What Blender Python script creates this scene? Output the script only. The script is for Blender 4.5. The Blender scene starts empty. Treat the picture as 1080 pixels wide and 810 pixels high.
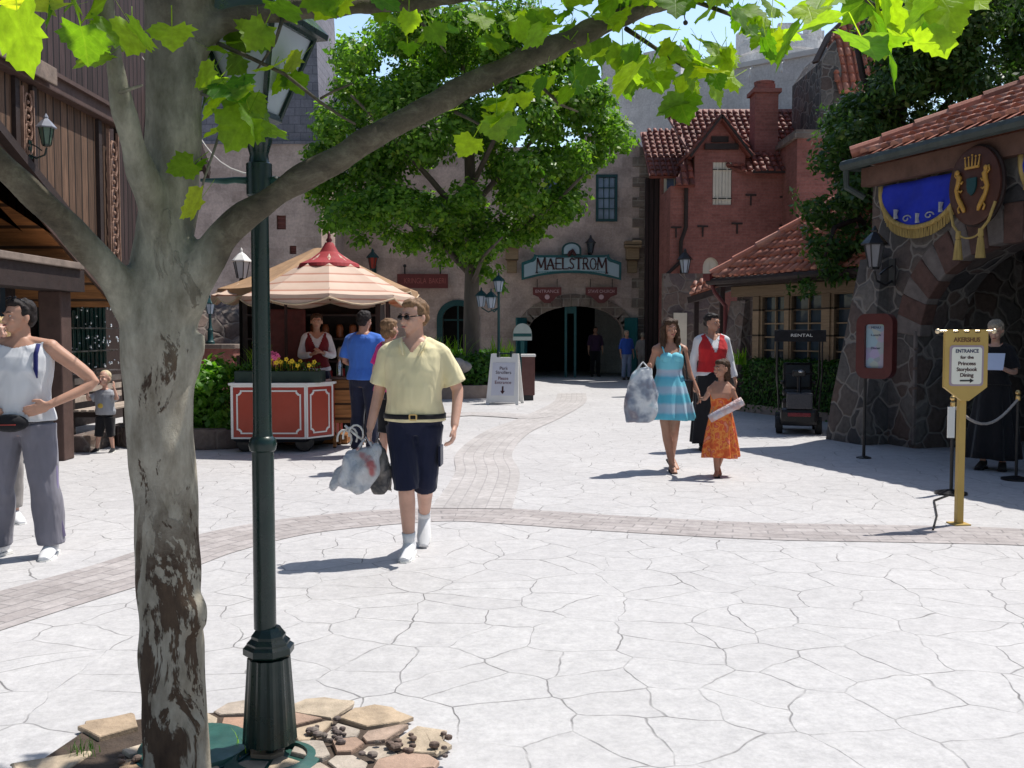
import bpy, bmesh, math, random
import numpy as np
from mathutils import Vector, Matrix, noise
from mathutils.geometry import tessellate_polygon
R = math.radians
random.seed(7); rng = np.random.default_rng(7)
scene = bpy.context.scene
col = scene.collection

# ------------------------------------------------------------------ camera, sky, sun, exposure
CAMZ = 1.57; F = 1050.0; PITCH = math.atan(55/1050)
cam_d = bpy.data.cameras.new('camera'); cam = bpy.data.objects.new('camera', cam_d); col.objects.link(cam)
cam.location = (0, 0, CAMZ); cam.rotation_euler = (math.pi/2-PITCH, 0, 0)
cam_d.sensor_width = 36; cam_d.lens = 35.0; cam_d.clip_end = 2000; cam_d.clip_start = 0.05
scene.camera = cam
SUN_EL = R(63); SUN_AZ = math.atan2(0.86, 0.50)
TOSUN = Vector((math.sin(SUN_AZ)*math.cos(SUN_EL), math.cos(SUN_AZ)*math.cos(SUN_EL), math.sin(SUN_EL)))
w = bpy.data.worlds.new('World'); scene.world = w; w.use_nodes = True
wn = w.node_tree; bg = wn.nodes['Background']
sky = wn.nodes.new('ShaderNodeTexSky'); sky.sky_type = 'NISHITA'; sky.sun_disc = False
sky.sun_elevation = SUN_EL; sky.sun_rotation = SUN_AZ; sky.air_density = 1.2; sky.dust_density = 1.0; sky.ozone_density = 1.0
# the air is brighter and milkier towards the sun side of the sky, low down
tc = wn.nodes.new('ShaderNodeTexCoord'); dp = wn.nodes.new('ShaderNodeVectorMath'); dp.operation = 'DOT_PRODUCT'; dp.inputs[1].default_value = Vector((.25,.9,.35)).normalized()
mr = wn.nodes.new('ShaderNodeMapRange'); mr.inputs[1].default_value = .35; mr.inputs[2].default_value = .95; mr.inputs[3].default_value = 1.0; mr.inputs[4].default_value = 2.1; mr.interpolation_type = 'SMOOTHSTEP'
vm = wn.nodes.new('ShaderNodeVectorMath'); vm.operation = 'SCALE'
wn.links.new(tc.outputs['Generated'], dp.inputs[0]); wn.links.new(dp.outputs['Value'], mr.inputs[0]); wn.links.new(sky.outputs[0], vm.inputs[0]); wn.links.new(mr.outputs[0], vm.inputs['Scale'])
wn.links.new(vm.outputs[0], bg.inputs[0]); bg.inputs[1].default_value = 0.086
sd = bpy.data.lights.new('sun', 'SUN'); sd.energy = 4.6; sd.angle = R(0.5); sd.color = (1.0, 0.955, 0.88)
so = bpy.data.objects.new('sun', sd); col.objects.link(so); so.rotation_euler = (TOSUN).to_track_quat('Z', 'Y').to_euler()
scene.view_settings.view_transform = 'Standard'; scene.view_settings.look = 'None'
scene.view_settings.exposure = 0.25; scene.view_settings.gamma = 1
scene.render.engine = 'CYCLES'; scene.cycles.max_bounces = 6; scene.cycles.transparent_max_bounces = 8

# ------------------------------------------------------------------ pixel -> world helpers (photo is 1080 x 810)
def P(px, py, Y):
    x = (px-540)/F; y = (405-py)/F
    dy = math.cos(PITCH)+y*math.sin(PITCH); dz = -math.sin(PITCH)+y*math.cos(PITCH)
    k = Y/dy
    return Vector((x*k, Y, CAMZ+dz*k))
def G(px, py, z=0.0):
    x = (px-540)/F; y = (405-py)/F
    dy = math.cos(PITCH)+y*math.sin(PITCH); dz = -math.sin(PITCH)+y*math.cos(PITCH)
    k = (z-CAMZ)/dz
    return Vector((x*k, dy*k, z))
def ZP(py, Y): return P(540, py, Y).z
def XP(px, Y): return P(px, 350, Y).x

# ------------------------------------------------------------------ object helpers
def tag(o, label=None, cat=None, group=None, kind=None):
    if label: o['label'] = label
    if cat: o['category'] = cat
    if group: o['group'] = group
    if kind: o['kind'] = kind
    return o
def empty(name, loc=(0,0,0), rz=0, label=None, cat=None, group=None):
    o = bpy.data.objects.new(name, None); col.objects.link(o); o.location = loc; o.rotation_euler = (0,0,rz)
    o.empty_display_size = 0.1
    return tag(o, label, cat, group)
def uvbox(me):
    """metric box-projected UVs: u runs along the wall, v is height (or plan for flat faces)"""
    n = len(me.polygons)
    if not n: return
    uv = me.uv_layers.new(name='UVMap')
    vs = np.empty(len(me.vertices)*3); me.vertices.foreach_get('co', vs); vs = vs.reshape(-1,3)
    li = np.empty(len(me.loops), dtype=np.int32); me.loops.foreach_get('vertex_index', li)
    nr = np.empty(n*3); me.polygons.foreach_get('normal', nr); nr = nr.reshape(-1,3)
    tot = np.empty(n, dtype=np.int32); me.polygons.foreach_get('loop_total', tot)
    ln = np.repeat(nr, tot, axis=0); p = vs[li]
    t = np.stack([-ln[:,1], ln[:,0]], 1); L = np.linalg.norm(t, axis=1); flat = L < 0.35
    L[L < 1e-6] = 1; t = t/L[:,None]
    # snap the tangent so that curved things keep one direction per face
    u = p[:,0]*t[:,0]+p[:,1]*t[:,1]; v = p[:,2].copy()
    u[flat] = p[flat,0]; v[flat] = p[flat,1]
    uv.data.foreach_set('uv', np.stack([u,v],1).astype(np.float32).ravel())
class MB:
    """collects shapes; build() links them as one mesh object"""
    def __init__(s): s.bm = bmesh.new()
    def face(s, pts):
        vs = [s.bm.verts.new(p) for p in pts]
        try: return s.bm.faces.new(vs)
        except ValueError: return None
    def box(s, x0, x1, y0, y1, z0, z1, bev=0, M=None):
        b = bmesh.new()
        vs = [b.verts.new((x,y,z)) for z in (z0,z1) for y in (y0,y1) for x in (x0,x1)]
        for f in ((0,2,3,1),(4,5,7,6),(0,1,5,4),(2,6,7,3),(0,4,6,2),(1,3,7,5)): b.faces.new([vs[i] for i in f])
        if bev: bmesh.ops.bevel(b, geom=b.edges[:], offset=bev, segments=2, affect='EDGES', profile=.6)
        s._merge(b, M); return s
    def _merge(s, b, M=None):
        if M is not None: bmesh.ops.transform(b, matrix=M, verts=b.verts)
        me = bpy.data.meshes.new('t'); b.to_mesh(me); b.free(); s.bm.from_mesh(me); bpy.data.meshes.remove(me)
    def beam(s, a, b_, w, h, up=(0,0,1)):
        a = Vector(a); b_ = Vector(b_); d = (b_-a); L = d.length; d.normalize(); upv = Vector(up)
        x = d.cross(upv)
        if x.length < 1e-4: x = d.cross(Vector((0,1,0)))
        x.normalize(); z = x.cross(d)
        M = Matrix((( x.x,d.x,z.x,a.x),(x.y,d.y,z.y,a.y),(x.z,d.z,z.z,a.z),(0,0,0,1)))
        return s.box(-w/2, w/2, 0, L, -h/2, h/2, 0, M)
    def tube(s, pts, rad, n=10, flat=1.0, side=None):
        """closed tapered tube through pts"""
        pts = [Vector(p) for p in pts]
        if not isinstance(rad, (list,tuple)): rad = [rad]*len(pts)
        rings = []; prev = None
        for i, p in enumerate(pts):
            d = (pts[min(i+1,len(pts)-1)]-pts[max(i-1,0)])
            if d.length < 1e-8: d = Vector((0,0,1))
            d.normalize()
            if prev is None:
                ref = Vector(side) if side else (Vector((1,0,0)) if abs(d.x) < .9 else Vector((0,1,0)))
            else: ref = prev
            x = ref-d*ref.dot(d)
            if x.length < 1e-5: x = d.orthogonal()
            x.normalize(); y = d.cross(x); prev = x
            r = rad[i]
            rx, ry = (r if isinstance(r, (tuple,list)) else (r, r*flat))
            rings.append([s.bm.verts.new(p+x*(rx*math.cos(2*math.pi*k/n))+y*(ry*math.sin(2*math.pi*k/n))) for k in range(n)])
        for a, b in zip(rings, rings[1:]):
            for k in range(n): s.bm.faces.new((a[k], a[(k+1)%n], b[(k+1)%n], b[k]))
        s.bm.faces.new(rings[0][::-1]); s.bm.faces.new(rings[-1]); return s
    def loft(s, rings, cap=True):
        R_ = [[s.bm.verts.new(p) for p in r] for r in rings]; n = len(R_[0])
        for a, b in zip(R_, R_[1:]):
            for k in range(n): s.bm.faces.new((a[k], a[(k+1)%n], b[(k+1)%n], b[k]))
        if cap: s.bm.faces.new(R_[0][::-1]); s.bm.faces.new(R_[-1])
        return s
    def lathe(s, prof, c=(0,0,0), n=16, M=None, rot=0):
        b = bmesh.new(); rings = []
        for r, z in prof:
            rings.append([b.verts.new((c[0]+max(r,1e-4)*math.cos(2*math.pi*k/n+rot), c[1]+max(r,1e-4)*math.sin(2*math.pi*k/n+rot), c[2]+z)) for k in range(n)])
        for a, d in zip(rings, rings[1:]):
            for k in range(n): b.faces.new((a[k], a[(k+1)%n], d[(k+1)%n], d[k]))
        b.faces.new(rings[0][::-1]); b.faces.new(rings[-1]); s._merge(b, M); return s
    def ball(s, c, r, seg=14, M=None):
        b = bmesh.new(); bmesh.ops.create_uvsphere(b, u_segments=seg, v_segments=max(6,seg*2//3), radius=1)
        rr = r if isinstance(r, (tuple,list)) else (r,r,r)
        T = Matrix.Translation(Vector(c)) @ (M or Matrix.Identity(4)) @ Matrix.Diagonal((*rr,1))
        s._merge(b, T); return s
    def prism(s, outer, holes, t, M=None):
        """flat shape in the XZ plane with holes, y from 0 to t"""
        b = bmesh.new()
        loops = [outer]+list(holes); flat = [p for l in loops for p in l]
        tri = tessellate_polygon([[Vector((x,z,0)) for x,z in l] for l in loops])
        fr = [b.verts.new((x,0,z)) for x,z in flat]; bk = [b.verts.new((x,t,z)) for x,z in flat]
        for a in tri:
            try: b.faces.new([fr[i] for i in a]); b.faces.new([bk[i] for i in reversed(a)])
            except ValueError: pass
        o = 0
        for l in loops:
            n = len(l)
            for k in range(n):
                i, j = o+k, o+(k+1)%n
                b.faces.new((fr[i], fr[j], bk[j], bk[i]))
            o += n
        bmesh.ops.recalc_face_normals(b, faces=b.faces); s._merge(b, M); return s
    def build(s, name, m=None, parent=None, smooth=False, loc=None, rz=None, recalc=True, auto=None):
        if recalc: bmesh.ops.recalc_face_normals(s.bm, faces=s.bm.faces)
        me = bpy.data.meshes.new(name); s.bm.to_mesh(me); s.bm.free()
        uvbox(me)
        if m: me.materials.append(m)
        if smooth or auto:
            me.polygons.foreach_set('use_smooth', [True]*len(me.polygons))
            if auto: me.set_sharp_from_angle(angle=R(auto))
        o = bpy.data.objects.new(name, me); col.objects.link(o)
        if parent: o.parent = parent
        if loc is not None: o.location = loc
        if rz is not None: o.rotation_euler = (0,0,rz)
        return o
def struct(o, name=None): o['kind'] = 'structure'; return o
def rawmesh(name, V, Fc, m, parent=None, smooth=False):
    me = bpy.data.meshes.new(name); me.from_pydata([tuple(v) for v in V] if not isinstance(V, np.ndarray) else V.tolist(), [], Fc if not isinstance(Fc, np.ndarray) else Fc.tolist())
    me.update(); me.materials.append(m)
    if smooth: me.polygons.foreach_set('use_smooth', [True]*len(me.polygons))
    o = bpy.data.objects.new(name, me); col.objects.link(o)
    if parent: o.parent = parent
    return o
def remesh(o, vox, smooth_it=2, disp=None):
    """fuse overlapping closed shapes of one object into one continuous skin"""
    md = o.modifiers.new('r', 'REMESH'); md.mode = 'VOXEL'; md.voxel_size = vox; md.use_smooth_shade = True
    if smooth_it:
        sm = o.modifiers.new('s', 'SMOOTH'); sm.iterations = smooth_it; sm.factor = .6
    dg = bpy.context.evaluated_depsgraph_get(); dg.update()
    me = bpy.data.meshes.new_from_object(o.evaluated_get(dg)); old = o.data
    mats = list(old.materials); o.modifiers.clear(); o.data = me; bpy.data.meshes.remove(old)
    me.materials.clear()
    for m in mats: me.materials.append(m)
    if disp:
        n = len(me.vertices); co = np.empty(n*3); me.vertices.foreach_get('co', co); co = co.reshape(-1,3)
        no = np.empty(n*3); me.vertex_normals.foreach_get('vector', no); no = no.reshape(-1,3)
        amp, sc = disp[:2]; st = disp[2] if len(disp) > 2 else (1,1,1)
        d = np.array([noise.noise((p[0]*sc*st[0], p[1]*sc*st[1], p[2]*sc*st[2])) for p in co])
        co = co+no*(d*amp)[:,None]; me.vertices.foreach_set('co', co.ravel()); me.update()
    me.polygons.foreach_set('use_smooth', [True]*len(me.polygons))
    return o
def copy_tree(o, parent=None):
    c = o.copy(); col.objects.link(c); c.parent = parent
    for ch in [k for k in bpy.data.objects if k.parent == o]: copy_tree(ch, c)
    return c

# ------------------------------------------------------------------ materials
class NT:
    def __init__(s, name):
        s.m = bpy.data.materials.new(name); s.m.use_nodes = True; s.t = s.m.node_tree
        s.b = s.t.nodes['Principled BSDF']; s.out = s.t.nodes['Material Output']
    def n(s, typ, ins=None, **kw):
        nd = s.t.nodes.new('ShaderNode'+typ)
        for k, v in kw.items(): setattr(nd, k, v)
        for k, v in (ins or {}).items():
            if isinstance(v, bpy.types.NodeSocket): s.t.links.new(v, nd.inputs[k])
            else: nd.inputs[k].default_value = v
        return nd
    def coord(s, kind='Object', scale=(1,1,1), rot=(0,0,0)):
        tc = s.n('TexCoord'); mp = s.n('Mapping', {'Vector': tc.outputs[kind], 'Scale': scale, 'Rotation': rot}); return mp.outputs[0]
    def noise(s, vec, scale, detail=4, rough=.6, dist=0):
        return s.n('TexNoise', {'Vector': vec, 'Scale': scale, 'Detail': detail, 'Roughness': rough, 'Distortion': dist}).outputs[0]
    def ramp(s, fac, stops, interp='LINEAR'):
        r = s.n('ValToRGB', {'Fac': fac}); cr = r.color_ramp; cr.interpolation = interp
        while len(cr.elements) < len(stops): cr.elements.new(.5)
        for e, (p, c) in zip(cr.elements, stops):
            e.position = p; e.color = (*c, 1) if isinstance(c, (tuple,list)) else (c,c,c,1)
        return r.outputs[0]
    def mix(s, fac, a, b, mode='MIX'):
        mx = s.n('Mix', data_type='RGBA', blend_type=mode)
        for i, v in ((0,fac),(6,a),(7,b)):
            if isinstance(v, bpy.types.NodeSocket): s.t.links.new(v, mx.inputs[i])
            else: mx.inputs[i].default_value = (*v,1) if isinstance(v,(tuple,list)) else v
        return mx.outputs[2]
    def math(s, op, a, b=0):
        m = s.n('Math', operation=op)
        for i, v in ((0,a),(1,b)):
            if isinstance(v, bpy.types.NodeSocket): s.t.links.new(v, m.inputs[i])
            else: m.inputs[i].default_value = v
        return m.outputs[0]
    def base(s, c):
        if isinstance(c, bpy.types.NodeSocket): s.t.links.new(c, s.b.inputs['Base Color'])
        else: s.b.inputs['Base Color'].default_value = (*c,1)
    def rough(s, v):
        if isinstance(v, bpy.types.NodeSocket): s.t.links.new(v, s.b.inputs['Roughness'])
        else: s.b.inputs['Roughness'].default_value = v
    def bump(s, h, strength=.3, dist=.02):
        bp = s.n('Bump', {'Height': h, 'Strength': strength, 'Distance': dist}); s.t.links.new(bp.outputs[0], s.b.inputs['Normal'])
def lerp(a, b, t): return tuple(x*(1-t)+y*t for x, y in zip(a, b))
def M(name, c, rough=.6, var=.25, vs=4, bump=.15, bs=40, metal=0, spec=.4, kind='Object', stretch=(1,1,1), sss=0, bd=.01):
    t = NT(name); v = t.coord(kind, stretch)
    nz = t.noise(v, vs, 5); c0 = tuple(x*(1-var) for x in c); c1 = tuple(min(1,x*(1+var*.8)) for x in c)
    t.base(t.ramp(nz, [(.25,c0),(.75,c1)])); 
    t.rough(t.ramp(t.noise(v, vs*2.3, 3), [(.3,max(0,rough-.1)),(.7,min(1,rough+.1))]))
    t.b.inputs['Metallic'].default_value = metal; t.b.inputs['Specular IOR Level'].default_value = spec
    if sss:
        t.b.inputs['Subsurface Weight'].default_value = sss; t.b.inputs['Subsurface Radius'].default_value = (.02,.008,.004)
        t.b.inputs['Subsurface Scale'].default_value = .5
    if bump: t.bump(t.noise(v, bs, 4), bump, bd)
    return t.m
def m_cloth(name, c, var=.12, fold=.5):
    t = NT(name); v = t.coord('Object', (1,1,.45))
    big = t.noise(v, 9, 2, .5, .6); fine = t.noise(t.coord('Object'), 260, 2)
    t.base(t.ramp(big, [(.3,tuple(x*(1-var) for x in c)),(.7,tuple(min(1,x*(1+var)) for x in c))]))
    t.rough(.85); t.b.inputs['Specular IOR Level'].default_value = .2; t.b.inputs['Sheen Weight'].default_value = .15
    h = t.math('ADD', big, t.math('MULTIPLY', fine, .03)); t.bump(h, fold, .05); return t.m

def m_ground():
    t = NT('stamped_concrete'); v = t.coord('Object')
    wob = t.n('TexNoise', {'Vector': v, 'Scale': 1.6, 'Detail': 3}); 
    vv = t.n('VectorMath', {0: v, 1: t.n('VectorMath', {0: wob.outputs[1], 'Scale': .30}, operation='SCALE').outputs[0]}, operation='ADD').outputs[0]
    ve = t.n('TexVoronoi', {'Vector': vv, 'Scale': 2.75, 'Randomness': 1.0}, feature='DISTANCE_TO_EDGE', voronoi_dimensions='2D').outputs['Distance']
    vc = t.n('TexVoronoi', {'Vector': vv, 'Scale': 2.75, 'Randomness': 1.0}, feature='F1', voronoi_dimensions='2D').outputs['Color']
    line = t.ramp(ve, [(.0,1.0),(.006,.85),(.017,0.0)])
    broken = t.ramp(t.noise(v, 2.3, 5, .7), [(.38,.10),(.62,1.0)])
    crack = t.math('MULTIPLY', line, broken)
    # fine hairline texture like slate
    ve2 = t.n('TexVoronoi', {'Vector': vv, 'Scale': 4.6, 'Randomness': 1.0}, feature='DISTANCE_TO_EDGE', voronoi_dimensions='2D').outputs['Distance']
    hair = t.math('MULTIPLY', t.ramp(ve2, [(.0,1.0),(.02,0.0)]), t.ramp(t.noise(v, 1.7, 4, .7), [(.55,0.0),(.68,.6)]))
    blot = t.noise(v, .5, 5, .6); fine = t.noise(v, 9, 6, .75)
    c = t.ramp(blot, [(.3,(.40,.392,.402)),(.7,(.54,.53,.538))])
    c = t.mix(.34, c, t.ramp(fine, [(.3,(.22,.215,.22)),(.66,(.68,.665,.66))]))
    n3 = t.noise(v, 34, 5, .8); c = t.mix(.22, c, t.ramp(n3, [(.32,(.18,.175,.18)),(.6,(.62,.61,.61))]))
    cell = t.n('SeparateColor', {'Color': vc}).outputs[0]
    c = t.mix(t.math('MULTIPLY', cell, .22), c, (.37,.355,.36))
    c = t.mix(t.math('MULTIPLY', crack, .92), c, (.14,.135,.135)); c = t.mix(t.math('MULTIPLY', hair, .35), c, (.25,.24,.24))
    spots = t.ramp(t.noise(v, 3.1, 3, .8), [(.70,0.0),(.76,.35)]); c = t.mix(spots, c, (.24,.23,.23))
    t.base(c); t.rough(.72); t.b.inputs['Specular IOR Level'].default_value = .3
    h = t.math('SUBTRACT', t.math('MULTIPLY', fine, .5), t.math('MULTIPLY', crack, 1.0)); t.bump(h, .5, .012); return t.m
def m_brick(name, c1, c2, mortar, bw=.4, bh=.12, ms=.012, var=.3, bump=.5, kind='UV', squash=1.0, off=.5, msm=.1):
    t = NT(name); v = t.coord(kind)
    br = t.n('TexBrick', {'Vector': v, 'Color1': (*c1,1), 'Color2': (*c2,1), 'Mortar': (*mortar,1), 'Scale': 1.0, 'Mortar Size': ms, 'Mortar Smooth': msm, 'Bias': 0.0, 'Brick Width': bw, 'Row Height': bh}, offset=off, squash=squash)
    nz = t.noise(t.coord('Object'), 1.3, 6, .7); f = t.ramp(nz, [(.3,1-var),(.7,1+var*.3)])
    c = t.mix(1.0, br.outputs[0], f, 'MULTIPLY'); n2 = t.noise(t.coord('Object'), 14, 5, .7)
    c = t.mix(.5, c, t.mix(1.0, c, t.ramp(n2, [(.3,.55),(.7,1.25)]), 'MULTIPLY'))
    t.base(c); t.rough(.85); t.b.inputs['Specular IOR Level'].default_value = .25
    h = t.math('ADD', t.math('MULTIPLY', br.outputs[1], -1.0), t.math('MULTIPLY', n2, .5)); t.bump(h, bump, .02); return t.m
def m_rubble(name, cols, mortar, scale=2.2, kind='Object', ms=.05):
    t = NT(name); v = t.coord(kind)
    wob = t.n('TexNoise', {'Vector': v, 'Scale': 2.5, 'Detail': 2})
    vv = t.n('VectorMath', {0: v, 1: t.n('VectorMath', {0: wob.outputs[1], 'Scale': .3}, operation='SCALE').outputs[0]}, operation='ADD').outputs[0]
    e = t.n('TexVoronoi', {'Vector': vv, 'Scale': scale, 'Randomness': .9}, feature='DISTANCE_TO_EDGE').outputs['Distance']
    vc = t.n('TexVoronoi', {'Vector': vv, 'Scale': scale, 'Randomness': .9}, feature='F1').outputs['Color']
    cell = t.n('SeparateColor', {'Color': vc}).outputs[0]
    c = t.ramp(cell, [(i/(len(cols)-1), k) for i, k in enumerate(cols)])
    fine = t.noise(v, 12, 6, .7); c = t.mix(.55, c, t.mix(1.0, c, t.ramp(fine, [(.3,.45),(.7,1.4)]), 'MULTIPLY'))
    mm = t.ramp(e, [(0,1.0),(ms*.6,1.0),(ms,0.0)]); c = t.mix(mm, c, mortar)
    t.base(c); t.rough(.85); t.b.inputs['Specular IOR Level'].default_value = .25
    h = t.math('ADD', t.ramp(e, [(0,0.0),(ms*2.4,1.0)]), t.math('MULTIPLY', fine, .4)); t.bump(h, .6, .03); return t.m
def m_wood(name, c, plank=.16, kind='UV', horiz=False, rough=.75, grain=1.0, gap=.012):
    t = NT(name); tc = t.n('TexCoord'); sp = t.n('SeparateXYZ', {0: tc.outputs[kind]})
    a, b_ = (sp.outputs[1], sp.outputs[0]) if horiz else (sp.outputs[0], sp.outputs[1])
    q = t.math('DIVIDE', a, plank); idx = t.math('FLOOR', q); fr = t.math('FRACT', q)
    rnd = t.n('TexWhiteNoise', {'W': idx}, noise_dimensions='1D').outputs[0]
    gv = t.n('CombineXYZ', {0: t.math('MULTIPLY', a, 14), 1: t.math('MULTIPLY', b_, .9), 2: t.math('MULTIPLY', rnd, 37)}).outputs[0]
    g = t.noise(gv, 2.2, 6, .7, .4)
    cc = t.ramp(g, [(.3,tuple(x*(1-.5*grain) for x in c)),(.7,tuple(min(1,x*(1+.45*grain)) for x in c))])
    cc = t.mix(1.0, cc, t.ramp(rnd, [(0,.68),(1,1.2)]), 'MULTIPLY')
    edge = t.math('MINIMUM', fr, t.math('SUBTRACT', 1.0, fr)); gl = t.ramp(edge, [(0,1.0),(gap/plank,1.0),(gap/plank*1.6,0.0)])
    cc = t.mix(gl, cc, tuple(x*.15 for x in c)); t.base(cc); t.rough(rough); t.b.inputs['Specular IOR Level'].default_value = .3
    t.bump(t.math('SUBTRACT', t.math('MULTIPLY', g, .4), gl), .5, .015); return t.m
def m_tile(name, c):
    t = NT(name); g = t.n('NewGeometry'); r = g.outputs['Random Per Island']
    v = t.coord('Object'); nz = t.noise(v, 5, 5, .7)
    cc = t.ramp(r, [(0,tuple(x*.62 for x in c)),(.45,c),(.8,tuple(min(1,x*1.25) for x in c)),(1,(c[0]*1.15,c[1]*1.6,c[2]*1.8))])
    cc = t.mix(1.0, cc, t.ramp(nz, [(.3,.65),(.7,1.2)]), 'MULTIPLY'); t.base(cc); t.rough(.62); t.bump(t.noise(v, 40, 4), .3, .01); return t.m
def m_leaf(name, c0, c1, trans=.45, rough=.42, tc=None, veins=False):
    t = NT(name); g = t.n('NewGeometry'); r = g.outputs['Random Per Island']; v = t.coord('Object')
    cc = t.ramp(r, [(0,c0),(.93,c1),(1,(c1[0]*1.5,c1[1]*1.1,c1[2]))]);
    if veins:
        u = t.n('SeparateXYZ',{0:t.n('TexCoord').outputs['UV']}); ay = t.math('ABSOLUTE', u.outputs[1]); mid = t.ramp(ay, [(0,1.0),(.03,0.0)]); fr = t.math('FRACT', t.math('MULTIPLY', t.math('SUBTRACT', u.outputs[0], t.math('MULTIPLY', ay, .9)), 4.5)); sv = t.ramp(fr, [(0,1.0),(.10,0.0),(.92,0.0),(1,1.0)])
        vf = t.math('MAXIMUM', mid, t.math('MULTIPLY', sv, .7)); cc = t.mix(t.math('MULTIPLY', vf, .18), cc, (.22,.30,.08)); t.bump(vf, .3, .004)
        cc = t.mix(1.0, cc, t.ramp(t.noise(t.coord('Object'), 45, 4), [(.3,.75),(.7,1.2)]), 'MULTIPLY')
    cc = t.mix(1.0, cc, t.ramp(t.noise(v, .9, 3), [(.3,.75),(.7,1.2)]), 'MULTIPLY')
    t.base(cc); t.rough(rough); t.b.inputs['Specular IOR Level'].default_value = .28
    k = tc or (1.9,2.3,.55)
    t2 = t.mix(1.0, cc, k, 'MULTIPLY')
    tr = t.n('BsdfTranslucent', {'Color': t2}); mx = t.n('MixShader', {0: trans, 1: t.b.outputs[0], 2: tr.outputs[0]})
    t.t.links.new(mx.outputs[0], t.out.inputs['Surface']); return t.m
def m_glass_dark(name='dark_window_glass', c=(.02,.03,.04)):
    t = NT(name); v = t.coord('Object'); t.base(t.ramp(t.noise(v, 1.5, 3), [(.3,c),(.7,tuple(x*2.2 for x in c))])); t.rough(.08); t.b.inputs['Specular IOR Level'].default_value = .6
    t.bump(t.noise(v, 3, 2), .08, .02); return t.m

MG = m_ground()
M_BRKBAND = m_brick('brick_paving', (.38,.345,.34), (.46,.425,.42), (.29,.27,.27), .26, .125, .007, .25, .4)
M_PATH = m_brick('faded_brick_paving', (.44,.415,.41), (.50,.475,.47), (.38,.36,.36), .26, .125, .006, .2, .3)
M_CASTLE = m_brick('castle_block_render', (.62,.48,.43), (.50,.38,.335), (.56,.44,.40), .62, .34, .010, .42, .35)
M_QUOIN = m_brick('quoin_stone', (.30,.24,.20), (.20,.15,.13), (.36,.31,.27), .5, .3, .02, .4, .7)
M_GREYW = m_brick('pale_grey_render', (.72,.72,.72), (.68,.68,.69), (.64,.64,.65), 1.6, 1.1, .02, .3, .2)
M_SLATE = m_brick('grey_slate', (.20,.195,.23), (.24,.23,.27), (.13,.13,.16), .35, .25, .01, .3, .4)
M_PINK = m_brick('pink_brick', (.29,.11,.09), (.36,.14,.115), (.31,.15,.13), .26, .085, .007, .35, .3)
M_RUB = m_rubble('rubble_stone', [(.055,.053,.056),(.10,.093,.088),(.12,.088,.076),(.075,.072,.074),(.16,.147,.135)], (.20,.185,.17), 3.0)
M_RUB2 = m_rubble('brown_rubble', [(.10,.08,.072),(.16,.115,.095),(.12,.095,.095),(.19,.15,.125)], (.19,.16,.14), 3.0)
M_VOUS = m_brick('voussoir_brick', (.26,.12,.10), (.34,.29,.26), (.3,.26,.24), .3, .16, .02, .4, .5)
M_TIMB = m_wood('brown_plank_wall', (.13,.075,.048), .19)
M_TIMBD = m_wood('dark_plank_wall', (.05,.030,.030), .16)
M_TIMBO = m_wood('orange_wood', (.30,.13,.045), .2, horiz=True)
M_TRIM = M('brown_trim', (.085,.05,.042), .7, .3, 6, .3, 50)
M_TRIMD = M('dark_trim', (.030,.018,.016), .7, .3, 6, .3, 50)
M_WORN = M('worn_pale_trim', (.40,.33,.28), .75, .4, 5, .4, 30)
M_BEIGE = m_wood('beige_timber', (.26,.18,.11), .5, horiz=True, grain=.5)
M_CREAM = M('cream_paint', (.62,.56,.46), .55, .12, 3, .1)
M_WHITE = M('white_paint', (.78,.77,.74), .5, .08, 3, .06)
M_RED = M('red_paint', (.36,.035,.022), .4, .15, 5, .08)
M_MAROON = M('maroon_paint', (.13,.025,.025), .5, .2, 5, .12)
M_TEAL = M('teal_paint', (.012,.10,.11), .45, .2, 5, .12)
M_TEALD = M('deep_teal_paint', (.008,.055,.06), .45, .2, 5, .12)
M_GREEN = M('dark_green_enamel', (.005,.022,.019), .30, .25, 6, .06, 60, spec=.5)
M_GREENW = M('worn_green_enamel', (.025,.085,.07), .45, .35, 9, .1, 60)
M_BLACK = M('black_paint', (.012,.012,.014), .4, .3, 6, .08)
M_BLACKP = M('black_plastic', (.010,.0095,.012), .35, .3, 9, .1)
M_GOLD = M('gold_paint', (.50,.27,.045), .4, .2, 8, .1, spec=.5)
M_GOLDL = M('yellow_gold_sign', (.46,.31,.085), .5, .12, 5, .1)
M_BLUEB = M('royal_blue_cloth', (.012,.03,.42), .8, .2, 5, .25, 90)
M_FRINGE = M('gold_fringe', (.42,.30,.10), .8, .35, 30, .5, 120, stretch=(1,1,.1))
M_METAL = M('steel', (.55,.55,.56), .3, .1, 5, .05, metal=1)
M_BRASS = M('brass', (.6,.42,.18), .35, .1, 5, .05, metal=1)
M_GLASSD = m_glass_dark()
M_GLASSB = m_glass_dark('blue_window_glass', (.10,.13,.20))
M_PALEG = M('milky_glass', (.42,.47,.55), .15, .1, 3, .02)
M_TILE = m_tile('terracotta_tile', (.42,.15,.095))
M_TILED = m_tile('aged_terracotta', (.22,.058,.040))
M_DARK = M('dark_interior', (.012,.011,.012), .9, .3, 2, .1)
M_SOIL = M('dark_soil', (.07,.05,.038), .95, .4, 12, .8, 60)
M_CURB = M('curb_concrete', (.34,.27,.23), .85, .25, 5, .4, 30)
M_FOLI = m_leaf('broadleaf_foliage', (.045,.12,.014), (.18,.31,.05), .42, tc=(1.9,2.2,.6))
M_SHRUB = m_leaf('bright_shrub_leaves', (.06,.16,.02), (.16,.32,.05), .4)
M_FOLID = m_leaf('dark_foliage', (.020,.058,.014), (.080,.15,.035), .34, tc=(1.5,1.8,.6))
M_HEDGE = m_leaf('hedge_leaves', (.02,.07,.010), (.06,.15,.022), .3)
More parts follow.
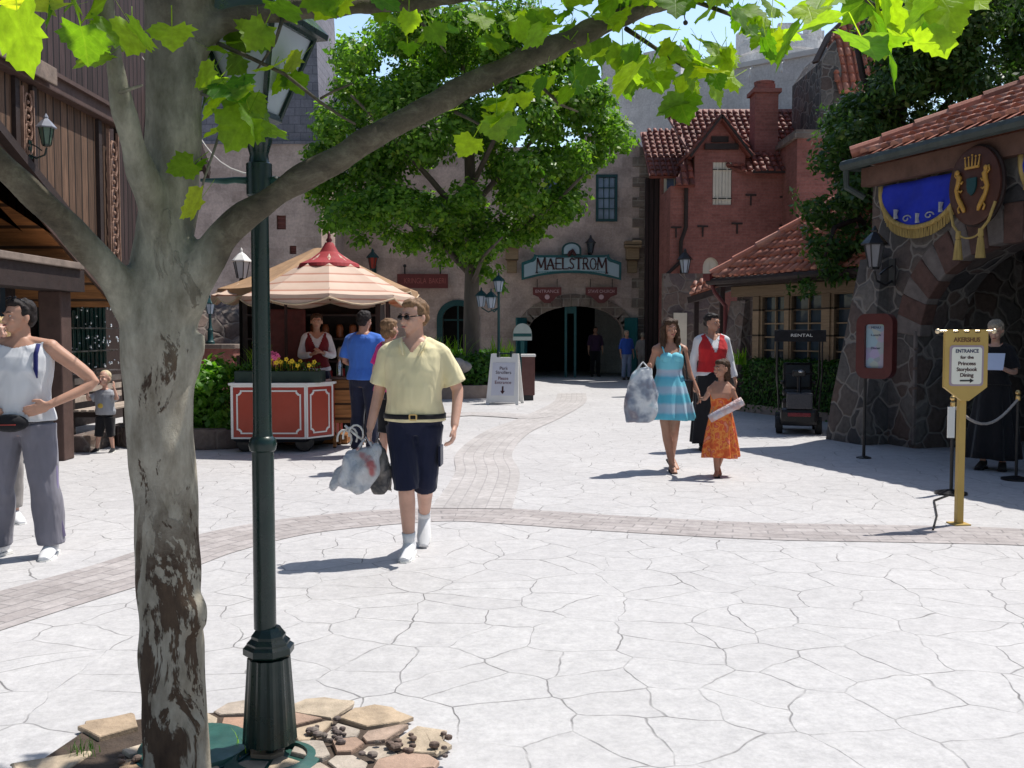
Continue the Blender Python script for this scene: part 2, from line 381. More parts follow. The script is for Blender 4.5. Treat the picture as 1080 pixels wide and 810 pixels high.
M_PLANE = m_leaf('plane_tree_leaves', (.04,.12,.014), (.19,.30,.03), .60, .55, tc=(2.7,2.6,.35), veins=True)
M_LIME = m_leaf('lime_leaves', (.12,.24,.02), (.26,.38,.05), .5)
# ================================================================== GROUND
mb = MB(); mb.box(-90, 90, -30, 130, -.2, 0); g = mb.build('ground', MG); struct(g)
def strip(name, cen, width, z, m):
    """ribbon of paving along ground points; u runs along it"""
    c = [Vector((p.x, p.y, 0)) for p in cen]; sm = []
    for i in range(len(c)-1):
        p0, p1, p2, p3 = c[max(i-1,0)], c[i], c[i+1], c[min(i+2,len(c)-1)]
        for k in range(6):
            t = k/6; sm.append(.5*((2*p1)+(p2-p0)*t+(2*p0-5*p1+4*p2-p3)*t*t+(3*p1-p0-3*p2+p3)*t**3))
    sm.append(c[-1]); V = []; Fc = []; L = 0; U = []
    for i, p in enumerate(sm):
        d = (sm[min(i+1,len(sm)-1)]-sm[max(i-1,0)]).normalized(); n = Vector((-d.y, d.x, 0))
        if i: L += (p-sm[i-1]).length
        V += [p+n*width/2+Vector((0,0,z)), p-n*width/2+Vector((0,0,z))]; U += [(L, width/2), (L, -width/2)]
        if i: k = 2*i; Fc.append((k-2, k-1, k+1, k))
    o = rawmesh(name, V, Fc, m); uv = o.data.uv_layers.new(name='UVMap')
    for l in o.data.loops: uv.data[l.index].uv = U[l.vertex_index]
    return struct(o)
strip('brick_band_path', [G(-150,690),G(0,643),G(138,602),G(212,577),G(300,557),G(400,546),G(480,542),G(560,546),G(647,552),G(800,560),G(952,563),G(1100,568),G(1300,590)], .68, .004, M_BRKBAND)
strip('brick_winding_path', [G(497,537),G(514,500),G(511,478),G(535,456),G(572,440),G(600,425),G(603,415)], .72, .008, M_PATH)
strip('brick_side_path', [G(572,441),G(500,437),G(420,440),G(300,436),G(180,432)], .8, .012, M_PATH)

# flagstones and soil round the foot of the tree and the lamp
def blob(c, rx, ry, n, jit, z0, z1, seed):
    r = random.Random(seed); a0 = r.random()*6; pts = []
    for k in range(n):
        a = a0+2*math.pi*(k+r.uniform(-.2,.2))/n; q = 1+r.uniform(-jit, jit)
        pts.append((c[0]+rx*q*math.cos(a), c[1]+ry*q*math.sin(a)))
    return pts
mb = MB(); pts = [G(x,y) for x, y in ((44,806),(100,768),(200,757),(330,751),(385,762),(418,778),(438,800),(445,860),(300,930),(60,900))]
mb.loft([[(p.x,p.y,.001) for p in pts],[(p.x,p.y,.016) for p in pts]]); struct(mb.build('tree_bed_soil', M_SOIL))
t = NT('tan_flagstone'); v = t.coord('Object'); rr = t.n('NewGeometry').outputs['Random Per Island']
c = t.ramp(rr, [(0,(.40,.27,.17)),(.35,(.50,.40,.29)),(.7,(.44,.38,.32)),(1,(.36,.20,.13))]); c = t.mix(1.0, c, t.ramp(t.noise(v,7,6,.7), [(.3,.6),(.7,1.2)]), 'MULTIPLY')
t.base(c); t.rough(.85); t.bump(t.noise(v,14,6,.7), .6, .02); M_FLAG = t.m
def inpoly(x, y, pl):
    c = False
    for i in range(len(pl)):
        x1,y1 = pl[i][0], pl[i][1]; x2,y2 = pl[i-1][0], pl[i-1][1]
        if (y1 > y) != (y2 > y) and x < (x2-x1)*(y-y1)/(y2-y1)+x1: c = not c
    return c
seeds = []; r_ = random.Random(5); poly = [(p.x,p.y) for p in pts]
while len(seeds) < 62:
    p = (r_.uniform(-1.9,-.1), r_.uniform(2.9,4.1))
    if inpoly(*p, poly) and all((p[0]-q[0])**2+(p[1]-q[1])**2 > .013 for q in seeds): seeds.append(p)
mb = MB()
for i, s in enumerate(seeds):                                       # each slab is the Voronoi cell of its seed, clipped and chipped
    cell = [(s[0]+.16*math.cos(a)*r_.uniform(.8,1.2), s[1]+.14*math.sin(a)*r_.uniform(.8,1.2)) for a in [k*math.pi/7+.2 for k in range(14)]]
    for q in seeds:
        if q == s: continue
        mx, my = (s[0]+q[0])/2, (s[1]+q[1])/2; dx, dy = q[0]-s[0], q[1]-s[1]; L = math.hypot(dx,dy); off = r_.uniform(.006,.02)
        out = []
        for k in range(len(cell)):
            a, b = cell[k-1], cell[k]; da = ((a[0]-mx)*dx+(a[1]-my)*dy)/L+off; db = ((b[0]-mx)*dx+(b[1]-my)*dy)/L+off
            if da <= 0: out.append(a)
            if da*db < 0: tt = da/(da-db); out.append((a[0]+(b[0]-a[0])*tt, a[1]+(b[1]-a[1])*tt))
        cell = out
        if len(cell) < 3: break
    if len(cell) < 3 or r_.random() < .15: continue
    cell = [(x+r_.uniform(-.006,.006), y+r_.uniform(-.006,.006)) for x, y in cell]
    h = r_.uniform(.018,.032); tx, ty = r_.uniform(-.04,.04), r_.uniform(-.04,.04)
    mb.loft([[(x,y,.012) for x,y in cell],[(x,y,h+(x-s[0])*tx+(y-s[1])*ty) for x,y in cell],
             [(s[0]+(x-s[0])*.96,s[1]+(y-s[1])*.96,h+.004+(x-s[0])*tx+(y-s[1])*ty) for x,y in cell]])
o = mb.build('flagstone_paving', M_FLAG); struct(o)
mb = MB()
for i in range(95):
    a = r_.random()*6.28; q = min(.26,abs(r_.gauss(0,.13))); c0 = r_.choice([(-1.25,3.52),(-1.22,3.5),(-.45,3.62),(-.72,3.72)])
    s = r_.uniform(.008,.024); mb.ball((c0[0]+q*math.cos(a), c0[1]+q*math.sin(a)*.6, .035+s*.3), (s,s*r_.uniform(.6,1),s*.6), 6)
tag(mb.build('pebbles', M_RUB2), 'loose brown pebbles scattered on the tan flagstones at the tree foot', 'pebbles', kind='stuff')

# ================================================================== TILE ROOF
def tile_roof(o_, U, Vv, poly2, per=.20, row=.29):
    """clay barrel tiles laid over the polygon (u along the eave, v up the slope)"""
    U = Vector(U).normalized(); Vv = Vector(Vv).normalized(); N = U.cross(Vv).normalized(); o_ = Vector(o_); mb = MB()
    if N.z < 0: N = -N
    mb.loft([[o_+U*a+Vv*b-N*.10 for a,b in poly2],[o_+U*a+Vv*b-N*.005 for a,b in poly2]])
    us = [p[0] for p in poly2]; vs_ = [p[1] for p in poly2]; bm = mb.bm
    nr = int((max(vs_)-min(vs_))/row)+1; nc = int((max(us)-min(us))/per)+1
    for j in range(nr):
        for i in range(nc):
            u = min(us)+(i+.5)*per; v0 = min(vs_)+j*row-.04
            if not inpoly(u, v0+row*.55, poly2): continue
            u += random.uniform(-.008,.008); dv = random.uniform(-.02,.02); lift = .035+random.uniform(-.006,.012)
            ring = []
            for (v, l, rr) in ((v0+dv, lift, per*.40), (v0+row*1.12+dv, .004, per*.30)):
                ring.append([bm.verts.new(o_+U*(u+rr*math.cos(a))+Vv*v+N*(l+rr*.75*math.sin(a))) for a in [math.pi*k/5 for k in range(6)]])
            for k in range(5): f = bm.faces.new((ring[0][k], ring[0][k+1], ring[1][k+1], ring[1][k])); f.smooth = True
            bm.faces.new(ring[0])
    return mb
def arch_pts(cx, hw, z0, zs, rise, n=14):
    """opening outline: straight jambs from z0 to zs, elliptical head"""
    return [(cx-hw, z0)]+[(cx-hw*math.cos(math.pi*k/n), zs+rise*math.sin(math.pi*k/n)) for k in range(n+1)]+[(cx+hw, z0)]
def rect(x0, x1, z0, z1): return [(x0,z0),(x1,z0),(x1,z1),(x0,z1)]

def window(parent, x, z, w_, h, y, frame, pane, nx=2, nz=3, fw=.07, arch=0, depth=.08, name='window'):
    """glazed window: frame with bars as a part, its panes as a sub-part"""
    mb = MB(); o = rect(x-w_/2-fw, x+w_/2+fw, z-fw, z+h+fw) ; i = rect(x-w_/2, x+w_/2, z, z+h)
    if arch: o = [(a,b) for a,b in arch_pts(x, w_/2+fw, z-fw, z+h-arch, arch+fw)]; i = arch_pts(x, w_/2, z, z+h-arch, arch)
    mb.prism(o, [i], depth, Matrix.Translation((0,y-depth,0)))
    for k in range(1, nx): a = x-w_/2+w_*k/nx; mb.box(a-.014, a+.014, y-depth*.6, y-depth*.3, z+.002, z+h-(.0 if not arch else arch*.3)-.002)
    for k in range(1, nz): b = z+h*k/nz; mb.box(x-w_/2+.002, x+w_/2-.002, y-depth*.62, y-depth*.32, b-.013, b+.013)
    f = mb.build(name, frame, parent)
    mb = MB(); mb.prism(i, [], .01, Matrix.Translation((0,y-depth*.25,0))); mb.build('pane', pane, f); return f

def wall_lantern(loc, rz, s, label, m=M_BLACK, cat='lantern', glass=M_PALEG, cap=None):
    root = empty('wall_lantern', loc, rz, label, cat)
    mb = MB(); mb.box(-.05*s,.05*s,-.02,0,-.18*s,.12*s,.006); mb.tube([(0,0,-.12*s),(0,-.10*s,-.17*s),(0,-.22*s,-.12*s),(0,-.25*s,-.02*s)], .014*s, 8)
    mb.tube([(0,0,.05*s),(0,-.1*s,.0),(0,-.18*s,-.06*s)], .010*s, 6); mb.build('bracket', m, root, smooth=False)
    c = (0,-.25*s,0)
    mb = MB(); mb.lathe([(.05*s,0),(.06*s,.02*s),(.03*s,.03*s)], c, 6)
    for k in range(6):
        a = k*math.pi/3; mb.tube([(c[0]+.06*s*math.cos(a), c[1]+.06*s*math.sin(a), .02*s),(c[0]+.105*s*math.cos(a), c[1]+.105*s*math.sin(a), .27*s)], .007*s, 5)
    mb.build('cage', m, root)
    mb = MB(); mb.lathe([(.052*s,.025*s),(.097*s,.265*s)], c, 6); mb.build('glass', glass, root)
    mb = MB(); mb.lathe([(.14*s,.262*s),(.145*s,.275*s),(.07*s,.36*s),(.03*s,.40*s),(.035*s,.42*s),(.008*s,.47*s)], c, 6); mb.build('cap', cap or m, root)
    return root

# ================================================================== BACK CASTLE (entrance facade)
Y0 = 34.0
cs = empty('castle_facade', (0,0,0), 0, 'tan block castle facade with the arched dark ride entrance in its middle', 'building')
xl, xr = XP(348,Y0), XP(683,Y0); ex0, ex1 = XP(556,Y0), XP(658,Y0); ec = (ex0+ex1)/2; ehw = (ex1-ex0)/2
top = [(xr,7.2),(xr-.15,7.7),(xr-.5,8.15),(xr-.9,8.0),(xr-1.3,8.3),(xr-2.2,8.25),(xr-2.5,7.8),(-1.5,7.8),(-1.6,9.8),(xl,9.8)]
mb = MB(); W1 = (XP(628,Y0)+.08, XP(650,Y0)-.08); 
holes = [arch_pts(XP(483,Y0), .55, .6, 2.0, .5), rect(W1[0],W1[1],ZP(231,Y0),ZP(187,Y0)), rect(W1[0]-1.75,W1[1]-1.75,ZP(231,Y0),ZP(187,Y0))]
outer = [(xl,-.05),(ex0,-.05)]+[(ec-ehw*math.cos(math.pi*k/14), 1.55+.92*math.sin(math.pi*k/14)) for k in range(15)]+[(ex1,-.05),(xr,-.05)]+top
mb.prism(outer, holes, .7, Matrix.Translation((0,Y0,0))); mb.build('wall', M_CASTLE, cs)
mb = MB()                                                            # ragged quoins on the right-hand corner
for k in range(23):
    z = k*.34; wq = .55 if k%2 else .32
    mb.box(xr-wq, xr+.03, Y0-.035-random.random()*.02, Y0+.4, z+.01, z+.325, .02)
mb.build('corner_quoins', M_QUOIN, cs)
mb = MB()
for k in range(17):                                                  # arch stones
    a = math.pi*(k+.5)/17; r0, r1 = 1.0, 1.0
    p = Vector((ec-(ehw+.17)*math.cos(a), Y0-.03, 1.55+(.92+.17)*math.sin(a))); d = Vector((-math.cos(a)*.92,0,math.sin(a)*ehw)).normalized()
    mb.beam(p-d*.2, p+d*.2, .3, .14, (d.z,0,-d.x)) if False else mb.box(-.15,.15,-.03,.10,-.2,.2,.012, Matrix.Translation(p) @ Matrix.Rotation(math.atan2(d.x,d.z),4,'Y'))
mb.build('arch_stones', M_QUOIN, cs)
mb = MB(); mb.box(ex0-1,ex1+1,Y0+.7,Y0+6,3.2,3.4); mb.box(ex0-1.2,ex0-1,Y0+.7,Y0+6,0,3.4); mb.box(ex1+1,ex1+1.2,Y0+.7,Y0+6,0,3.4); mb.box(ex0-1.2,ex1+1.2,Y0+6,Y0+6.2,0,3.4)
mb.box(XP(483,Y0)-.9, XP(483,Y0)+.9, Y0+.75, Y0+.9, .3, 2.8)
mb.build('passage', M_DARK, cs)  # near-black colour stands in for the unlit depth behind the openings
mb = MB(); mb.prism(arch_pts(XP(483,Y0), .72, .6, 2.0, .66), [arch_pts(XP(483,Y0), .52, .7, 2.0, .46)], .12, Matrix.Translation((0,Y0-.06,0))); mb.box(XP(483,Y0)-.025,XP(483,Y0)+.025,Y0+.02,Y0+.06,.7,2.45); mb.box(XP(483,Y0)-.5,XP(483,Y0)+.5,Y0+.02,Y0+.07,1.95,2.0)
mb.build('arched_door_frame', M_TEALD, cs)
for xo in (0, -1.75): window(cs, (W1[0]+W1[1])/2+xo, ZP(231,Y0), W1[1]-W1[0], ZP(187,Y0)-ZP(231,Y0), Y0+.09, M_TEALD, M_GLASSB, 3, 4, .09, depth=.14)
# two stone corbels that flank the sign, projecting lintel band
for px in (540, 666):
    mb = MB(); x = XP(px,Y0); mb.box(x-.28,x+.28,Y0-.42,Y0,ZP(262,Y0),ZP(255,Y0),.03); mb.box(x-.22,x+.22,Y0-.30,Y0,ZP(275,Y0),ZP(262,Y0),.03); mb.box(x-.17,x+.17,Y0-.16,Y0,ZP(288,Y0),ZP(275,Y0),.03)
    mb.build('corbel', M_BEIGE, cs)
# teal doors at the entrance: frame posts in the middle and two open leaves
for px, wd in ((602,.22),): 
    mb = MB(); x = XP(px,Y0); mb.box(x-.20,x-.12,Y0+.15,Y0+.3,0,2.45); mb.box(x+.12,x+.20,Y0+.15,Y0+.3,0,2.45); mb.box(x-.119,x+.119,Y0+.2,Y0+.25,2.2,2.44)
    mb.build('door_post', M_TEAL, cs)
for x, sgn in ((ex0,-1),(ex1,1)):
    mb = MB(); mb.box(-.03,.03,-.75,0,.05,2.05,.01); mb.box(-.042,.042,-.67,-.08,.2,.9); mb.box(-.042,.042,-.67,-.08,1.05,1.9)
    d = mb.build('door_leaf', M_TEAL, cs, loc=(x+sgn*.02,Y0-.01,0), rz=R(28*sgn))
# left, higher and nearer block
Y1 = 30.0; x0, x1 = XP(150,Y1), XP(340,Y1)
cl = empty('tall_castle_block', (0,0,0), 0, 'tall tan block with grey slate roof and red vents left of the central tree', 'building')
zs = ZP(152,Y1)
vents = [(298,242,.28,.42),(287,238,.01,.01)][:1]+[(310,268,.2,.25)]
mb = MB(); mb.prism(rect(x0,x1,-.05,zs), [rect(XP(a,Y1)-w_/2, XP(a,Y1)+w_/2, ZP(b,Y1), ZP(b,Y1)+h) for a,b,w_,h in vents], .8, Matrix.Translation((0,Y1,0))); mb.box(x1-.5,x1,Y1+.8,Y1+4,0,zs); mb.build('wall', M_CASTLE, cl)
mb = MB(); mb.box(x0-.05,x1+.06,Y1-.06,Y1+4,zs,zs+.1); mb.loft([[(x0,Y1,zs+.1),(x1,Y1,zs+.1),(x1,Y1+4,zs+.1),(x0,Y1+4,zs+.1)],[(x0+.1,Y1+.5,zs+7),(x1-.3,Y1+.5,zs+7),(x1-.3,Y1+3.5,zs+7),(x0+.1,Y1+3.5,zs+7)]]); mb.build('slate_roof', M_SLATE, cl)
for a,b,w_,h in vents:
    mb = MB(); xx = XP(a,Y1); z = ZP(b,Y1); mb.box(xx-w_/2,xx+w_/2,Y1+.08,Y1+.12,z,z+h)
    for k in range(3): mb.box(xx-w_/2+.02,xx+w_/2-.02,Y1+.04,Y1+.078,z+h*(k+.3)/3,z+h*(k+.6)/3)
    mb.build('vent', M('vent_brown',(.16,.05,.04),.7,.2,5,.1), cl)
mb = MB()                                                            # rocky foot of that block
for k in range(60):
    xx = XP(random.uniform(150,255),Y1); zz = random.uniform(0,3.2)*(1-(xx-x0)/6); mb.ball((xx,Y1-.1,zz),(random.uniform(.25,.6),random.uniform(.2,.4),random.uniform(.2,.45)),8)
mb.build('rock_base', M_RUB2, cl)
# lattice glazing between the two
Yl = 33.0; lw = empty('lattice_window', (0,0,0), 0, 'large bay of glass painted sky-pale with diagonal lattice beside the grey slate roof', 'window')
xa, xb, za, zb = XP(332,Yl), XP(384,Yl), ZP(196,Yl), ZP(92,Yl)
mb = MB(); mb.box(xa,xb,Yl,Yl+.05,za,zb); mb.build('glazing', M('sky_painted_glass', (.75,.78,.80), .25, .1, 2, .02), lw)  # pale pane colour stands in for the bright sky in the glass
mb = MB(); nst = 9
for k in range(-nst, nst*2):
    for s in (1,-1):
        u0 = xa+(xb-xa)*k/nst*1.2; u1 = u0+s*(zb-za)*.6; pa, pb = [u0,za],[u1,zb]
        # clip to the bay
        t0, t1 = 0.0, 1.0; dx = u1-u0
        for lim, sg in ((xa,1),(xb,-1)):
            fa, fb = (u0-lim)*sg, (u1-lim)*sg
            if fa < 0 and fb < 0: t1 = -1
            elif fa < 0: t0 = max(t0, fa/(fa-fb))
            elif fb < 0: t1 = min(t1, fa/(fa-fb))
        if t1-t0 > .03: mb.beam((u0+dx*t0,Yl-.02-.02*(s>0),za+(zb-za)*t0),(u0+dx*t1,Yl-.02-.02*(s>0),za+(zb-za)*t1),.035,.035,(0,1,0))
mb.build('lattice', M_BLACK, lw)
mb = MB(); mb.box(xa-.15,xb+.15,Yl-.1,Yl+.6,za-.25,za); mb.box(xa-.15,xb+.15,Yl-.1,Yl+.6,zb,zb+.3); mb.box(xb,xb+.2,Yl-.1,Yl+.6,za,zb); mb.build('surround', M_CASTLE, lw)

# dark recess between castle and pink house, red brown half-timber
mb = MB(); mb.box(XP(680,32.9),XP(704,32.9),32.8,33.1,0,6.6); o = mb.build('recess_wall', M_TIMBD); tag(o, 'dark brown timber wall in the narrow gap between tan castle and pink house', 'wall')

# ================================================================== PINK BRICK HOUSE
Yp = 30.0; ph = empty('pink_house', (0,0,0), 0, 'rose pink brick house with clay tile roof, gabled dormer and tall chimney', 'house')
X = lambda px: XP(px,Yp); Z = lambda py: ZP(py,Yp)
gz = Z(124); gx = X(757)
outl = [(X(706),-.05),(X(875),-.05),(X(875),Z(180)),(X(784),Z(181)),(X(784),Z(160)),(gx,gz),(X(731),Z(162)),(X(731),Z(196)),(X(706),Z(196))]
hl = [rect(X(750),X(770),Z(216),Z(171)), arch_pts(X(749),.24,Z(308),Z(282),.3)]
mb = MB(); mb.prism(outl, hl, .5, Matrix.Translation((0,Yp,0))); mb.box(XP(700,Yp+2),X(707),Yp+2,Yp+2.4,0,Z(183)+.2); mb.box(X(706),X(706)+.4,Yp+.5,Yp+2.2,0,Z(197)); mb.build('wall', M_PINK, ph)
# shutters, arched window, recessed window
def shutter(x0,x1,z0,z1,y,par,nm='shutter'):
    mb = MB()
    for k in range(3): a = x0+(x1-x0)*k/3; mb.box(a+.004,a+(x1-x0)/3-.004,y,y+.04,z0,z1)
    mb.box(x0,x1,y-.03,y-.002,z0+.15,z0+.22); mb.box(x0,x1,y-.03,y-.002,z1-.25,z1-.18); f = mb.build(nm, M_CREAM, par)
    mb = MB(); mb.box(x0-.01,x0+.12,y-.045,y-.031,z0+.17,z0+.2); mb.box(x1-.12,x1+.01,y-.045,y-.031,z0+.17,z0+.2); mb.box(x0-.01,x0+.12,y-.045,y-.031,z1-.23,z1-.2); mb.box(x1-.12,x1+.01,y-.045,y-.031,z1-.23,z1-.2); mb.build('hinge', M_BLACK, f)
shutter(X(750)+.01,(X(750)+X(770))/2-.005,Z(216),Z(171),Yp+.03,ph); shutter((X(750)+X(770))/2+.005,X(770)-.01,Z(216),Z(171),Yp+.03,ph)
window(ph, X(749), Z(308), .46, Z(282)-Z(308)+.28, Yp+.12, M_CREAM, M_CREAM, 2, 1, .05, .28)
window(ph, XP(713,Yp+2)-.1, ZP(222,Yp+2), .5, 1.0, Yp+1.99, M_CREAM, M_GLASSB, 2, 3, .08)
mb = MB(); mb.tube([(X(722),Yp-.06,Z(196)),(X(722),Yp-.06,Z(240)),(X(717),Yp-.06,Z(255)),(X(717),Yp-.06,Z(276)),(X(700),Yp-.06,Z(292)),(X(700),Yp-.06,.1)], .06, 8); mb.build('downpipe', M_TRIMD, ph)
for px, py in ((712,240),(740,239),(776,236),(790,206),(826,208),(826,238)):      # iron wall ties
    mb = MB(); mb.box(X(px)-.16,X(px)+.16,Yp-.04,Yp-.002,Z(py)-.02,Z(py)+.03); mb.box(X(px)-.02,X(px)+.02,Yp-.045,Yp-.002,Z(py)-.3,Z(py)-.021)
    mb.build('wall_tie', M_TRIMD, ph)
# main roof and gable roofs
ang = math.atan2(2.55,3.3); rv = Vector((0,math.cos(ang),math.sin(ang)))
L = 4.17; u1 = X(792)-.0
ro = Vector((X(784), Yp-.25, Z(182)))
mb = tile_roof(ro, (1,0,0), rv, [(0,0),(X(840)-X(784),0),(X(905)-X(784),0),(X(905)-X(784),L),(-2.0,L),(-1.5,.9)]); mb.build('roof', M_TILED, ph)
ro2 = Vector((XP(684,Yp+1.75), Yp+1.75, Z(188)+.35)); mb = tile_roof(ro2, (1,0,0), rv, [(0,0),(X(731)-ro2.x,0),(X(731)-ro2.x+.3,2.3),(X(731)-ro2.x+.3,3.2),(0,3.0)]); mb.build('roof', M_TILED, ph)
ro4 = Vector((X(709), Yp-.3, Z(197))); mb = tile_roof(ro4, (1,0,0), Vector((0,.6,.8)), [(0,0),(X(730)-X(709),0),(X(730)-X(709),1.3),(.45,1.3)]); mb.build('roof', M_TILED, ph)
for s in (1,-1):                                                     # gable planes run back from the front
    d = Vector((s*(X(784)-gx), 0, Z(160)-gz)); Ld = d.length+.25; d.normalize()
    o_ = Vector((gx, Yp-.3, gz+.05))+d*Ld
    mb = tile_roof(o_, (0,1,0), -d, [(0,0),(2.2,0),(3.0,Ld),(0,Ld)], .2, .3); mb.build('roof', M_TILED, ph)
    mb = MB(); mb.beam(Vector((gx,Yp-.28,gz+.0)), Vector((gx,Yp-.28,gz+.0))+d*(Ld-.02), .06, .18, (0,-1,0)); mb.build('barge_board', M_TRIMD, ph)
mb = MB(); mb.box(X(741),X(776),Yp-.12,Yp-.002,Z(158),Z(152)); mb.box(X(748),X(766),Yp-.04,Yp-.003,Z(150),Z(144)); mb.build('gable_band', M_TRIMD, ph)
mb = MB(); c0, c1 = XP(791,Yp+.9), XP(815,Yp+.9); mb.box(c0,c1,Yp+.6,Yp+1.3,5.5,ZP(100,Yp+.9)); mb.box(c0-.08,c1+.08,Yp+.52,Yp+1.38,ZP(100,Yp+.9),ZP(96,Yp+.9)); mb.box(c0+.08,c1-.08,Yp+.68,Yp+1.22,ZP(96,Yp+.9),ZP(90,Yp+.9)); mb.lathe([(.3,0),(.32,.1),(.25,.12)], ((c0+c1)/2,Yp+.95,ZP(90,Yp+.9)), 12); mb.build('chimney', M_PINK, ph)
mb = MB(); mb.box(X(790),X(875),Yp-.3,Yp-.2,Z(184),Z(181)); mb.build('gutter', M_TRIMD, ph)
Yq = 28.5; pt = empty('pink_stair_tower', (0,0,0), 0, 'square flat-topped pink rendered tower at the right end of the pink house', 'tower')
mb = MB(); mb.box(XP(838,Yq),XP(880,Yq),Yq,Yq+1.8,0,ZP(146,Yq)); mb.build('wall', M_PINK, pt)
mb = MB(); mb.box(XP(838,Yq)-.12,XP(880,Yq)+.1,Yq-.12,Yq+1.92,ZP(146,Yq),ZP(141,Yq)); mb.box(XP(838,Yq)-.06,XP(880,Yq)+.1,Yq-.06,Yq+1.86,ZP(141,Yq)+.002,ZP(137,Yq)); mb.build('cornice', M_QUOIN, pt)
wall_lantern((XP(719,Yp),Yp-.05,Z(290)), 0, 1.6, 'dark lantern on the shaded corner of the pink house', M_BLACK)

# ================================================================== PALE CASTLE WALL AND TOWER BEHIND
a, b = Vector((3.2,38.6,0)), Vector((10.6,32.4,0)); d = (b-a).normalized(); Lw = (b-a).length; rz = math.atan2(d.y,d.x)
gw = empty('pale_castle_wall', a, rz, 'high pale grey plain castle wall rising behind the pink house roofs', 'wall')
mb = MB(); mb.box(0,Lw,0,.8,0,10.6); mb.build('wall_face', M_GREYW, gw)
mb = MB(); mb.box(-.02,Lw,-.09,.85,10.6,10.78,.02); mb.build('coping', M('pale_coping',(.62,.62,.62),.8,.15,3,.3,20), gw)
mb = MB()
for k in range(4): mb.box(.1+k*.95,.75+k*.95,.2,.7,10.78,11.9,.03)
mb.build('merlon', M_GREYW, gw)
mb = MB()
for k in range(8): x = .8+k*1.15; mb.tube([(x,-.10,10.55),(x,-.26,10.45),(x,-.28,10.3)], .022, 6); mb.ball((x,-.28,10.22), (.05,.05,.09), 8)
mb.build('lamp', M_WHITE, gw)
ct = XP(818,42); tw = empty('round_castle_tower', (ct,42,0), 0, 'round pale stone tower top with worn battlements against the sky', 'tower')
mb = MB(); zt = ZP(48,42); mb.lathe([(1.75,0),(1.75,zt-.6),(1.85,zt-.55),(1.85,zt-.2),(1.75,zt-.18),(1.75,zt)], (0,0,0), 28); mb.build('drum', M_GREYW, tw)
mb = MB()
for k in range(9):
    a_ = k*2*math.pi/9+.3; mb.box(-.42,.42,-.15,.15,zt-.02,zt+.42+random.uniform(-.1,.1),.04, Matrix.Rotation(a_,4,'Z') @ Matrix.Translation((0,1.6,0)))
mb.build('merlon', M_GREYW, tw)
# stone gable house high on the right, mostly behind the dark tree
Yg = 29.0; gh = empty('stone_gable_house', (0,0,0), 0, 'narrow grey stone gable house with clay tiles above the dark tree', 'house')
XX = lambda p: XP(p,Yg); ZZ = lambda p: ZP(p,Yg)
mb = MB(); mb.prism([(XX(862),0),(XX(940),0),(XX(940),ZZ(96)),(XX(888),ZZ(96)),(XX(876),ZZ(42)),(XX(862),ZZ(64))], [], 3, Matrix.Translation((0,Yg,0))); mb.build('wall', M_RUB, gh)
bl = P(886,96,Yg-.25); br_ = P(945,96,Yg-.25); tl = P(903,10,Yg+1.2); ml = P(873,38,Yg+.5)
Uq = Vector((1,0,0)); Vq = (Vector((0,tl.y-bl.y,tl.z-bl.z))).normalized(); Lq = (tl.z-bl.z)/Vq.z; Lm = (ml.z-bl.z)/Vq.z
mb = tile_roof(bl, Uq, Vq, [(0,0),(br_.x-bl.x,0),(br_.x-bl.x,Lq),(tl.x-bl.x,Lq),(ml.x-bl.x,Lm)], .22, .33); mb.build('roof', M_TILE, gh)
mb = MB(); mb.beam(ml+Vector((-.02,-.02,0)), tl+Vector((-.02,-.02,.02)), .06, .1); mb.beam(ml+Vector((0,-.1,0)), P(860,66,Yg+.1), .2, .07); mb.build('barge_board', M_TRIMD, gh)

# ================================================================== MID HOUSE ON THE RIGHT (tile roof, timber windows)
C2 = Vector((4.62,20.5,0)); D2 = Vector((.45,-.89,0)).normalized(); rz2 = math.atan2(D2.y,D2.x)
mh = empty('tiled_cottage', C2, rz2, 'low cottage with orange clay tile hip roof and beige timber windows behind the hedge', 'house')
def LX(px, C, D, off=0):
    """distance along a wall (from C in direction D) at which it crosses image column px"""
    k = (px-540)/F; N_ = Vector((-D.y, D.x, 0)); c = C+N_*off*(-1)
    return (k*c.y-c.x)/(D.x-k*D.y)
ws = []
mb = MB(); wz = (.95, 2.25)
wins = [(1.15,.62),(2.05,.78),(3.15,.78),(4.3,.78)]
mb.prism(rect(0,8.5,-.05,2.62), [rect(x-w_/2,x+w_/2,*wz) for x,w_ in wins], .35); mb.box(0,.35,.35,5,0,2.62); mb.build('wall', M_RUB2, mh)
for x, w_ in wins: window(mh, x, wz[0], w_, wz[1]-wz[0], .1, M_BEIGE, M_GLASSD, 2, 5, .10, depth=.16)
mb = MB(); mb.box(-.05,8.5,-.12,-.002,2.28,2.55,.01); mb.box(.6,8.5,-.08,-.003,2.06+.22,2.275); mb.box(.6,.78,-.1,-.003,.7,2.27); mb.box(1.52,1.62,-.09,-.003,.7,2.27); mb.box(2.52,2.68,-.09,-.003,.7,2.27); mb.box(.6,5,-.14,-.003,.78,.88)
mb.build('timber_frame', M_BEIGE, mh)
mb = MB(); mb.loft([[(-.35,-.45,0),(.45,-.45,0),(.45,.1,0),(-.35,.1,0)],[(-.05,-.12,2.2),(.4,-.12,2.2),(.4,.1,2.2),(-.05,.1,2.2)]]); mb.build('buttress', M_RUB2, mh)
sl = .84; k = math.hypot(1,sl); e = Vector((-.3,-.42,2.68))
rvv = Vector((0,1,sl)).normalized(); Hh = 2.9
mb = tile_roof(e, (1,0,0), rvv, [(0,0),(9,0),(9,Hh*k),(Hh,Hh*k)], .19, .28); mb.build('roof', M_TILE, mh)
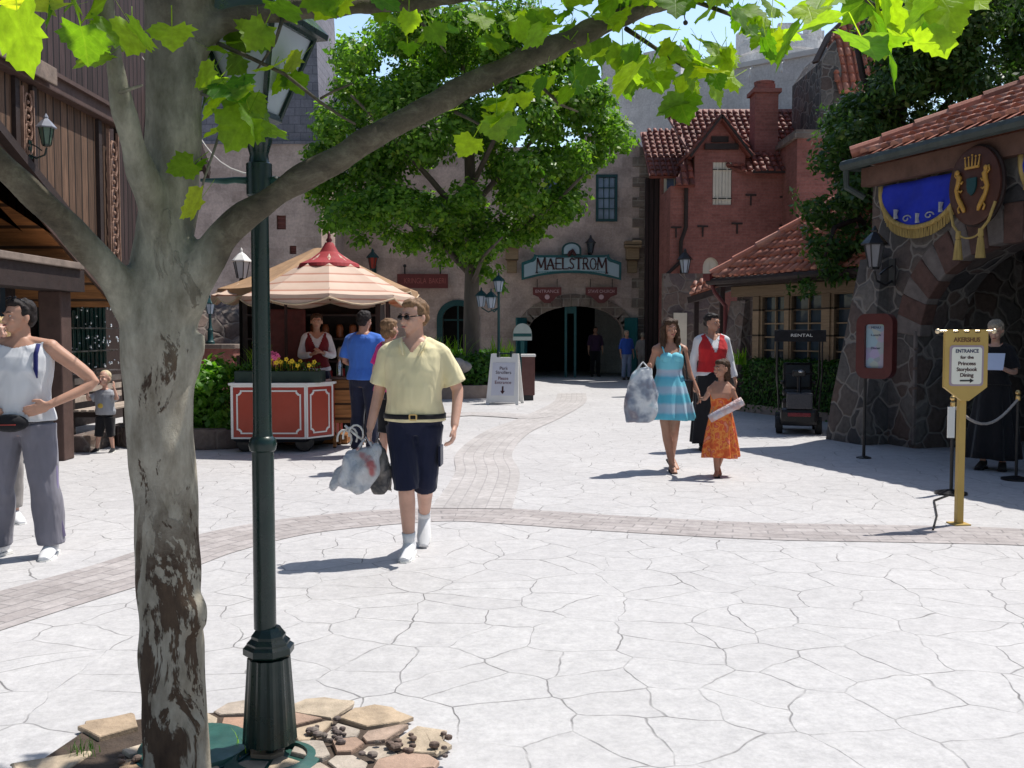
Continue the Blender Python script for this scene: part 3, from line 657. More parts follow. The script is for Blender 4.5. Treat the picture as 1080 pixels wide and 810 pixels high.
rv3 = Vector((1,0,sl)).normalized(); mb = tile_roof(e, (0,1,0), rv3, [(0,0),(7,0),(7-Hh,Hh*k),(Hh,Hh*k)], .19, .28); mb.build('roof', M_TILE, mh)
mb = MB()
for q in range(9): p0 = e+Vector((1,1,sl))*(q*Hh/9); p1 = e+Vector((1,1,sl))*((q+1.12)*Hh/9); mb.tube([p0+Vector((0,0,.07)),p1+Vector((0,0,.045))],[.10,.085],10)
mb.build('hip_ridge', M_TILE, mh)
mb = MB(); mb.tube([e+Vector((-.05,-.05,-.08)),e+Vector((9,-.05,-.08))], .07, 8); mb.box(-.28,9,-.36,-.2,2.5,2.66); mb.build('gutter', M_GREENW if False else M_TRIMD, mh)
mb = MB(); mb.tube([e+Vector((.0,.0,-.1)),e+Vector((.05,.05,-.3)),Vector((-.12,-.2,2.1)),Vector((-.12,-.2,0))], .045, 8); mb.box(-.42,-.2,-.55,-.33,2.62,2.76); mb.build('downpipe', M_MAROON, mh)
# low lean-to with a strip of tiles to the left of that cottage
lt = empty('lean_to_porch', (0,0,0), 0, 'low porch roof with one strip of clay tiles between pink house and cottage', 'porch')
Yt = 22.5; a = P(728,311,Yt); b = P(778,295,Yt-1.2); u = (b-a).normalized()
mb = tile_roof(a, u, Vector((.25,.85,.5)), [(0,0),((b-a).length,0),((b-a).length,.45),(0,.45)], .2, .3); mb.build('roof', M_TILE, lt)
mb = MB(); mb.beam(a+Vector((0,.1,-.12)), b+Vector((0,.1,-.12)), .12, .14); mb.box(a.x+.1,a.x+.2,Yt,Yt+.1,0,a.z-.1); mb.box(b.x-.3,b.x-.2,Yt-.9,Yt-.8,0,b.z-.1); mb.build('post', M_TRIMD, lt)
mb = MB(); mb.box(a.x-.3,b.x+.4,Yt+2,Yt+2.3,0,3.0); mb.build('back_wall', M_RUB2, lt)
mb = MB(); mb.box(XP(725,Yt),XP(740,Yt),Yt+1.9,Yt+1.97,ZP(372,Yt+2),ZP(330,Yt+2)); mb.build('poster', M_CREAM, lt)

# ================================================================== NEAR RIGHT STONE HOUSE WITH ARCH
C3 = Vector((5.12,14.25,0)); D3 = Vector((.32,-.947,0)).normalized(); rz3 = math.atan2(D3.y,D3.x)
sh = empty('stone_arch_house', C3, rz3, 'rubble stone house with a wide open arch, tile roof and blue draped banners', 'house')
AC, AHW, AS, AR = 2.55, 1.58, 1.55, 1.15
fz = 3.85
outer = [(0,-.05),(AC-AHW,-.05)]+[(AC-AHW*math.cos(math.pi*q/20), AS+AR*math.sin(math.pi*q/20)) for q in range(21)]+[(AC+AHW,-.05),(8.5,-.05),(8.5,fz),(0,fz)]
mb = MB(); mb.prism(outer, [], .75); mb.box(0,.75,.75,5,0,fz); mb.box(7.75,8.5,.75,5,0,fz)
mb.loft([[(-.42,-.42,-.05),(.42,-.42,-.05),(.42,.02,-.05),(-.42,.02,-.05)],[(-.38,-.36,.55),(.40,-.36,.55),(.40,.02,.55),(-.38,.02,.55)],[(-.12,-.10,2.6),(.36,-.10,2.6),(.36,.02,2.6),(-.12,.02,2.6)]])
mb.build('wall', M_RUB, sh)
mb = MB()
for q in range(19):
    a = math.pi*(q+.5)/19; p = Vector((AC-(AHW+.16)*math.cos(a), -.03, AS+(AR+.16)*math.sin(a))); d = Vector((-math.cos(a)*AR,0,math.sin(a)*AHW)).normalized()
    if q%2: mb.box(-.145,.145,0,.2,-.24,.24,.02, Matrix.Translation(p) @ Matrix.Rotation(math.atan2(d.x,d.z),4,'Y'))
mb.build('brick_voussoir', M('brick_voussoir',(.10,.055,.045),.85,.4,8,.5,40), sh)
mb = MB()
for q in range(19):
    a = math.pi*(q+.5)/19; p = Vector((AC-(AHW+.16)*math.cos(a), -.02, AS+(AR+.16)*math.sin(a))); d = Vector((-math.cos(a)*AR,0,math.sin(a)*AHW)).normalized()
    if not q%2: mb.box(-.13,.13,0,.2,-.22,.26,.03, Matrix.Translation(p) @ Matrix.Rotation(math.atan2(d.x,d.z),4,'Y'))
for q in range(6): mb.box(AC-AHW-.05,AC-AHW+.0-.002+.25 if False else AC-AHW-.003, -.04,.3,.05+q*.26,.28+q*.26,.02)
mb.build('stone_voussoir', M('pale_voussoir',(.15,.13,.122),.85,.4,6,.5,40), sh)
# porch inside the arch: back wall, beams, window, ceiling
mb = MB(); mb.prism(rect(.75,7.75,0,3.2), [rect(2.0,2.95,1.0,2.1), rect(3.6,4.6,0,2.15)], .3, Matrix.Translation((0,2.6,0))); mb.box(.75,7.75,.76,2.6,3.2,3.4); mb.box(3.4,4.8,2.95,3.2,0,2.4); mb.build('porch_wall', M_RUB2, sh)
window(sh, 2.47, 1.0, .95, 1.1, 2.65, M_BEIGE, M_GLASSD, 4, 4, .12)
mb = MB(); mb.box(.8,7.7,2.38,2.598,2.3,2.55); mb.box(.8,7.7,2.44,2.597,2.62,2.8); mb.box(1.5,1.66,2.42,2.596,0,2.29); mb.box(3.2,3.36,2.42,2.596,0,2.29)
for q in range(5): mb.box(1.1+q*1.4,1.25+q*1.4,.78,2.37,2.85,3.05)
mb.build('porch_beam', M_WORN if False else M_TIMBD, sh)
sl = .49; k = math.hypot(1,sl); e = Vector((-.12,-.28,4.03)); Hh = 2.7
mb = tile_roof(e, (1,0,0), Vector((0,1,sl)).normalized(), [(0,0),(9,0),(9,Hh*k),(Hh,Hh*k)], .215, .3); mb.build('roof', M_TILE, sh)
mb = tile_roof(e, (0,1,0), Vector((1,0,sl)).normalized(), [(0,0),(6,0),(6-Hh,Hh*k),(Hh,Hh*k)], .215, .3); mb.build('roof', M_TILE, sh)
mb = MB()
for q in range(9): p0 = e+Vector((1,1,sl))*(q*Hh/9); p1 = e+Vector((1,1,sl))*((q+1.12)*Hh/9); mb.tube([p0+Vector((0,0,.07)),p1+Vector((0,0,.045))],[.10,.085],10)
mb.build('hip_ridge', M_TILE, sh)
mb = MB(); mb.tube([e+Vector((-.1,-.06,-.1)),e+Vector((9,-.06,-.1))], .075, 8); mb.tube([e+Vector((-.06,-.06,-.1)),e+Vector((-.06,6,-.1))], .075, 8)
mb.tube([e+Vector((-.05,-.05,-.15)),e+Vector((-.07,-.02,-.4)),e+Vector((.04,.2,-.55))], .045, 8); mb.build('gutter', M_GREENW if False else M('lead_gutter',(.05,.065,.06),.6,.3,6,.1), sh)
mb = MB(); mb.box(-.06,8.55,-.16,-.004,3.62,3.88,.01); mb.build('fascia', M('brown_fascia',(.13,.07,.05),.8,.35,5,.3), sh)

# blue swag banners, crest and tassels on that wall
def swag(name, cx, w_, zt, drop, label):
    root = empty(name, C3+D3*cx, rz3, label, 'banner')
    n = 24; hw = w_/2; bot = [(-hw*math.cos(math.pi*q/n), zt-drop*math.sin(math.pi*q/n)**.8) for q in range(n+1)]
    mb = MB(); bm = mb.bm; rows = 7; g_ = []
    for j in range(rows+1):
        g_.append([bm.verts.new((x, -.06-.02*math.sin(x*9+j*.4)-.02*(j/rows), zt+.10*abs(x)/hw*0+(z-zt)*j/rows)) for x, z in bot])
    for j in range(rows):
        for q in range(n): bm.faces.new((g_[j][q], g_[j][q+1], g_[j+1][q+1], g_[j+1][q]))
    o = mb.build('cloth', M_BLUEB, root, smooth=True); md = o.modifiers.new('t','SOLIDIFY'); md.thickness = .012
    mb = MB(); mb.tube([(x,-.09,z) for x,z in bot], .035, 8); mb.build('trim', M_FRINGE, root, smooth=True)
    mb = MB()
    for q in range(70):
        a = math.pi*(q+.5)/70; x = -hw*math.cos(a); z = zt-drop*math.sin(a)**.8-.02; l = .13*min(1,math.sin(a)*1.6)
        mb.tube([(x,-.085+random.uniform(-.01,.01),z),(x+random.uniform(-.006,.006),-.08+random.uniform(-.012,.012),z-l)], [.011,.013], 5)
    mb.build('fringe', M_FRINGE, root)
    mb = MB()                                                        # small pale scroll marks along the hem
    for q in (-1,1):
        x0 = q*w_*.14; z0 = zt-drop*.80
        mb.tube([(x0+.09*math.cos(t_)*(1-t_/9), -.105, z0+.05*math.sin(t_)*(1-t_/9)) for t_ in [i_*.45 for i_ in range(16)]], .010, 5)
    for q in (-.33,0,.33): x0 = q*w_*.85; z0 = zt-drop*(.92-.9*abs(q)**1.6); mb.tube([(x0,-.1,z0),(x0,-.11,z0+.06),(x0,-.1,z0+.12)], [.035,.025,.035], 7)
    mb.build('scroll_mark', M('pale_embroidery',(.35,.36,.40),.7,.3,20,.2), root)
    return root
swag('swag_banner', 1.03, 1.50, 3.58, .62, 'blue half-round banner with gold fringe left of the gold crown crest')
swag('swag_banner', 3.45, 1.50, 3.62, .62, 'blue half-round banner cut by the right edge, right of the crest')
cr = empty('royal_crest', C3+D3*2.17-Vector((-D3.y,D3.x,0))*.16, rz3, 'brown oval shield with gold crown and two gold lions between blue banners', 'crest')
mb = MB(); mb.lathe([(.001,0),(.455,0),(.46,.03),(.43,.045)], (0,0,0), 40, Matrix.Translation((0,-.02,3.33)) @ Matrix.Rotation(R(90),4,'X') @ Matrix.Diagonal((.93,1.08,1,1))); mb.build('plaque_edge', M_TRIMD, cr, auto=40)
mb = MB(); mb.lathe([(.001,0),(.40,0),(.42,.02),(.42,.05),(.38,.065),(.001,.07)], (0,0,0), 40, Matrix.Translation((0,-.05,3.33)) @ Matrix.Rotation(R(90),4,'X') @ Matrix.Diagonal((.97,1.12,1,1))); mb.build('plaque', M('crest_brown',(.07,.025,.016),.5,.25,8,.1), cr, auto=40)
mb = MB(); y = -.135
mb.box(-.11,.11,y-.012,y+.012,3.53,3.56,.004)
for q in range(5): x = -.10+q*.05; mb.tube([(x,y,3.56),(x*1.15,y,3.66+(.02 if q==2 else 0))],[.012,.006],6); mb.ball((x*1.15,y,3.675+(.02 if q==2 else 0)),.012,8)
mb.build('crown', M_GOLD, cr)
for s in (-1,1):
    mb = MB(); c = [(.24,3.50),(.20,3.45),(.215,3.38),(.245,3.30),(.22,3.21),(.17,3.13),(.125,3.06),(.11,3.02)]
    mb.tube([(s*a_,y,b_) for a_,b_ in c], [.018,.034,.03,.026,.024,.03,.026,.016], 8); mb.ball((s*.225,y-.01,3.51),(.032,.02,.036),8)
    mb.tube([(s*.205,y,3.40),(s*.165,y,3.37),(s*.145,y,3.40)],[.014,.011,.012],6); mb.tube([(s*.22,y,3.30),(s*.175,y,3.27),(s*.155,y,3.29)],[.014,.011,.012],6)
    mb.tube([(s*.235,y,3.44),(s*.275,y,3.48),(s*.26,y,3.54)],[.01,.009,.012],6); mb.tube([(s*.17,y,3.13),(s*.215,y,3.07),(s*.19,y,3.02)],[.013,.011,.014],6)
    mb.build('lion', M_GOLD, cr, smooth=True)
mb = MB(); mb.prism([(-.075,3.42),(.075,3.42),(.075,3.32),(.05,3.25),(0,3.21),(-.05,3.25),(-.075,3.32)], [], .02, Matrix.Translation((0,y-.01,0))); mb.build('shield', M_TEALD, cr)
for s in (-1,1):
    mb = MB(); mb.tube([(s*.02,-.14,2.86),(s*.08,-.15,2.79),(s*.17,-.14,2.80),(s*.2,-.12,2.9)] if False else [(s*.36,-.12,3.1),(s*.28,-.14,2.88),(s*.18,-.15,2.78)], .018, 7)
    mb.tube([(s*.18,-.15,2.80),(s*.18,-.15,2.72),(s*.18,-.15,2.68)],[.03,.035,.02],10); mb.tube([(s*.18,-.15,2.69),(s*.18,-.15,2.45)],[.035,.06],12); mb.build('tassel', M_FRINGE, cr)
mb = MB(); mb.tube([(.18*math.cos(t_)*1.0,-.15,2.80-.10*math.sin(t_)) for t_ in [math.pi*q/10 for q in range(11)]], .012, 7); mb.build('cord', M_FRINGE, cr)
wall_lantern(C3+D3*.55-Vector((-D3.y,D3.x,0))*.08+Vector((0,0,2.42)), rz3, 1.25, 'black iron lantern on a scroll bracket at the stone house corner', M_BLACK, glass=M('smoky_glass',(.2,.2,.22),.2,.2,5,.02))

# ================================================================== LEFT WOODEN SHOP
Xw = -5.5
wh = empty('wooden_shop_house', (Xw,10,0), R(90), 'dark brown plank house with carved boards and overhanging upper floor on the left', 'house')
# local x runs away from the camera (world +Y), local y points away from the square (world -X)
def UL(px, off=0.0): return (Xw+off)/((px-540)/F)-10      # local x where plane X = Xw+off is crossed by column px
xe = UL(208); z0, z1 = 3.73, 2.36
xr0, xr1 = UL(0), UL(121); slope = (z1-z0)/(xr1-xr0); rake = lambda x: z0+slope*(x-xr0)
xs = -6.0
mb = MB(); mb.prism([(xs,rake(xs)),(xr1,rake(xr1)),(xr1,4.38),(xs,4.38)], [], .3); mb.build('plank_wall', M_TIMB, wh)
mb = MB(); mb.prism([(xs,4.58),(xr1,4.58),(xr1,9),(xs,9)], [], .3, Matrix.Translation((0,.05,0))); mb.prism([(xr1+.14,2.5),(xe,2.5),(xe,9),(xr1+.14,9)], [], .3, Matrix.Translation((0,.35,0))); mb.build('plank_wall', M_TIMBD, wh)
mb = MB(); mb.box(xs,xr1+.2,-.14,.2,4.38,4.58,.015); mb.box(xs,xr1+.2,-.19,-.142,4.55,4.60); mb.build('sill_beam', M_TRIM, wh)
mb = MB(); mb.box(xs,UL(48),-.22,-.191,4.42,4.62,.01); mb.build('worn_edge_board', M('worn_brown',(.20,.15,.12),.75,.5,7,.4,30), wh)
mb = MB(); mb.beam((xs,-.06,rake(xs)-.05),(xr1,-.06,rake(xr1)-.05),.14,.10,(0,0,1)); mb.build('rake_rail', M_TRIMD, wh)
mb = MB(); mb.beam((xs,.03,rake(xs)-.26),(xr1+.1,.03,rake(xr1+.1)-.26),.1,.30,(0,0,1)); mb.build('rake_board', M_TRIM, wh)
# carved openwork boards
def carved(cx, z0_, z1_, wd):
    mb = MB(); mb.box(cx-wd/2,cx-wd/2+.02,-.08,-.04,z0_,z1_); mb.box(cx+wd/2-.02,cx+wd/2,-.08,-.04,z0_,z1_); z = z0_+wd*.35; q = 0
    while z < z1_-wd*.3:
        for s in (-1,1):
            mb.tube([(cx+s*wd*(.04+.2*math.sin(t_)*1.0), -.062-.012*(s>0), z+wd*.36*math.cos(t_)) for t_ in [i_*.5 for i_ in range(9)]], wd*.055, 6)
        mb.ball((cx,-.066,z+wd*.0),(wd*.09,.02,wd*.09),7); z += wd*.62; q += 1
    return mb.build('carved_board', M('carved_pale_wood',(.27,.16,.115),.75,.4,10,.3,60), wh)
carved(UL(30), rake(UL(30))+.12, 4.3, .26)
carved(UL(119)+.0, rake(UL(119))+.05, 4.3, .34)
for px in (21,39,107,126):
    mb = MB(); x = UL(px); mb.box(x-.05,x+.05,-.05,-.003,rake(x)+.05,4.37)
    mb.build('wall_post', M_TRIMD, wh)
# soffit, lower floor recess
mb = MB(); mb.prism([(xs,rake(xs)-.45),(xr1,rake(xr1)-.45+.0),(xr1,rake(xr1)-.38),(xs,rake(xs)-.38)], [], 1.67, Matrix.Translation((0,.02,0))); mb.build('soffit', M_TIMBO, wh)
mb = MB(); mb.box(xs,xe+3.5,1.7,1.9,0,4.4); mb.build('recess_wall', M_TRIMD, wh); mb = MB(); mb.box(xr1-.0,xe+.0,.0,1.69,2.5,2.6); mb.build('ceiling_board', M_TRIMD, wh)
mb = MB(); zb = P(30,276,5.5/.486).z; mb.box(xs,UL(70),-.25,.9,zb-.03,zb+.05,.01); mb.build('door_canopy', M('pale_lit_ledge',(.22,.17,.14),.75,.4,6,.4,30), wh); mb = MB(); mb.box(xs,UL(74),-.2,.2,zb-.3,zb-.035); mb.build('canopy_beam', M_TRIMD, wh)  # ledge colour made paler to stand in for the lit strip
mb = MB(); x = UL(66); mb.box(x-.14,x+.14,-.06,.22,0,zb-.3,.02); x2 = UL(88); mb.box(x2-.08,x2+.08,.3,.5,0,2.4,.01); mb.build('post', M_TRIM, wh)
f = window(wh, UL(26), .1, 1.5, 2.0, .6, M_TRIMD, M_GLASSD, 2, 1, .12)
# eave of the roof at the far end
mb = MB(); mb.beam((xe-1.2,.1,5.5),(xe+.45,.1,4.45),.5,.10); mb.beam((xe-1.2,-.12,5.38),(xe+.4,-.12,4.34),.08,.14); mb.beam((xe+.1,.1,4.4),(xe-.5,.1,3.8),.12,.14); mb.build('eave', M_TRIMD, wh)
wall_lantern((Xw+.06,10+UL(31),P(45,146,11.4).z-.10), R(90), .78, 'green glass lantern with pale cap on the wooden plank house', M_GREEN, cap=M('lantern_cap_pale',(.22,.23,.27),.4,.2,6,.05), glass=M('green_glass',(.10,.16,.12),.2,.3,6,.02))
mb = MB()                                                            # shelves of glass trinkets behind the tree
sd_ = empty('trinket_display', (-6.75,14.9,0), R(90), 'shop display of small sparkling trinkets on dark shelves behind the boy', 'display')
for z in (.9,1.25,1.62,2.0): mb.box(0,2.5,.06,.26,z,z+.02)
mb.build('shelf', M_METAL, sd_)
mb = MB()
for q in range(85): x = random.uniform(.03,2.45); z = random.choice((.92,1.27,1.64,1.3,1.9,2.2))+random.uniform(0,.22); s_ = random.uniform(.012,.024); mb.ball((x,random.uniform(.02,.2),z),(s_,s_,s_*random.uniform(.7,1.4)),6)
mb.build('trinkets', M('silver_trinket',(.75,.78,.8),.12,.2,20,0,metal=.6), sd_)
mb = MB()
for q in range(14): x = .05+q*.17; mb.box(x,x+.11,.28,.36,.95,1.9+.3*random.random(),.01)
mb.build('bottles', M('teal_glassware',(.006,.04,.036),.15,.5,4,0), sd_)
# slatted bench and kerb beside the boy
bn = empty('slatted_bench', (-6.1,14.5,0), R(90), 'weathered wooden slatted bench against the shop wall behind the boy', 'bench')
mb = MB()
for q in range(4): mb.box(-.5,1.6,-.32+q*.11,-.24+q*.11,.44,.47,.006)
mb.build('seat', M_WORN, bn)
mb = MB()
for q in range(3): mb.box(-.5,1.6,.16,.19,.55+q*.13,.64+q*.13,.006)
mb.build('backrest', M_WORN, bn)
for x in (-.4,1.5): mb = MB(); mb.box(x-.04,x+.04,-.3,-.22,0,.44); mb.box(x-.04,x+.04,.12,.158,0,.95); mb.box(x-.035,x+.035,-.22,.12,.36,.43); mb.build('leg', M_TRIMD, bn)
mb = MB(); mb.box(-5.78,-5.5,12.9,15.6,0,.22,.03); tag(mb.build('stone_kerb', M_RUB2), 'low rough stone kerb in front of the slatted bench behind the boy', 'kerb')
# ================================================================== LEAVES
def quads(name, pos, nrm, size, m, parent, asp=.55, lobes=False):
    """many small folded leaves: pos (n,3), nrm (n,3), size (n,)"""
    n = len(pos); nrm = nrm/np.maximum(np.linalg.norm(nrm,axis=1),1e-6)[:,None]
    rnd = rng.normal(size=(n,3)); t = np.cross(nrm, rnd); t /= np.maximum(np.linalg.norm(t,axis=1),1e-6)[:,None]; b = np.cross(nrm, t)
    s = size[:,None]
    a0 = pos; a1 = pos+t*s*.45+b*s*asp*.5-nrm*s*.10; a2 = pos+t*s+nrm*s*-.12; a3 = pos+t*s*.45-b*s*asp*.5-nrm*s*.10; 
    V = np.stack([a0,a1,a2,a3],1).reshape(-1,3); k = np.arange(n)[:,None]*4
    me = bpy.data.meshes.new(name); me.vertices.add(4*n); me.vertices.foreach_set('co', V.astype(np.float32).ravel())
    Fc = (k+np.array([[0,1,2,3]])).ravel().astype(np.int32)
    me.loops.add(4*n); me.loops.foreach_set('vertex_index', Fc); me.polygons.add(n); me.polygons.foreach_set('loop_start', (np.arange(n)*4).astype(np.int32)); me.polygons.foreach_set('loop_total', np.full(n,4,np.int32))
    me.update(); me.validate(); me.materials.append(m); o = bpy.data.objects.new(name, me); col.objects.link(o)
    if parent: o.parent = parent
    return o
def clumps(cl, per, size, up=.35, shell=.65):
    """leaf positions spread through a set of ellipsoid clumps (c, r)"""
    Ps, Ns, Ss = [], [], []
    for c, r in cl:
        c = np.array(c); r = np.array(r) if not np.isscalar(r) else np.array([r,r,r*.8]); n = int(per*(r.prod()**(2/3)))
        d = rng.normal(size=(n,3)); d /= np.linalg.norm(d,axis=1)[:,None]; q = shell+(1-shell)*rng.random(n)**.6; q *= 1+rng.normal(size=n)*.10
        d2 = d*q[:,None]*r
        Ps.append(c+d2); nn = d*.8+np.array([0,0,up])+rng.normal(size=(n,3))*.45; Ns.append(nn); Ss.append(size*rng.uniform(.5,1.55,n))
    return np.concatenate(Ps), np.concatenate(Ns), np.concatenate(Ss)

# ------------------------------------------------------------------ near plane tree (left foreground)
t = NT('plane_bark'); v = t.coord('Object'); vs_ = t.coord('Object', (1,1,.42))
n1 = t.noise(vs_, 6.5, 6, .68, .7); n2 = t.noise(vs_, 15, 5, .7); n3 = t.noise(t.coord('Object',(1,1,1.6)), 9, 7, .78, .4)
z = t.n('SeparateXYZ', {0: t.n('TexCoord').outputs['Object']}).outputs[2]
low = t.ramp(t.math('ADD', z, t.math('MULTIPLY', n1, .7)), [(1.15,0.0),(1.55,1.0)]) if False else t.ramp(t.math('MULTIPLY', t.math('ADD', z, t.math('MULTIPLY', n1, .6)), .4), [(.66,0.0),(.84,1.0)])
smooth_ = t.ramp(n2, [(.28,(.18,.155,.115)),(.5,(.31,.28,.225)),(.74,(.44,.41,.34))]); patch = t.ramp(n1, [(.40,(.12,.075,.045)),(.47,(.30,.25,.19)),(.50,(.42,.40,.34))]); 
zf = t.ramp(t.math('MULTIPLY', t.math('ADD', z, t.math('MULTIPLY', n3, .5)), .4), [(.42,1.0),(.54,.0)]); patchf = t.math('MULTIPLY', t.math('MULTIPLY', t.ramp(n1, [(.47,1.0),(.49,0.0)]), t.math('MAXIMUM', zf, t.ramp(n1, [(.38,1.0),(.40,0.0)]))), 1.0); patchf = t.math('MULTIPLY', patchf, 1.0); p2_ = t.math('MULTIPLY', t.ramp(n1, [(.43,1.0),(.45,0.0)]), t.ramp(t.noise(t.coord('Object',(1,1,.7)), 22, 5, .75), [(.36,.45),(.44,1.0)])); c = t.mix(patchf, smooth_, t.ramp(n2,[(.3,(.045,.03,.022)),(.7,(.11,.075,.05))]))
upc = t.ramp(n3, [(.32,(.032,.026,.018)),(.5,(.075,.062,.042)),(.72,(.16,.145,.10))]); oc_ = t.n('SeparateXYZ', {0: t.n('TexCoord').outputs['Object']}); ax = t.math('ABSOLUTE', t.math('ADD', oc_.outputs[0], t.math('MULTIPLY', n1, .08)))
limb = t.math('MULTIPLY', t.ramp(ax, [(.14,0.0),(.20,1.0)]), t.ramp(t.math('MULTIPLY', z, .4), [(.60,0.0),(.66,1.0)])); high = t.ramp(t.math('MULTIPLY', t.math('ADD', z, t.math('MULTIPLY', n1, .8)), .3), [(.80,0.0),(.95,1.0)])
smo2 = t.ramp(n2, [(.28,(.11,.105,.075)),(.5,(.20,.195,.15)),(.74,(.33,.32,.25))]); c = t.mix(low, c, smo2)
c = t.mix(t.math('MULTIPLY', t.math('MAXIMUM', limb, high), .92), c, upc)  # brown boughs and high trunk, with the crown's shade darkened into the colour
t.base(c); t.rough(.85); t.b.inputs['Specular IOR Level'].default_value = .2
t.bump(t.math('ADD', t.math('MULTIPLY', n2, .6), t.math('MULTIPLY', t.math('ADD', patchf, n3), .5)), .6, .02); M_BARK = t.m
pt = empty('plane_tree', G(186,860), 0, 'mottled grey plane tree in the left foreground with large lobed green leaves', 'tree')
o0 = pt.location.copy()
def pp(px, py, Y): return P(px, py, Y)-o0
def wpx(w_, Y): return w_*Y/F/2
mb = MB()
trunk = [((191,905),3.3,100),((187,865),3.3,84),((186,800),3.3,70),((184,740),3.3,67),((179,650),3.3,66),((176,560),3.3,66),((172,480),3.3,68),((168,420),3.3,71),((167,360),3.3,78),((170,310),3.3,76),((175,250),3.3,60),((181,180),3.3,56),((184,100),3.3,58),((186,40),3.3,64),((190,-20),3.3,76),((196,-120),3.3,66),((205,-260),3.3,50),((215,-420),3.3,30)]
mb.tube([pp(*a,Y) for a,Y,w_ in trunk], [wpx(w_,Y) for a,Y,w_ in trunk], 20)
br = [
 [((176,345),3.3,58),((200,298),3.28,46),((232,252),3.28,36),((262,225),3.28,31),((300,199),3.3,29),((350,170),3.34,28),((400,142),3.4,27),((448,114),3.46,26),((537,70),3.55,24.5),((633,27),3.66,23),((700,-2),3.74,21),((800,-45),3.88,15),((930,-90),4.0,8)],
 [((160,350),3.3,50),((130,306),3.22,38),((105,275),3.15,34),((70,237),3.06,31),((30,200),2.95,30),((-20,155),2.85,28),((-80,100),2.75,28),((-160,20),2.7,18)],
 [((178,275),3.28,40),((160,215),3.2,31),((144,165),3.12,27),((131,115),3.06,23),((120,60),3.02,20),((110,0),3.0,18),((95,-70),2.95,18),((80,-150),2.9,10)],
 [((200,45),3.3,42),((235,22),3.32,26),((290,12),3.36,21),((360,8),3.42,18),((440,4),3.5,14),((520,-4),3.55,10),((600,-20),3.6,6)],
 [((196,-60),3.3,50),((260,-130),3.4,30),((360,-190),3.6,20),((470,-230),3.8,10)]]
for b in br: mb.tube([pp(*a,Y) for a,Y,w_ in b], [wpx(w_,Y) for a,Y,w_ in b], 14)
mb.tube([pp(195,392,3.3),pp(210,368,3.28),pp(213,350,3.27)], [.05,.028,.016], 10)                    # cut stub
for (x,y,r) in ((198,648,.060),(200,310,.06),(142,335,.05),(204,765,.045),(158,455,.045)): mb.ball(pp(x,y,3.27), (r,r,r*1.4), 12)
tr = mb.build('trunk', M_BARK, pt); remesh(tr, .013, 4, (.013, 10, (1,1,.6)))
# twigs
mb = MB(); r_ = random.Random(3); tw = []
def twig(pts, w0, w1):
    n = len(pts); mb = MB(); mb.tube([pp(*a) for a in pts], [wpx(w0+(w1-w0)*i/(n-1),3.3) for i in range(n)], 6); return mb.build('twig', M_BARK, pt, smooth=True)
twig([(228,45,3.32),(262,60,3.28),(300,78,3.25),(338,108,3.25),(362,124,3.25),(375,131,3.25)],5,2.5)
twig([(338,104,3.25),(352,96,3.22),(372,88,3.2)],3,2); twig([(232,140,3.3),(215,190,3.28),(205,240,3.27)],3,2); twig([(190,90,3.3),(240,110,3.28),(265,125,3.25)],4,2)
twig([(480,118,3.5),(500,128,3.45),(520,140,3.4)],4,2); twig([(430,8,3.5),(450,30,3.45),(470,55,3.4)],5,2); twig([(660,30,3.7),(690,50,3.6),(720,70,3.55),(760,85,3.5)],6,2)
twig([(730,0,3.75),(770,15,3.6),(800,40,3.5),(830,55,3.5)],6,2); twig([(840,-60,3.9),(880,-20,3.0),(930,10,2.6)],7,3); twig([(560,80,3.55),(590,110,3.5),(610,118,3.5)],5,2)
twig([(300,14,3.36),(290,45,3.3),(270,75,3.25)],5,2); twig([(120,60,3.0),(95,40,2.9),(70,25,2.8)],5,2); twig([(118,100,3.05),(150,90,2.95)],5,2)
twig([(721,8,3.6),(722,18,3.6),(723,23,3.6)],1.5,1.2)
mb = MB(); mb.ball(pp(723,24,3.6),.009,8); mb.build('seed_ball', M_TRIMD, pt)
# plane leaves
def leaf_shape():
    """five-lobed outline with stalk side at origin, tip along +x; unit length"""
    tips = [(-.12,.36,.10),(.30,.60,.11),(1.0,0,.12)]
    half = [(0,0),(-.08,.18),(-.18,.36),(-.02,.38),(.04,.52),(.16,.50),(.32,.68),(.38,.56),(.54,.56),(.52,.42),(.64,.40),(.68,.30),(.82,.28),(.84,.14),(1.0,0)]
    return half+[(x,-y) for x,y in half[-2:0:-1]]
LS = leaf_shape()
def leaves(name, spec, m, parent):
    V = []; Fc = []; UV = []
    for c, d, up, s in spec:
        d = d.normalized(); y = up.cross(d); 
        if y.length < 1e-3: y = d.orthogonal()
        y.normalize(); n = d.cross(y); k = len(V); asym = random.uniform(.85,1.15); curl = random.uniform(.05,.4); fold = random.uniform(.0,.3)
        def tr_(x, yy): return c+d*(x*s)+y*(yy*s*asym)-n*(s*(curl*x*x*.6+fold*-abs(yy)*.6+.10*math.sin(9*x+5*yy)*.4))
        V.append(tr_(.35,0)); 
        for x, yy in LS: V.append(tr_(x, yy*(1+random.uniform(-.1,.1))))
        n_ = len(LS)
        for i in range(n_): Fc.append((k, k+1+i, k+1+(i+1)%n_))
        q = len(V); st = c-d*s*.55+Vector((0,0,s*.25)); wd = y*.0016; V += [c+wd, c-wd, st-wd, st+wd]; Fc.append((q,q+1,q+2,q+3))
        UV += [(.35,0)]+LS+[(0,0)]*4
    o = rawmesh(name, V, Fc, m, parent, smooth=True); uv = o.data.uv_layers.new(name='UVMap')
    for l in o.data.loops: uv.data[l.index].uv = UV[l.vertex_index]
    return o
spec = []
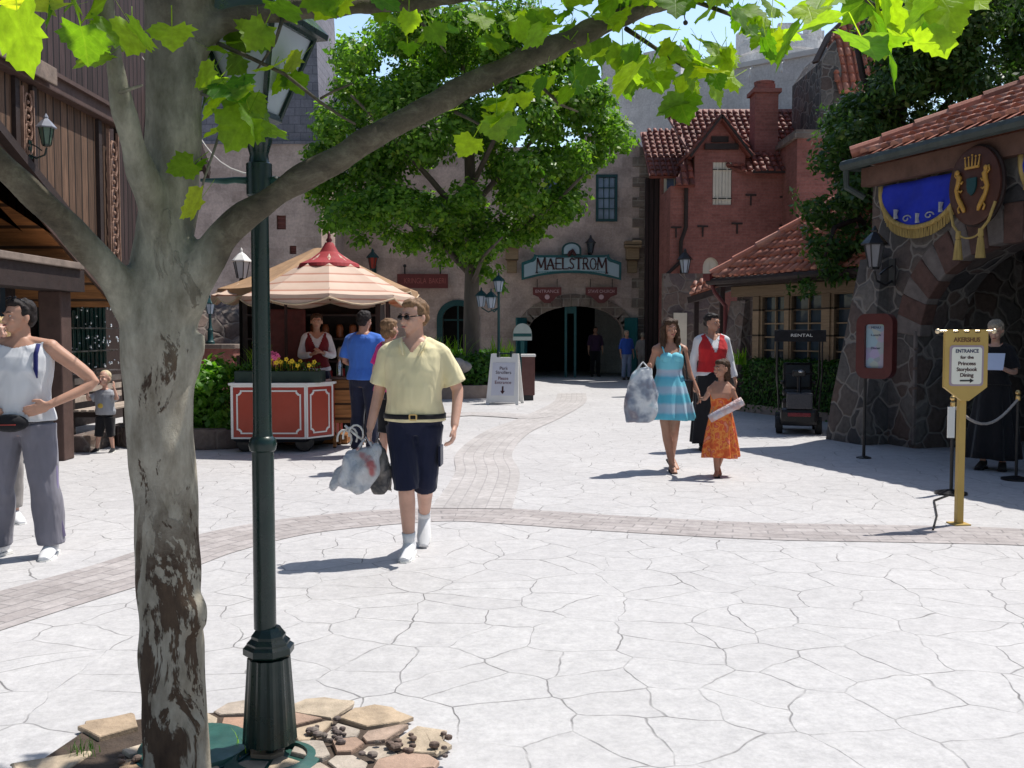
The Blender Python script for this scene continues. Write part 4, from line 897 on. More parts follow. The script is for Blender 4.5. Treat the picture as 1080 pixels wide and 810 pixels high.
def lc(px, py, Y, n, sx, sy, s, jy=.25, droop=.5):
    for i in range(n):
        c = P(px+random.gauss(0,sx), py+random.gauss(0,sy), Y+random.uniform(-jy,jy))-o0
        d = Vector((random.uniform(-1,1), random.uniform(-1,.6), -droop+random.uniform(-.6,.5))); up = Vector((random.gauss(0,.45), random.gauss(0,.45)-.25, 1))
        spec.append((c, d, up, s*random.uniform(.7,1.2)))
lc(262,100,3.25,13,20,20,.12); lc(225,75,3.3,7,12,20,.10); lc(262,35,3.3,7,20,12,.11); lc(300,70,3.25,4,8,10,.08); lc(212,205,3.25,1,2,2,.12); lc(205,175,3.28,2,5,6,.08)
lc(70,18,2.6,2,12,8,.15); lc(14,8,1.6,1,3,3,.11); lc(150,30,2.9,3,22,14,.11); lc(118,20,2.9,3,15,8,.12)
lc(460,30,3.5,8,26,12,.07); lc(520,32,3.5,10,25,14,.075); lc(512,118,3.4,10,16,9,.09); lc(590,90,3.5,9,26,10,.08); lc(570,14,3.6,12,35,12,.09); lc(620,22,3.6,8,22,12,.09)
lc(664,55,3.3,5,10,9,.13); lc(695,58,3.4,14,20,14,.095); lc(742,66,3.4,20,22,12,.09); lc(600,50,3.7,5,20,10,.09); lc(690,85,3.5,4,20,8,.10); lc(790,28,3.4,8,12,12,.075); lc(815,40,3.4,5,9,9,.07); lc(800,5,3.4,10,25,8,.10)
lc(925,22,2.4,6,24,9,.135); lc(985,10,2.5,4,22,6,.12); lc(890,-10,2.5,5,25,8,.11); lc(1010,0,2.6,3,15,6,.11); lc(860,0,2.8,3,10,6,.09)
lc(340,-5,3.3,8,40,10,.10); lc(440,-12,3.4,8,40,8,.10); lc(660,-5,3.6,12,30,10,.12); lc(745,-15,3.6,14,30,10,.11); lc(560,-25,3.6,12,60,14,.11); lc(90,-15,2.8,6,40,10,.13)
# crown above the frame (it shades trunk and boughs)
for i in range(330):
    a = random.random()*6.28; q = random.random()**.5
    c = Vector((-.15+q*1.25*math.cos(a), 3.75+q*.75*math.sin(a), random.uniform(3.0,4.6)))
    py = 405-F*((c.z-CAMZ)/c.y) 
    if c.z < 1.57+c.y*.36: c.z = 1.57+c.y*.36+random.uniform(.1,1.2)
    spec.append((c-o0, Vector((random.uniform(-1,1),random.uniform(-1,1),random.uniform(-.9,.2))), Vector((random.gauss(0,.4),random.gauss(0,.4),1)), .15*random.uniform(.7,1.2)))
leaves('foliage', spec, M_PLANE, pt)

# ------------------------------------------------------------------ middle tree in its hedge bed
Yt_ = 26.0
mt = empty('shade_tree', (XP(498,Yt_),Yt_,0), 0, 'full green broadleaf tree standing in a clipped hedge before the castle', 'tree'); om = mt.location
def q_(px, py, dy=0): return P(px,py,Yt_+dy)-om
mb = MB(); mb.tube([Vector((0,0,0)),q_(497,380),q_(497,330),q_(498,280),q_(497,220),q_(495,160),q_(490,90),q_(487,40)], [.27,.22,.2,.185,.16,.13,.09,.04], 12)
for pts_, w_ in (([(497,290,0),(470,262,.3),(430,235,.6),(380,205,1)],.1),([(498,280,0),(530,250,-.3),(580,220,-.8),(620,180,-1.2)],.1),([(497,240,0),(455,190,-.8),(410,140,-1.5),(370,100,-2)],.1),([(497,220,0),(540,170,.6),(590,120,1),(630,90,1.2)],.09),([(496,180,0),(480,120,1.4),(450,60,1.8)],.08),([(496,200,0),(520,150,-1.5),(540,90,-2),(545,50,-2)],.08),([(498,300,0),(510,270,-1.2),(530,250,-2)],.07)):
    mb.tube([q_(*a) for a in pts_], [w_*(1-.7*i/(len(pts_)-1)) for i in range(len(pts_))], 8)
mb.build('trunk', M('brown_bark',(.13,.105,.085),.9,.35,5,.6,25,stretch=(1,1,.3)), mt, smooth=True)
cl = []
rr_ = random.Random(11)
base = [(380,60,1.0),(400,110,1.1),(360,130,.9),(345,185,.7),(370,215,.9),(350,225,.6),(420,40,1.0),(430,90,1.2),(470,55,1.2),(520,60,1.3),(560,90,1.2),(600,110,1.1),(635,120,.9),(645,140,.6),(620,160,.9),(600,195,.8),(585,225,.7),(555,215,.9),(590,170,1.0),(540,180,1.1),(500,130,1.3),(450,150,1.2),(400,170,1.1),(410,215,1.0),(450,225,1.0),(430,250,.6),(490,215,1.0),(470,255,.7),(500,268,.65),(520,245,.7),(545,245,.5),(490,20,1.0),(440,15,.9),(545,30,1.0),(590,65,.9),(395,245,.5),(570,130,1.1),(640,105,.5),(340,160,.5),(375,85,.7),(560,240,.5),(515,290,.35)]
for x, y, r in base:
    for k in range(6):
        c = q_(x+rr_.uniform(-16,16), y+rr_.uniform(-12,12), rr_.uniform(-2.3,2.3)*(1.0 if r > .8 else .5)); s = r*rr_.uniform(.36,.80); cl.append((tuple(c),(s*rr_.uniform(.8,1.2),s,s*rr_.uniform(.6,.95))))
p_, n_, s_ = clumps(cl, 1250, .135, .5, .25); quads('crown', p_, n_, s_, M_FOLI, mt, .65)

# dark tree behind the two tiled houses
Yd = 17.6
dt = empty('dark_evergreen_tree', (XP(930,Yd),Yd+.6,0), 0, 'dense dark green tree rising between the two clay tile roofs on the right', 'tree'); od = dt.location
def d_(px, py, dy=0): return P(px,py,Yd+dy)-od
mb = MB(); mb.tube([Vector((0,0,0)),d_(930,300,.6),d_(935,200,.6),d_(950,100,.6),d_(960,-20,.6)], [.25,.22,.19,.15,.08], 10)
for pts_ in ([(930,260,.6),(905,230,.2),(880,240,-.2),(870,270,-.5)],[(932,220,.6),(900,180,.4),(885,160,.2)],[(935,180,.6),(990,120,.4),(1040,60,.2)],[(940,140,.6),(910,80,.5),(900,30,.4)]):
    mb.tube([d_(*a) for a in pts_], [.09,.06,.045,.025][:len(pts_)], 7)
mb.build('trunk', M_TRIMD, dt, smooth=True)
cl = []
base = [(945,40,.9),(985,20,.9),(1030,30,1.0),(1070,50,1.0),(1000,70,1.0),(950,90,1.0),(915,110,.8),(900,140,.7),(930,150,.9),(975,125,1.0),(1030,90,1.0),(885,175,.6),(910,190,.8),(890,210,.7),(868,220,.45),(855,232,.25),(880,245,.55),(905,240,.6),(865,262,.4),(875,280,.45),(862,300,.35),(885,300,.4),(900,275,.4),(1060,-10,1.0),(990,-20,1.0),(1090,20,.9),(848,215,.18),(845,302,.16),(1075,90,.6),(960,60,1.0),(1010,50,1.0),(1050,20,1.0),(1090,60,1.0),(980,90,.9),(940,10,.8),(1020,0,1.0),(925,135,.8),(960,170,.8),(895,120,.6),(880,140,.5)]
for x, y, r in base:
    for k in range(4):
        c = d_(x+rr_.uniform(-12,12), y+rr_.uniform(-14,14), rr_.uniform(-.6,1.6)); s = r*rr_.uniform(.4,.75); cl.append((tuple(c),(s,s,s*.7)))
p_, n_, s_ = clumps(cl, 1500, .115, .3, .3); quads('crown', p_, n_, s_, M_FOLID, dt, .5)

# ------------------------------------------------------------------ hedges and planters
def hedge(name, outline, h, label, m=M_HEDGE, per=1500, size=.06, curb=.22, core=True):
    """clipped hedge filling an outline on the ground, inside a low kerb"""
    c = sum((Vector(p) for p in outline), Vector((0,0,0)))/len(outline); c.z = 0; root = empty(name, c, 0, label, 'hedge')
    pl = [((p[0]-c.x),(p[1]-c.y)) for p in outline]
    mb = MB(); mb.loft([[(x*.93,y*.93,.02) for x,y in pl],[(x*.93,y*.93,h*.95) for x,y in pl]]); mb.build('core', M('hedge_core',(.012,.022,.008),.95,.4,9,.5,30), root)
    area = 0; Ps, Ns = [], []
    for i in range(len(pl)):
        a, b = Vector((*pl[i-1],0)), Vector((*pl[i],0)); e_ = b-a; n = Vector((e_.y,-e_.x,0)).normalized()
        if n.dot(a+b) < 0: n = -n
        k = int(per*e_.length*h)
        for _ in range(k): p = a+e_*random.random(); Ps.append((p.x+n.x*random.uniform(-.06,.07), p.y+n.y*random.uniform(-.06,.07), random.uniform(.05,h))); Ns.append((n.x+random.gauss(0,.5),n.y+random.gauss(0,.5),.4+random.gauss(0,.5)))
    xs_ = [p[0] for p in pl]; ys_ = [p[1] for p in pl]; A = (max(xs_)-min(xs_))*(max(ys_)-min(ys_))
    for _ in range(int(per*A*1.1)):
        x, y = random.uniform(min(xs_),max(xs_)), random.uniform(min(ys_),max(ys_))
        if inpoly(x,y,pl): Ps.append((x,y,h+random.uniform(-.08,.05+.06*noise.noise((x*2,y*2,0))))); Ns.append((random.gauss(0,.5),random.gauss(0,.5),1))
    quads('leaves', np.array(Ps), np.array(Ns), rng.uniform(.7,1.3,len(Ps))*size, m, root, .6)
    mb = MB(); k = 1.05; ot = [(x*k,y*k) for x,y in pl]; L_ = len(ot)
    mb.loft([[(x*1.09,y*1.09,0) for x,y in pl],[(x*1.09,y*1.09,curb) for x,y in pl],[(x*.98,y*.98,curb) for x,y in pl],[(x*.98,y*.98,0) for x,y in pl]], cap=False); mb.build('kerb', M_CURB, root)
    return root
hedge('clipped_hedge', [G(462,421)+Vector((0,.3,0)),G(526,419),G(530,411),G(532,403)+Vector((0,.5,0)),G(470,403)], .95, 'clipped green hedge bed round the middle tree beside the white folding sign', per=520, size=.11, curb=.3)
hedge('long_hedge', [Vector((4.55,19.6,0)),Vector((6.15,15.9,0)),Vector((6.75,16.1,0)),Vector((5.2,20.0,0))], 1.0, 'long clipped hedge under the cottage windows on the right', per=900, size=.075, curb=.16)
def grassy(name, c, n, h, w_, label, m=M_LIME, cat='plant', spread=.4):
    root = empty(name, c, 0, label, cat); V = []; Fc = []
    for i in range(n):
        a = random.random()*6.28; l = h*random.uniform(.6,1.1); d = Vector((math.cos(a),math.sin(a),0)); b = Vector((random.uniform(-spread,spread),random.uniform(-spread,spread)*.6,0)); s = Vector((-d.y,d.x,0))*w_/2; k = len(V)
        lean = random.uniform(.15,.6)
        for j in range(4): t_ = j/3; p = b+d*(lean*l*t_*t_)+Vector((0,0,l*(t_-.28*t_*t_*lean*1.5))); ww = s*(1-t_*.85); V += [p+ww,p-ww]
        for j in range(3): q = k+2*j; Fc.append((q,q+1,q+3,q+2))
    rawmesh('blades', V, Fc, m, root); return root
gp = P(470,372,24.6); grassy('spiky_plant', (gp.x,24.6,.8), 90, .75, .05, 'pale lime spiky plants above the hedge just left of the tree trunk', spread=.55)
gp = P(528,372,24.9); grassy('spiky_plant', (gp.x,24.9,.8), 60, .7, .05, 'pale lime spiky plants in the hedge right of the tree trunk', spread=.3)
gp = P(776,368,19); grassy('spiky_plant', (gp.x+.05,19.0,.95), 40, .35, .05, 'small lime tuft topping the left end of the long hedge', spread=.12)
mb = MB()
for i in range(7): p = P(440+i*8,372+random.uniform(-3,3),23.2+random.uniform(-.3,.3)); mb.ball((p.x,p.y,.75+random.uniform(-.05,.1)), (random.uniform(.18,.32),.25,random.uniform(.12,.2)), 9)
rk = tag(mb.build('boulders', M('grey_boulder',(.30,.28,.27),.9,.3,4,.7,12)), 'low heap of pale grey boulders at the left end of the hedge bed', 'rocks', kind='stuff'); remesh(rk, .06, 1, (.05,4))
# leafy shrub in a stone planter, left of the red cart
pc = Vector((-4.55,13.9,0))
sb = empty('leafy_shrub', pc, 0, 'bright green leafy shrub growing in the stone edged planter by the cart', 'shrub')
cl = [((random.uniform(-.5,.6),random.uniform(-.35,.35),random.uniform(.25,1.05)),random.uniform(.16,.30)) for _ in range(44)]
p_, n_, s_ = clumps(cl, 3000, .10, .5, .4); quads('leaves', p_, n_, s_, M_SHRUB, sb, .6)
mb = MB()
for i in range(9): a = random.random()*6; mb.tube([(0,0,.05),(.2*math.cos(a),.2*math.sin(a),.5),(.35*math.cos(a),.3*math.sin(a),.95)],[.018,.012,.006],6)
mb.build('stems', M_TRIMD, sb)
pl_ = empty('stone_planter', pc, 0, 'low curved planter wall of rough brown stones round the green shrub', 'planter')
mb = MB(); n = 17
for i in range(n):
    a = R(188+i*184/(n-1)*1.0) ; mb.box(-.145,.145,-.10,.12,0,.24+random.uniform(-.02,.04),.03, Matrix.Translation((.15+1.15*math.cos(a),.35+1.0*math.sin(a),0)) @ Matrix.Rotation(a+math.pi/2,4,'Z'))
mb.build('stone_edge', M_RUB2, pl_)
mb = MB(); mb.lathe([(.95,.02),(.95,.16),(.4,.22)],(.15,.35,0),20); mb.build('soil', M_SOIL, pl_)
lw_ = empty('low_wall', (XP(222,20),20,0), 0, 'low pinkish brown wall carrying a small post lamp left of the cart', 'wall')
mb = MB(); mb.box(-.95,.45,0,.5,0,ZP(368,20)); mb.build('wall_face', M_PINK, lw_)
mb = MB(); mb.box(-1.0,.5,-.05,.55,ZP(368,20),ZP(363,20),.02); mb.build('coping', M_QUOIN, lw_)
mb = MB(); mb.box(.48,3.6,.1,.2,ZP(392,20)-.5,ZP(375,20)); mb.build('dark_panel', M_TRIMD, lw_)
mb = MB(); 
for i, (x, y, r) in enumerate(((-5.6,22,.8),(-6.4,22.5,1.1),(-7.3,22,1.0),(-5.9,23,1.2))): mb.ball((x,y,.4+.9*random.random()), (r,r*.8,r*1.2), 12)
rf = mb.build('rock_face', M_RUB2); remesh(rf, .1, 1, (.3,1.3)); tag(rf, 'dark rocky outcrop between the wooden house and the cart', 'rock')

# ================================================================== LAMPS
def post_lamp(name, loc, H, s, label, m=M_GREEN, base=True, heads=1, group=None):
    root = empty(name, loc, 0, label, 'street lamp', group)
    mb = MB(); mb.lathe([(.11*s,0),(.11*s,.06*s),(.075*s,.10*s),(.065*s,.34*s),(.075*s,.36*s),(.04*s,.42*s),(.03*s,H-.42*s),(.045*s,H-.40*s),(.03*s,H-.36*s)], (0,0,0), 12); mb.build('post', m, root, auto=40)
    hs = [(0,0,H)] if heads == 1 else [(0,0,H),(-.42*s,.0,H-.36*s),(-.18*s,-.25,H-.40*s)]
    if heads > 1:
        for h_ in hs[1:]: mb = MB(); mb.tube([(0,0,H-.75*s),(h_[0]*.6,h_[1]*.6,H-.85*s),(h_[0],h_[1],h_[2]-.38*s)], .016*s, 7); mb.build('arm', m, root)
    for x,y,z in hs:
        c = (x,y,z-.36*s)
        mb = MB(); mb.lathe([(.07*s,.0),(.12*s,.24*s),(.115*s,.26*s)], c, 6); gl = mb.build('lantern_glass', M_PALEG, root)
        mb = MB(); mb.lathe([(.155*s,.255*s),(.15*s,.275*s),(.07*s,.36*s),(.02*s,.40*s),(.02*s,.44*s),(.006*s,.47*s)], c, 6); mb.build('cap', M_WHITE if 'white' in label else m, root)
        mb = MB()
        for k in range(6): a = k*math.pi/3; mb.tube([(c[0]+.072*s*math.cos(a),c[1]+.072*s*math.sin(a),c[2]),(c[0]+.124*s*math.cos(a),c[1]+.124*s*math.sin(a),c[2]+.25*s)], .007*s, 5)
        mb.build('cage', m, root)
    return root
# big green lamp post in the foreground
LP = G(285,803); lp = empty('street_lamp', LP, 0, 'tall dark green cast iron lamp post with fluted base standing beside the plane tree', 'street lamp')
ky = LP.y/F
mb = MB(); n = 48; rings = []
for z, r in ((.0,.122),(.05,.122),(.052,.102),(.08,.098),(.39,.077),(.403,.082)):
    rings.append([((r*(1-.055*(k%4 in (0,1)) if .06<z<.395 else r))*math.cos(2*math.pi*k/n), (r*(1-.055*(k%4 in (0,1)) if .06<z<.395 else r))*math.sin(2*math.pi*k/n), z) for k in range(n)])
mb.loft(rings); mb.build('fluted_base', M_GREEN, lp)
mb = MB(); mb.lathe([(.082,.400),(.092,.408),(.092,.430),(.078,.440),(.078,.448),(.062,.462),(.062,.472),(.048,.49),(.042,.50)], (0,0,0), 8, rot=.39); mb.build('collar', M_GREEN, lp)
ztop = ZP(130, LP.y); zbar = ZP(191, LP.y)
mb = MB(); mb.lathe([(.040,.495),(.039,1.14),(.046,1.145),(.050,1.165),(.046,1.185),(.036,1.195),(.033,1.22),(.031,zbar-.1),(.036,zbar-.06),(.045,zbar-.05),(.045,zbar+.06),(.036,zbar+.065),(.032,zbar+.09),(.046,zbar+.14),(.048,zbar+.15),(.040,zbar+.17),(.030,zbar+.185),(.034,ztop-.03),(.042,ztop)], (-.012,0,0), 24); mb.build('pole', M_GREEN, lp, auto=35)
mb = MB(); mb.tube([(-.02,0,zbar),(-.10,0,zbar+.004),(-.13,0,zbar),(-.22,0,zbar+.003)], [.016,.011,.012,.006], 10); mb.tube([(0,0,zbar),(.10,0,zbar+.004),(.13,0,zbar),(.2,0,zbar+.003)], [.016,.011,.012,.006], 10); mb.build('ladder_bar', M_GREENW, lp, smooth=True)
c = (-.012,0,ztop); rb, rt, hh = .075, .205, .32
mb = MB()
for k in range(4):
    a = k*math.pi/2+R(28); mb.tube([(c[0]+rb*math.cos(a),rb*math.sin(a),ztop+.02),(c[0]+rt*math.cos(a),rt*math.sin(a),ztop+hh)], .010, 6)
    a2 = a+math.pi/2; mb.tube([(c[0]+rt*math.cos(a),rt*math.sin(a),ztop+hh),(c[0]+rt*math.cos(a2),rt*math.sin(a2),ztop+hh)], .012, 6)
mb.lathe([(.05,-.01),(.085,.01),(.085,.03)], c, 4, rot=R(28)); mb.build('lantern_frame', M_GREEN, lp)
mb = MB(); mb.lathe([(rb-.006,.03),(rt-.008,hh)], c, 4, rot=R(28)); mb.build('lantern_glass', M_PALEG, lp)
mb = MB(); mb.lathe([(rt+.05,hh-.0),(rt+.055,hh+.02),(.11,hh+.15),(.10,hh+.17),(.06,hh+.23),(.02,hh+.26),(.03,hh+.29),(.005,hh+.34)], c, 4, rot=R(28)); mb.build('cap', M_GREEN, lp)
mb = MB(); a = P(205,135,7.5); b = P(292,187,LP.y-.04); a2 = P(150,60,10.8)
mb.tube([a2]+[a.lerp(b,t_/8)-Vector((0,0,.10*math.sin(math.pi*t_/8))) for t_ in range(9)], .004, 5); tag(mb.build('hanging_wire', M('pale_cable',(.5,.48,.44),.6,.1,4,0)), 'thin pale wire sagging from the wooden house to the green lamp post', 'wire')
# green lids at the foot
p = G(206,797); lid = empty('valve_cover', p, 0, 'round green ground cover half hidden behind the plane tree foot', 'cover')
mb = MB(); mb.lathe([(.2,0),(.205,.03),(.2,.045),(.17,.052),(.001,.055)], (0,0,0), 32); mb.build('lid', M_GREENW, lid, auto=40)
mb = MB(); mb.lathe([(.215,-.0),(.215,.028),(.206,.03)], (0,0,0), 32); mb.build('rim', M_TEALD, lid)
mb = MB(); mb.lathe([(.17,0),(.17,.03),(.125,.045),(.123,.02)], (LP.x+.02,LP.y-.05,.001), 28); tag(mb.build('base_ring', M_GREENW), 'worn green ring on the ground round the foot of the green lamp post', 'ring')
g_ = G(262,800); grassy('grass_tuft', (g_.x,g_.y,.02), 12, .12, .005, 'thin curling grass tuft between the lamp base and green cover', spread=.05)
g_ = G(88,800); grassy('grass_tuft', (g_.x,g_.y,.02), 40, .06, .004, 'small green grass tuft on the flagstones left of the tree', m=M_HEDGE, spread=.06)

p = P(255,300,15.4); post_lamp('post_lamp', (p.x,15.4,0), P(255,277,15.4).z+.12, 1.0, 'black post with white capped lantern above the small awning left of the cart canopy', M_BLACK)
p = P(222,366,20.2); post_lamp('pedestal_lamp', (p.x,20.2,ZP(363,20)), .9, .8, 'small slim dark lamp standing on the low pinkish wall', M_TEALD)
p = G(526,418); post_lamp('cluster_lamp', (p.x,p.y,0), P(526,292,p.y).z, 1.0, 'dark post carrying three glass lanterns beside the middle tree trunk', M_TEALD, heads=3)
wall_lantern((XP(395,33.9),33.95,ZP(285,33.9)), 0, 1.5, 'red glass lantern with dark cap on the castle wall behind the cart canopy', M_TEALD, glass=M_RED)
wall_lantern((XP(622,33.9),33.97,ZP(268,33.9)), 0, 1.3, 'small iron lantern on the castle wall up right of the big sign', M_BLACK, glass=M_GLASSD)

# ================================================================== SIGNS
FONT = None
def text(s, size, m, name, parent, loc, rx=math.pi/2, depth=.002, width=None, bold=.0, align='CENTER', rz=0):
    cu = bpy.data.curves.new('t','FONT'); cu.body = s; cu.size = size; cu.extrude = depth; cu.align_x = align; cu.align_y = 'CENTER'; cu.offset = bold
    o = bpy.data.objects.new('t', cu); col.objects.link(o); bpy.context.view_layer.update()
    me = bpy.data.meshes.new_from_object(o.evaluated_get(bpy.context.evaluated_depsgraph_get())); bpy.data.objects.remove(o)
    if width and len(me.vertices):
        xs_ = [v.co.x for v in me.vertices]; k = width/(max(xs_)-min(xs_))
        for v in me.vertices: v.co.x *= k
    me.materials.clear(); me.materials.append(m); q = bpy.data.objects.new(name, me); col.objects.link(q); q.parent = parent; q.location = loc; q.rotation_euler = (rx,0,rz); return q
M_INK = M('dark_maroon_ink', (.05,.012,.015), .6, .1, 4, 0); M_TINK = M('teal_ink', (.02,.16,.18), .6, .1, 4, 0); M_PINK2 = M('pale_pink_ink', (.55,.36,.38), .6, .1, 4, 0); M_NAVY = M('navy_ink', (.03,.04,.10), .6, .1, 4, 0)
M_SIGNB = M('pale_blue_sign', (.34,.44,.50), .5, .08, 1.5, .03)
# main arched sign
ys = 33.55; cxs = (XP(550,ys)+XP(655,ys))/2; wS = XP(655,ys)-XP(550,ys)
ms = empty('entrance_sign', (cxs,ys,0), 0, 'pale blue arched sign with teal border reading MAELSTROM above the dark entrance', 'sign')
zA, zB, zC = ZP(269,ys), ZP(297,ys), ZP(290,ys); hw = wS/2
def sign_outline(k):
    w_ = hw-k; p = []
    p += [(-w_,zB+.05+k),(-w_,zC+.42-k),(-w_+.17,zC+.48-k)]
    for q in range(5): a = math.pi/2*q/4; p.append((-w_+.22+.20*math.sin(a)*1.0, zC+.50-k+.20*(1-math.cos(a))))
    p += [(-w_+.5,zA-k),(w_-.5,zA-k)]
    for q in range(5): a = math.pi/2*(4-q)/4; p.append((w_-.22-.20*math.sin(a)*1.0, zC+.50-k+.20*(1-math.cos(a))))
    p += [(w_-.17,zC+.48-k),(w_,zC+.42-k),(w_,zB+.05+k)]
    for q in range(1,12): x = w_-2*w_*q/12; p.append((x, zB+.05+k+.24*(1-(x/w_)**2)))
    return p
mb = MB(); mb.prism(sign_outline(0), [], .14); mb.build('border', M_TEAL, ms)
mb = MB(); mb.prism(sign_outline(.085), [], .03, Matrix.Translation((0,-.028,0))); mb.build('face', M_SIGNB, ms)
mb = MB(); mb.prism(arch_pts(0,.33,zA-.02,zA+.18,.25), [], .13, Matrix.Translation((0,-.02,0))); mb.build('crest_border', M_TEALD, ms)
mb = MB(); mb.prism(arch_pts(0,.26,zA+.04,zA+.18,.19), [], .02, Matrix.Translation((0,-.045,0))); mb.build('crest_face', M_SIGNB, ms)
mb = MB(); mb.tube([(-.12,-.08,zA-.04),(-.04,-.09,zA+.08),(.03,-.09,zA+.16),(.08,-.08,zA+.05),(.14,-.08,zA-.02)],[.05,.07,.05,.06,.03],8); mb.build('dark_figure', M_INK, ms)
# hand-cut letters: strokes in unit boxes
LT = {'M':([(0,-.25),(.06,1),(.42,.15),(.78,1),(.84,0)],), 'A':([(0,0),(.32,1),(.66,0)],[(.13,.36),(.52,.36)]), 'E':([(.5,0),(.04,0),(.04,1),(.5,1)],[(.04,.52),(.42,.52)]), 'L':([(.04,1),(.04,0),(.5,0)],),
 'S':([(.46,.86),(.3,1),(.1,.9),(.08,.68),(.4,.36),(.42,.14),(.2,0),(.02,.12)],), 'T':([(0,1),(.56,1)],[(.28,1),(.28,0)]), 'R':([(.04,0),(.04,1),(.36,1),(.46,.78),(.34,.54),(.04,.5)],[(.24,.5),(.52,0)]), 'O':([(.28+.28*math.cos(a_),.5+.5*math.sin(a_)) for a_ in [k*math.pi/8 for k in range(17)]],)}
mb = MB(); x = 0; adv = []; wd = 'MAELSTROM'
for i, ch in enumerate(wd): adv.append(x); x += max(p[0] for s in LT[ch] for p in s)+.16
tot = x-.16; kx = (wS-1.02)/tot; zb_ = zC+.13; hL = .36
for i, ch in enumerate(wd):
    big = 1.12 if i in (0,8) else 1.0; 
    for st in LT[ch]:
        pts_ = list(st)
        if i == 8: pts_ = [(.0,0),(.06,1),(.42,.15),(.78,1),(.86,-.28)]
        bow = lambda xx: .07*(1-((xx)/(wS/2))**2)
        P3 = [((adv[i]+a_)*kx-(wS-1.02)/2, zb_+b_*hL*big) for a_, b_ in pts_]; P3 = [(a_, -.042, b_+bow(a_)) for a_, b_ in P3]
        for j in range(len(P3)-1):
            wq = .062 if abs(P3[j+1][2]-P3[j][2]) > .12 and P3[j+1][2] < P3[j][2] else .040
            mb.beam(P3[j], P3[j+1], wq, .012, (0,-1,0))
        for e_ in (P3[0],P3[-1]): mb.box(e_[0]-.05,e_[0]+.05,-.047,-.037,e_[2]-.014,e_[2]+.014)
mb.build('lettering', M_INK, ms)
mb = MB()
for k in range(46): x = -1.2+k*2.4/45; mb.box(x,x+.035,-.036,-.030,zC+.055+.05*(1-(x/1.5)**2),zC+.085+.05*(1-(x/1.5)**2))
mb.build('teal_line', M_TINK, ms)
for px, txt, w_, lab in ((577,'ENTRANCE',30,'left of two small maroon boards hanging under the pale blue arched sign'),(634,'STAVE CHURCH',33,'right of two small maroon boards hanging under the pale blue arched sign')):
    x = XP(px,33.6); hs = empty('hanging_sign', (x,33.6,0), 0, lab, 'sign', 'small boards hanging over the entrance'); ww = w_*33.6/F/2; z1_, z0_ = ZP(303,33.6), ZP(317,33.6)
    o_ = [(-ww,z1_),(-ww,z0_+.2),(-ww*.6,z0_+.12),(-.25,z0_+.05),(-.1,z0_-.08),(.1,z0_-.08),(.25,z0_+.05),(ww*.6,z0_+.12),(ww,z0_+.2),(ww,z1_)]
    mb = MB(); mb.prism(o_, [], .05); mb.build('board', M_MAROON, hs)
    text(txt, .15, M_PINK2, 'lettering', hs, (0,-.004,z1_-.14), width=ww*1.65)
    mb = MB(); mb.lathe([(.07,0),(.085,.01),(.05,.012)], (0,0,0), 12, Matrix.Translation((0,-.004,z0_+.12)) @ Matrix.Rotation(R(90),4,'X')); mb.build('emblem', M_PINK2, hs)
    mb = MB(); mb.tube([(-ww*.7,.02,z1_),(-ww*.7,.02,z1_+.28)],.012,6); mb.tube([(ww*.7,.02,z1_),(ww*.7,.02,z1_+.28)],.012,6); mb.build('hanger', M_BLACK, hs)
bk = empty('shop_sign', (XP(446,33.8),33.8,0), 0, 'long dark red board sign on the castle wall above the arched door', 'sign')
z1_, z0_ = ZP(289,33.8), ZP(304,33.8); mb = MB(); mb.box(-.86,.86,-.05,.02,z0_,z1_,.01); mb.build('board', M_MAROON, bk)
text('KRINGLA', .26, M('dull_red_ink',(.35,.10,.09),.6,.2,4,0), 'lettering', bk, (-.25,-.056,(z0_+z1_)/2), width=.75); text('BAKERI', .26, M('dull_red_ink',(.35,.10,.09),.6,.2,4,0), 'lettering', bk, (.5,-.056,(z0_+z1_)/2), width=.55)
mb = MB()
for s in (-.6,.6): mb.tube([(s,-.02,z1_),(s,-.02,z1_+.25),(s,.1,z1_+.28)],.025,7); mb.ball((s,-.03,z1_+.27),.06,8)
mb.build('bracket', M_BLACK, bk)
# white folding sign
p = (G(513,425)+G(553,427))/2; af = empty('folding_sign', p, R(-12), 'white folding sandwich board with red and dark writing beside the hedge', 'sign')
Hf = 1.12; tl = .22
for s, nm in ((-1,'front_panel'),(1,'back_panel')):
    mb = MB(); T = Matrix.Translation((0,s*.30,0)) @ Matrix.Rotation(s*math.atan(.26/Hf),4,'X')
    mb.prism([(-.36,0),(-.30,.0),(-.28,.05),(.28,.05),(.30,0),(.36,0),(.30,Hf),(.17,Hf),(.15,Hf-.08),(-.15,Hf-.08),(-.17,Hf),(-.30,Hf)], [], .03, T @ Matrix.Translation((0,-.015,0))); mb.build(nm, M_WHITE, af)
mb = MB(); T = Matrix.Translation((0,-.30,0)) @ Matrix.Rotation(-math.atan(.26/Hf),4,'X'); mb.box(-.25,.25,-.024,-.0155,.2,.92,0,T); mb.build('poster', M('poster_white',(.62,.63,.70),.5,.05,3,0), af)
th = -math.atan(.26/Hf)
def on_panel(z): return (0,-.30+math.sin(-th)*z-.027,z*math.cos(th))
for z, s, m_, w_ in ((.80,'Park',M_INK,.18),(.71,'Strollers',M_INK,.34),(.58,'Please',M_MAROON,.22),(.49,'Entrance',M_MAROON,.36)): text(s, .10, m_, 'lettering', af, on_panel(z), rx=math.pi/2+th*-1*-1, width=w_)
mb = MB(); T2 = Matrix.Translation((0,-.30,0)) @ Matrix.Rotation(th,4,'X'); mb.box(-.018,.018,-.03,-.0245,.29,.4,0,T2); mb.prism([(-.05,.30),(.05,.30),(0,.23)],[],.005,T2 @ Matrix.Translation((0,-.03,0))); mb.build('arrow', M_INK, af)
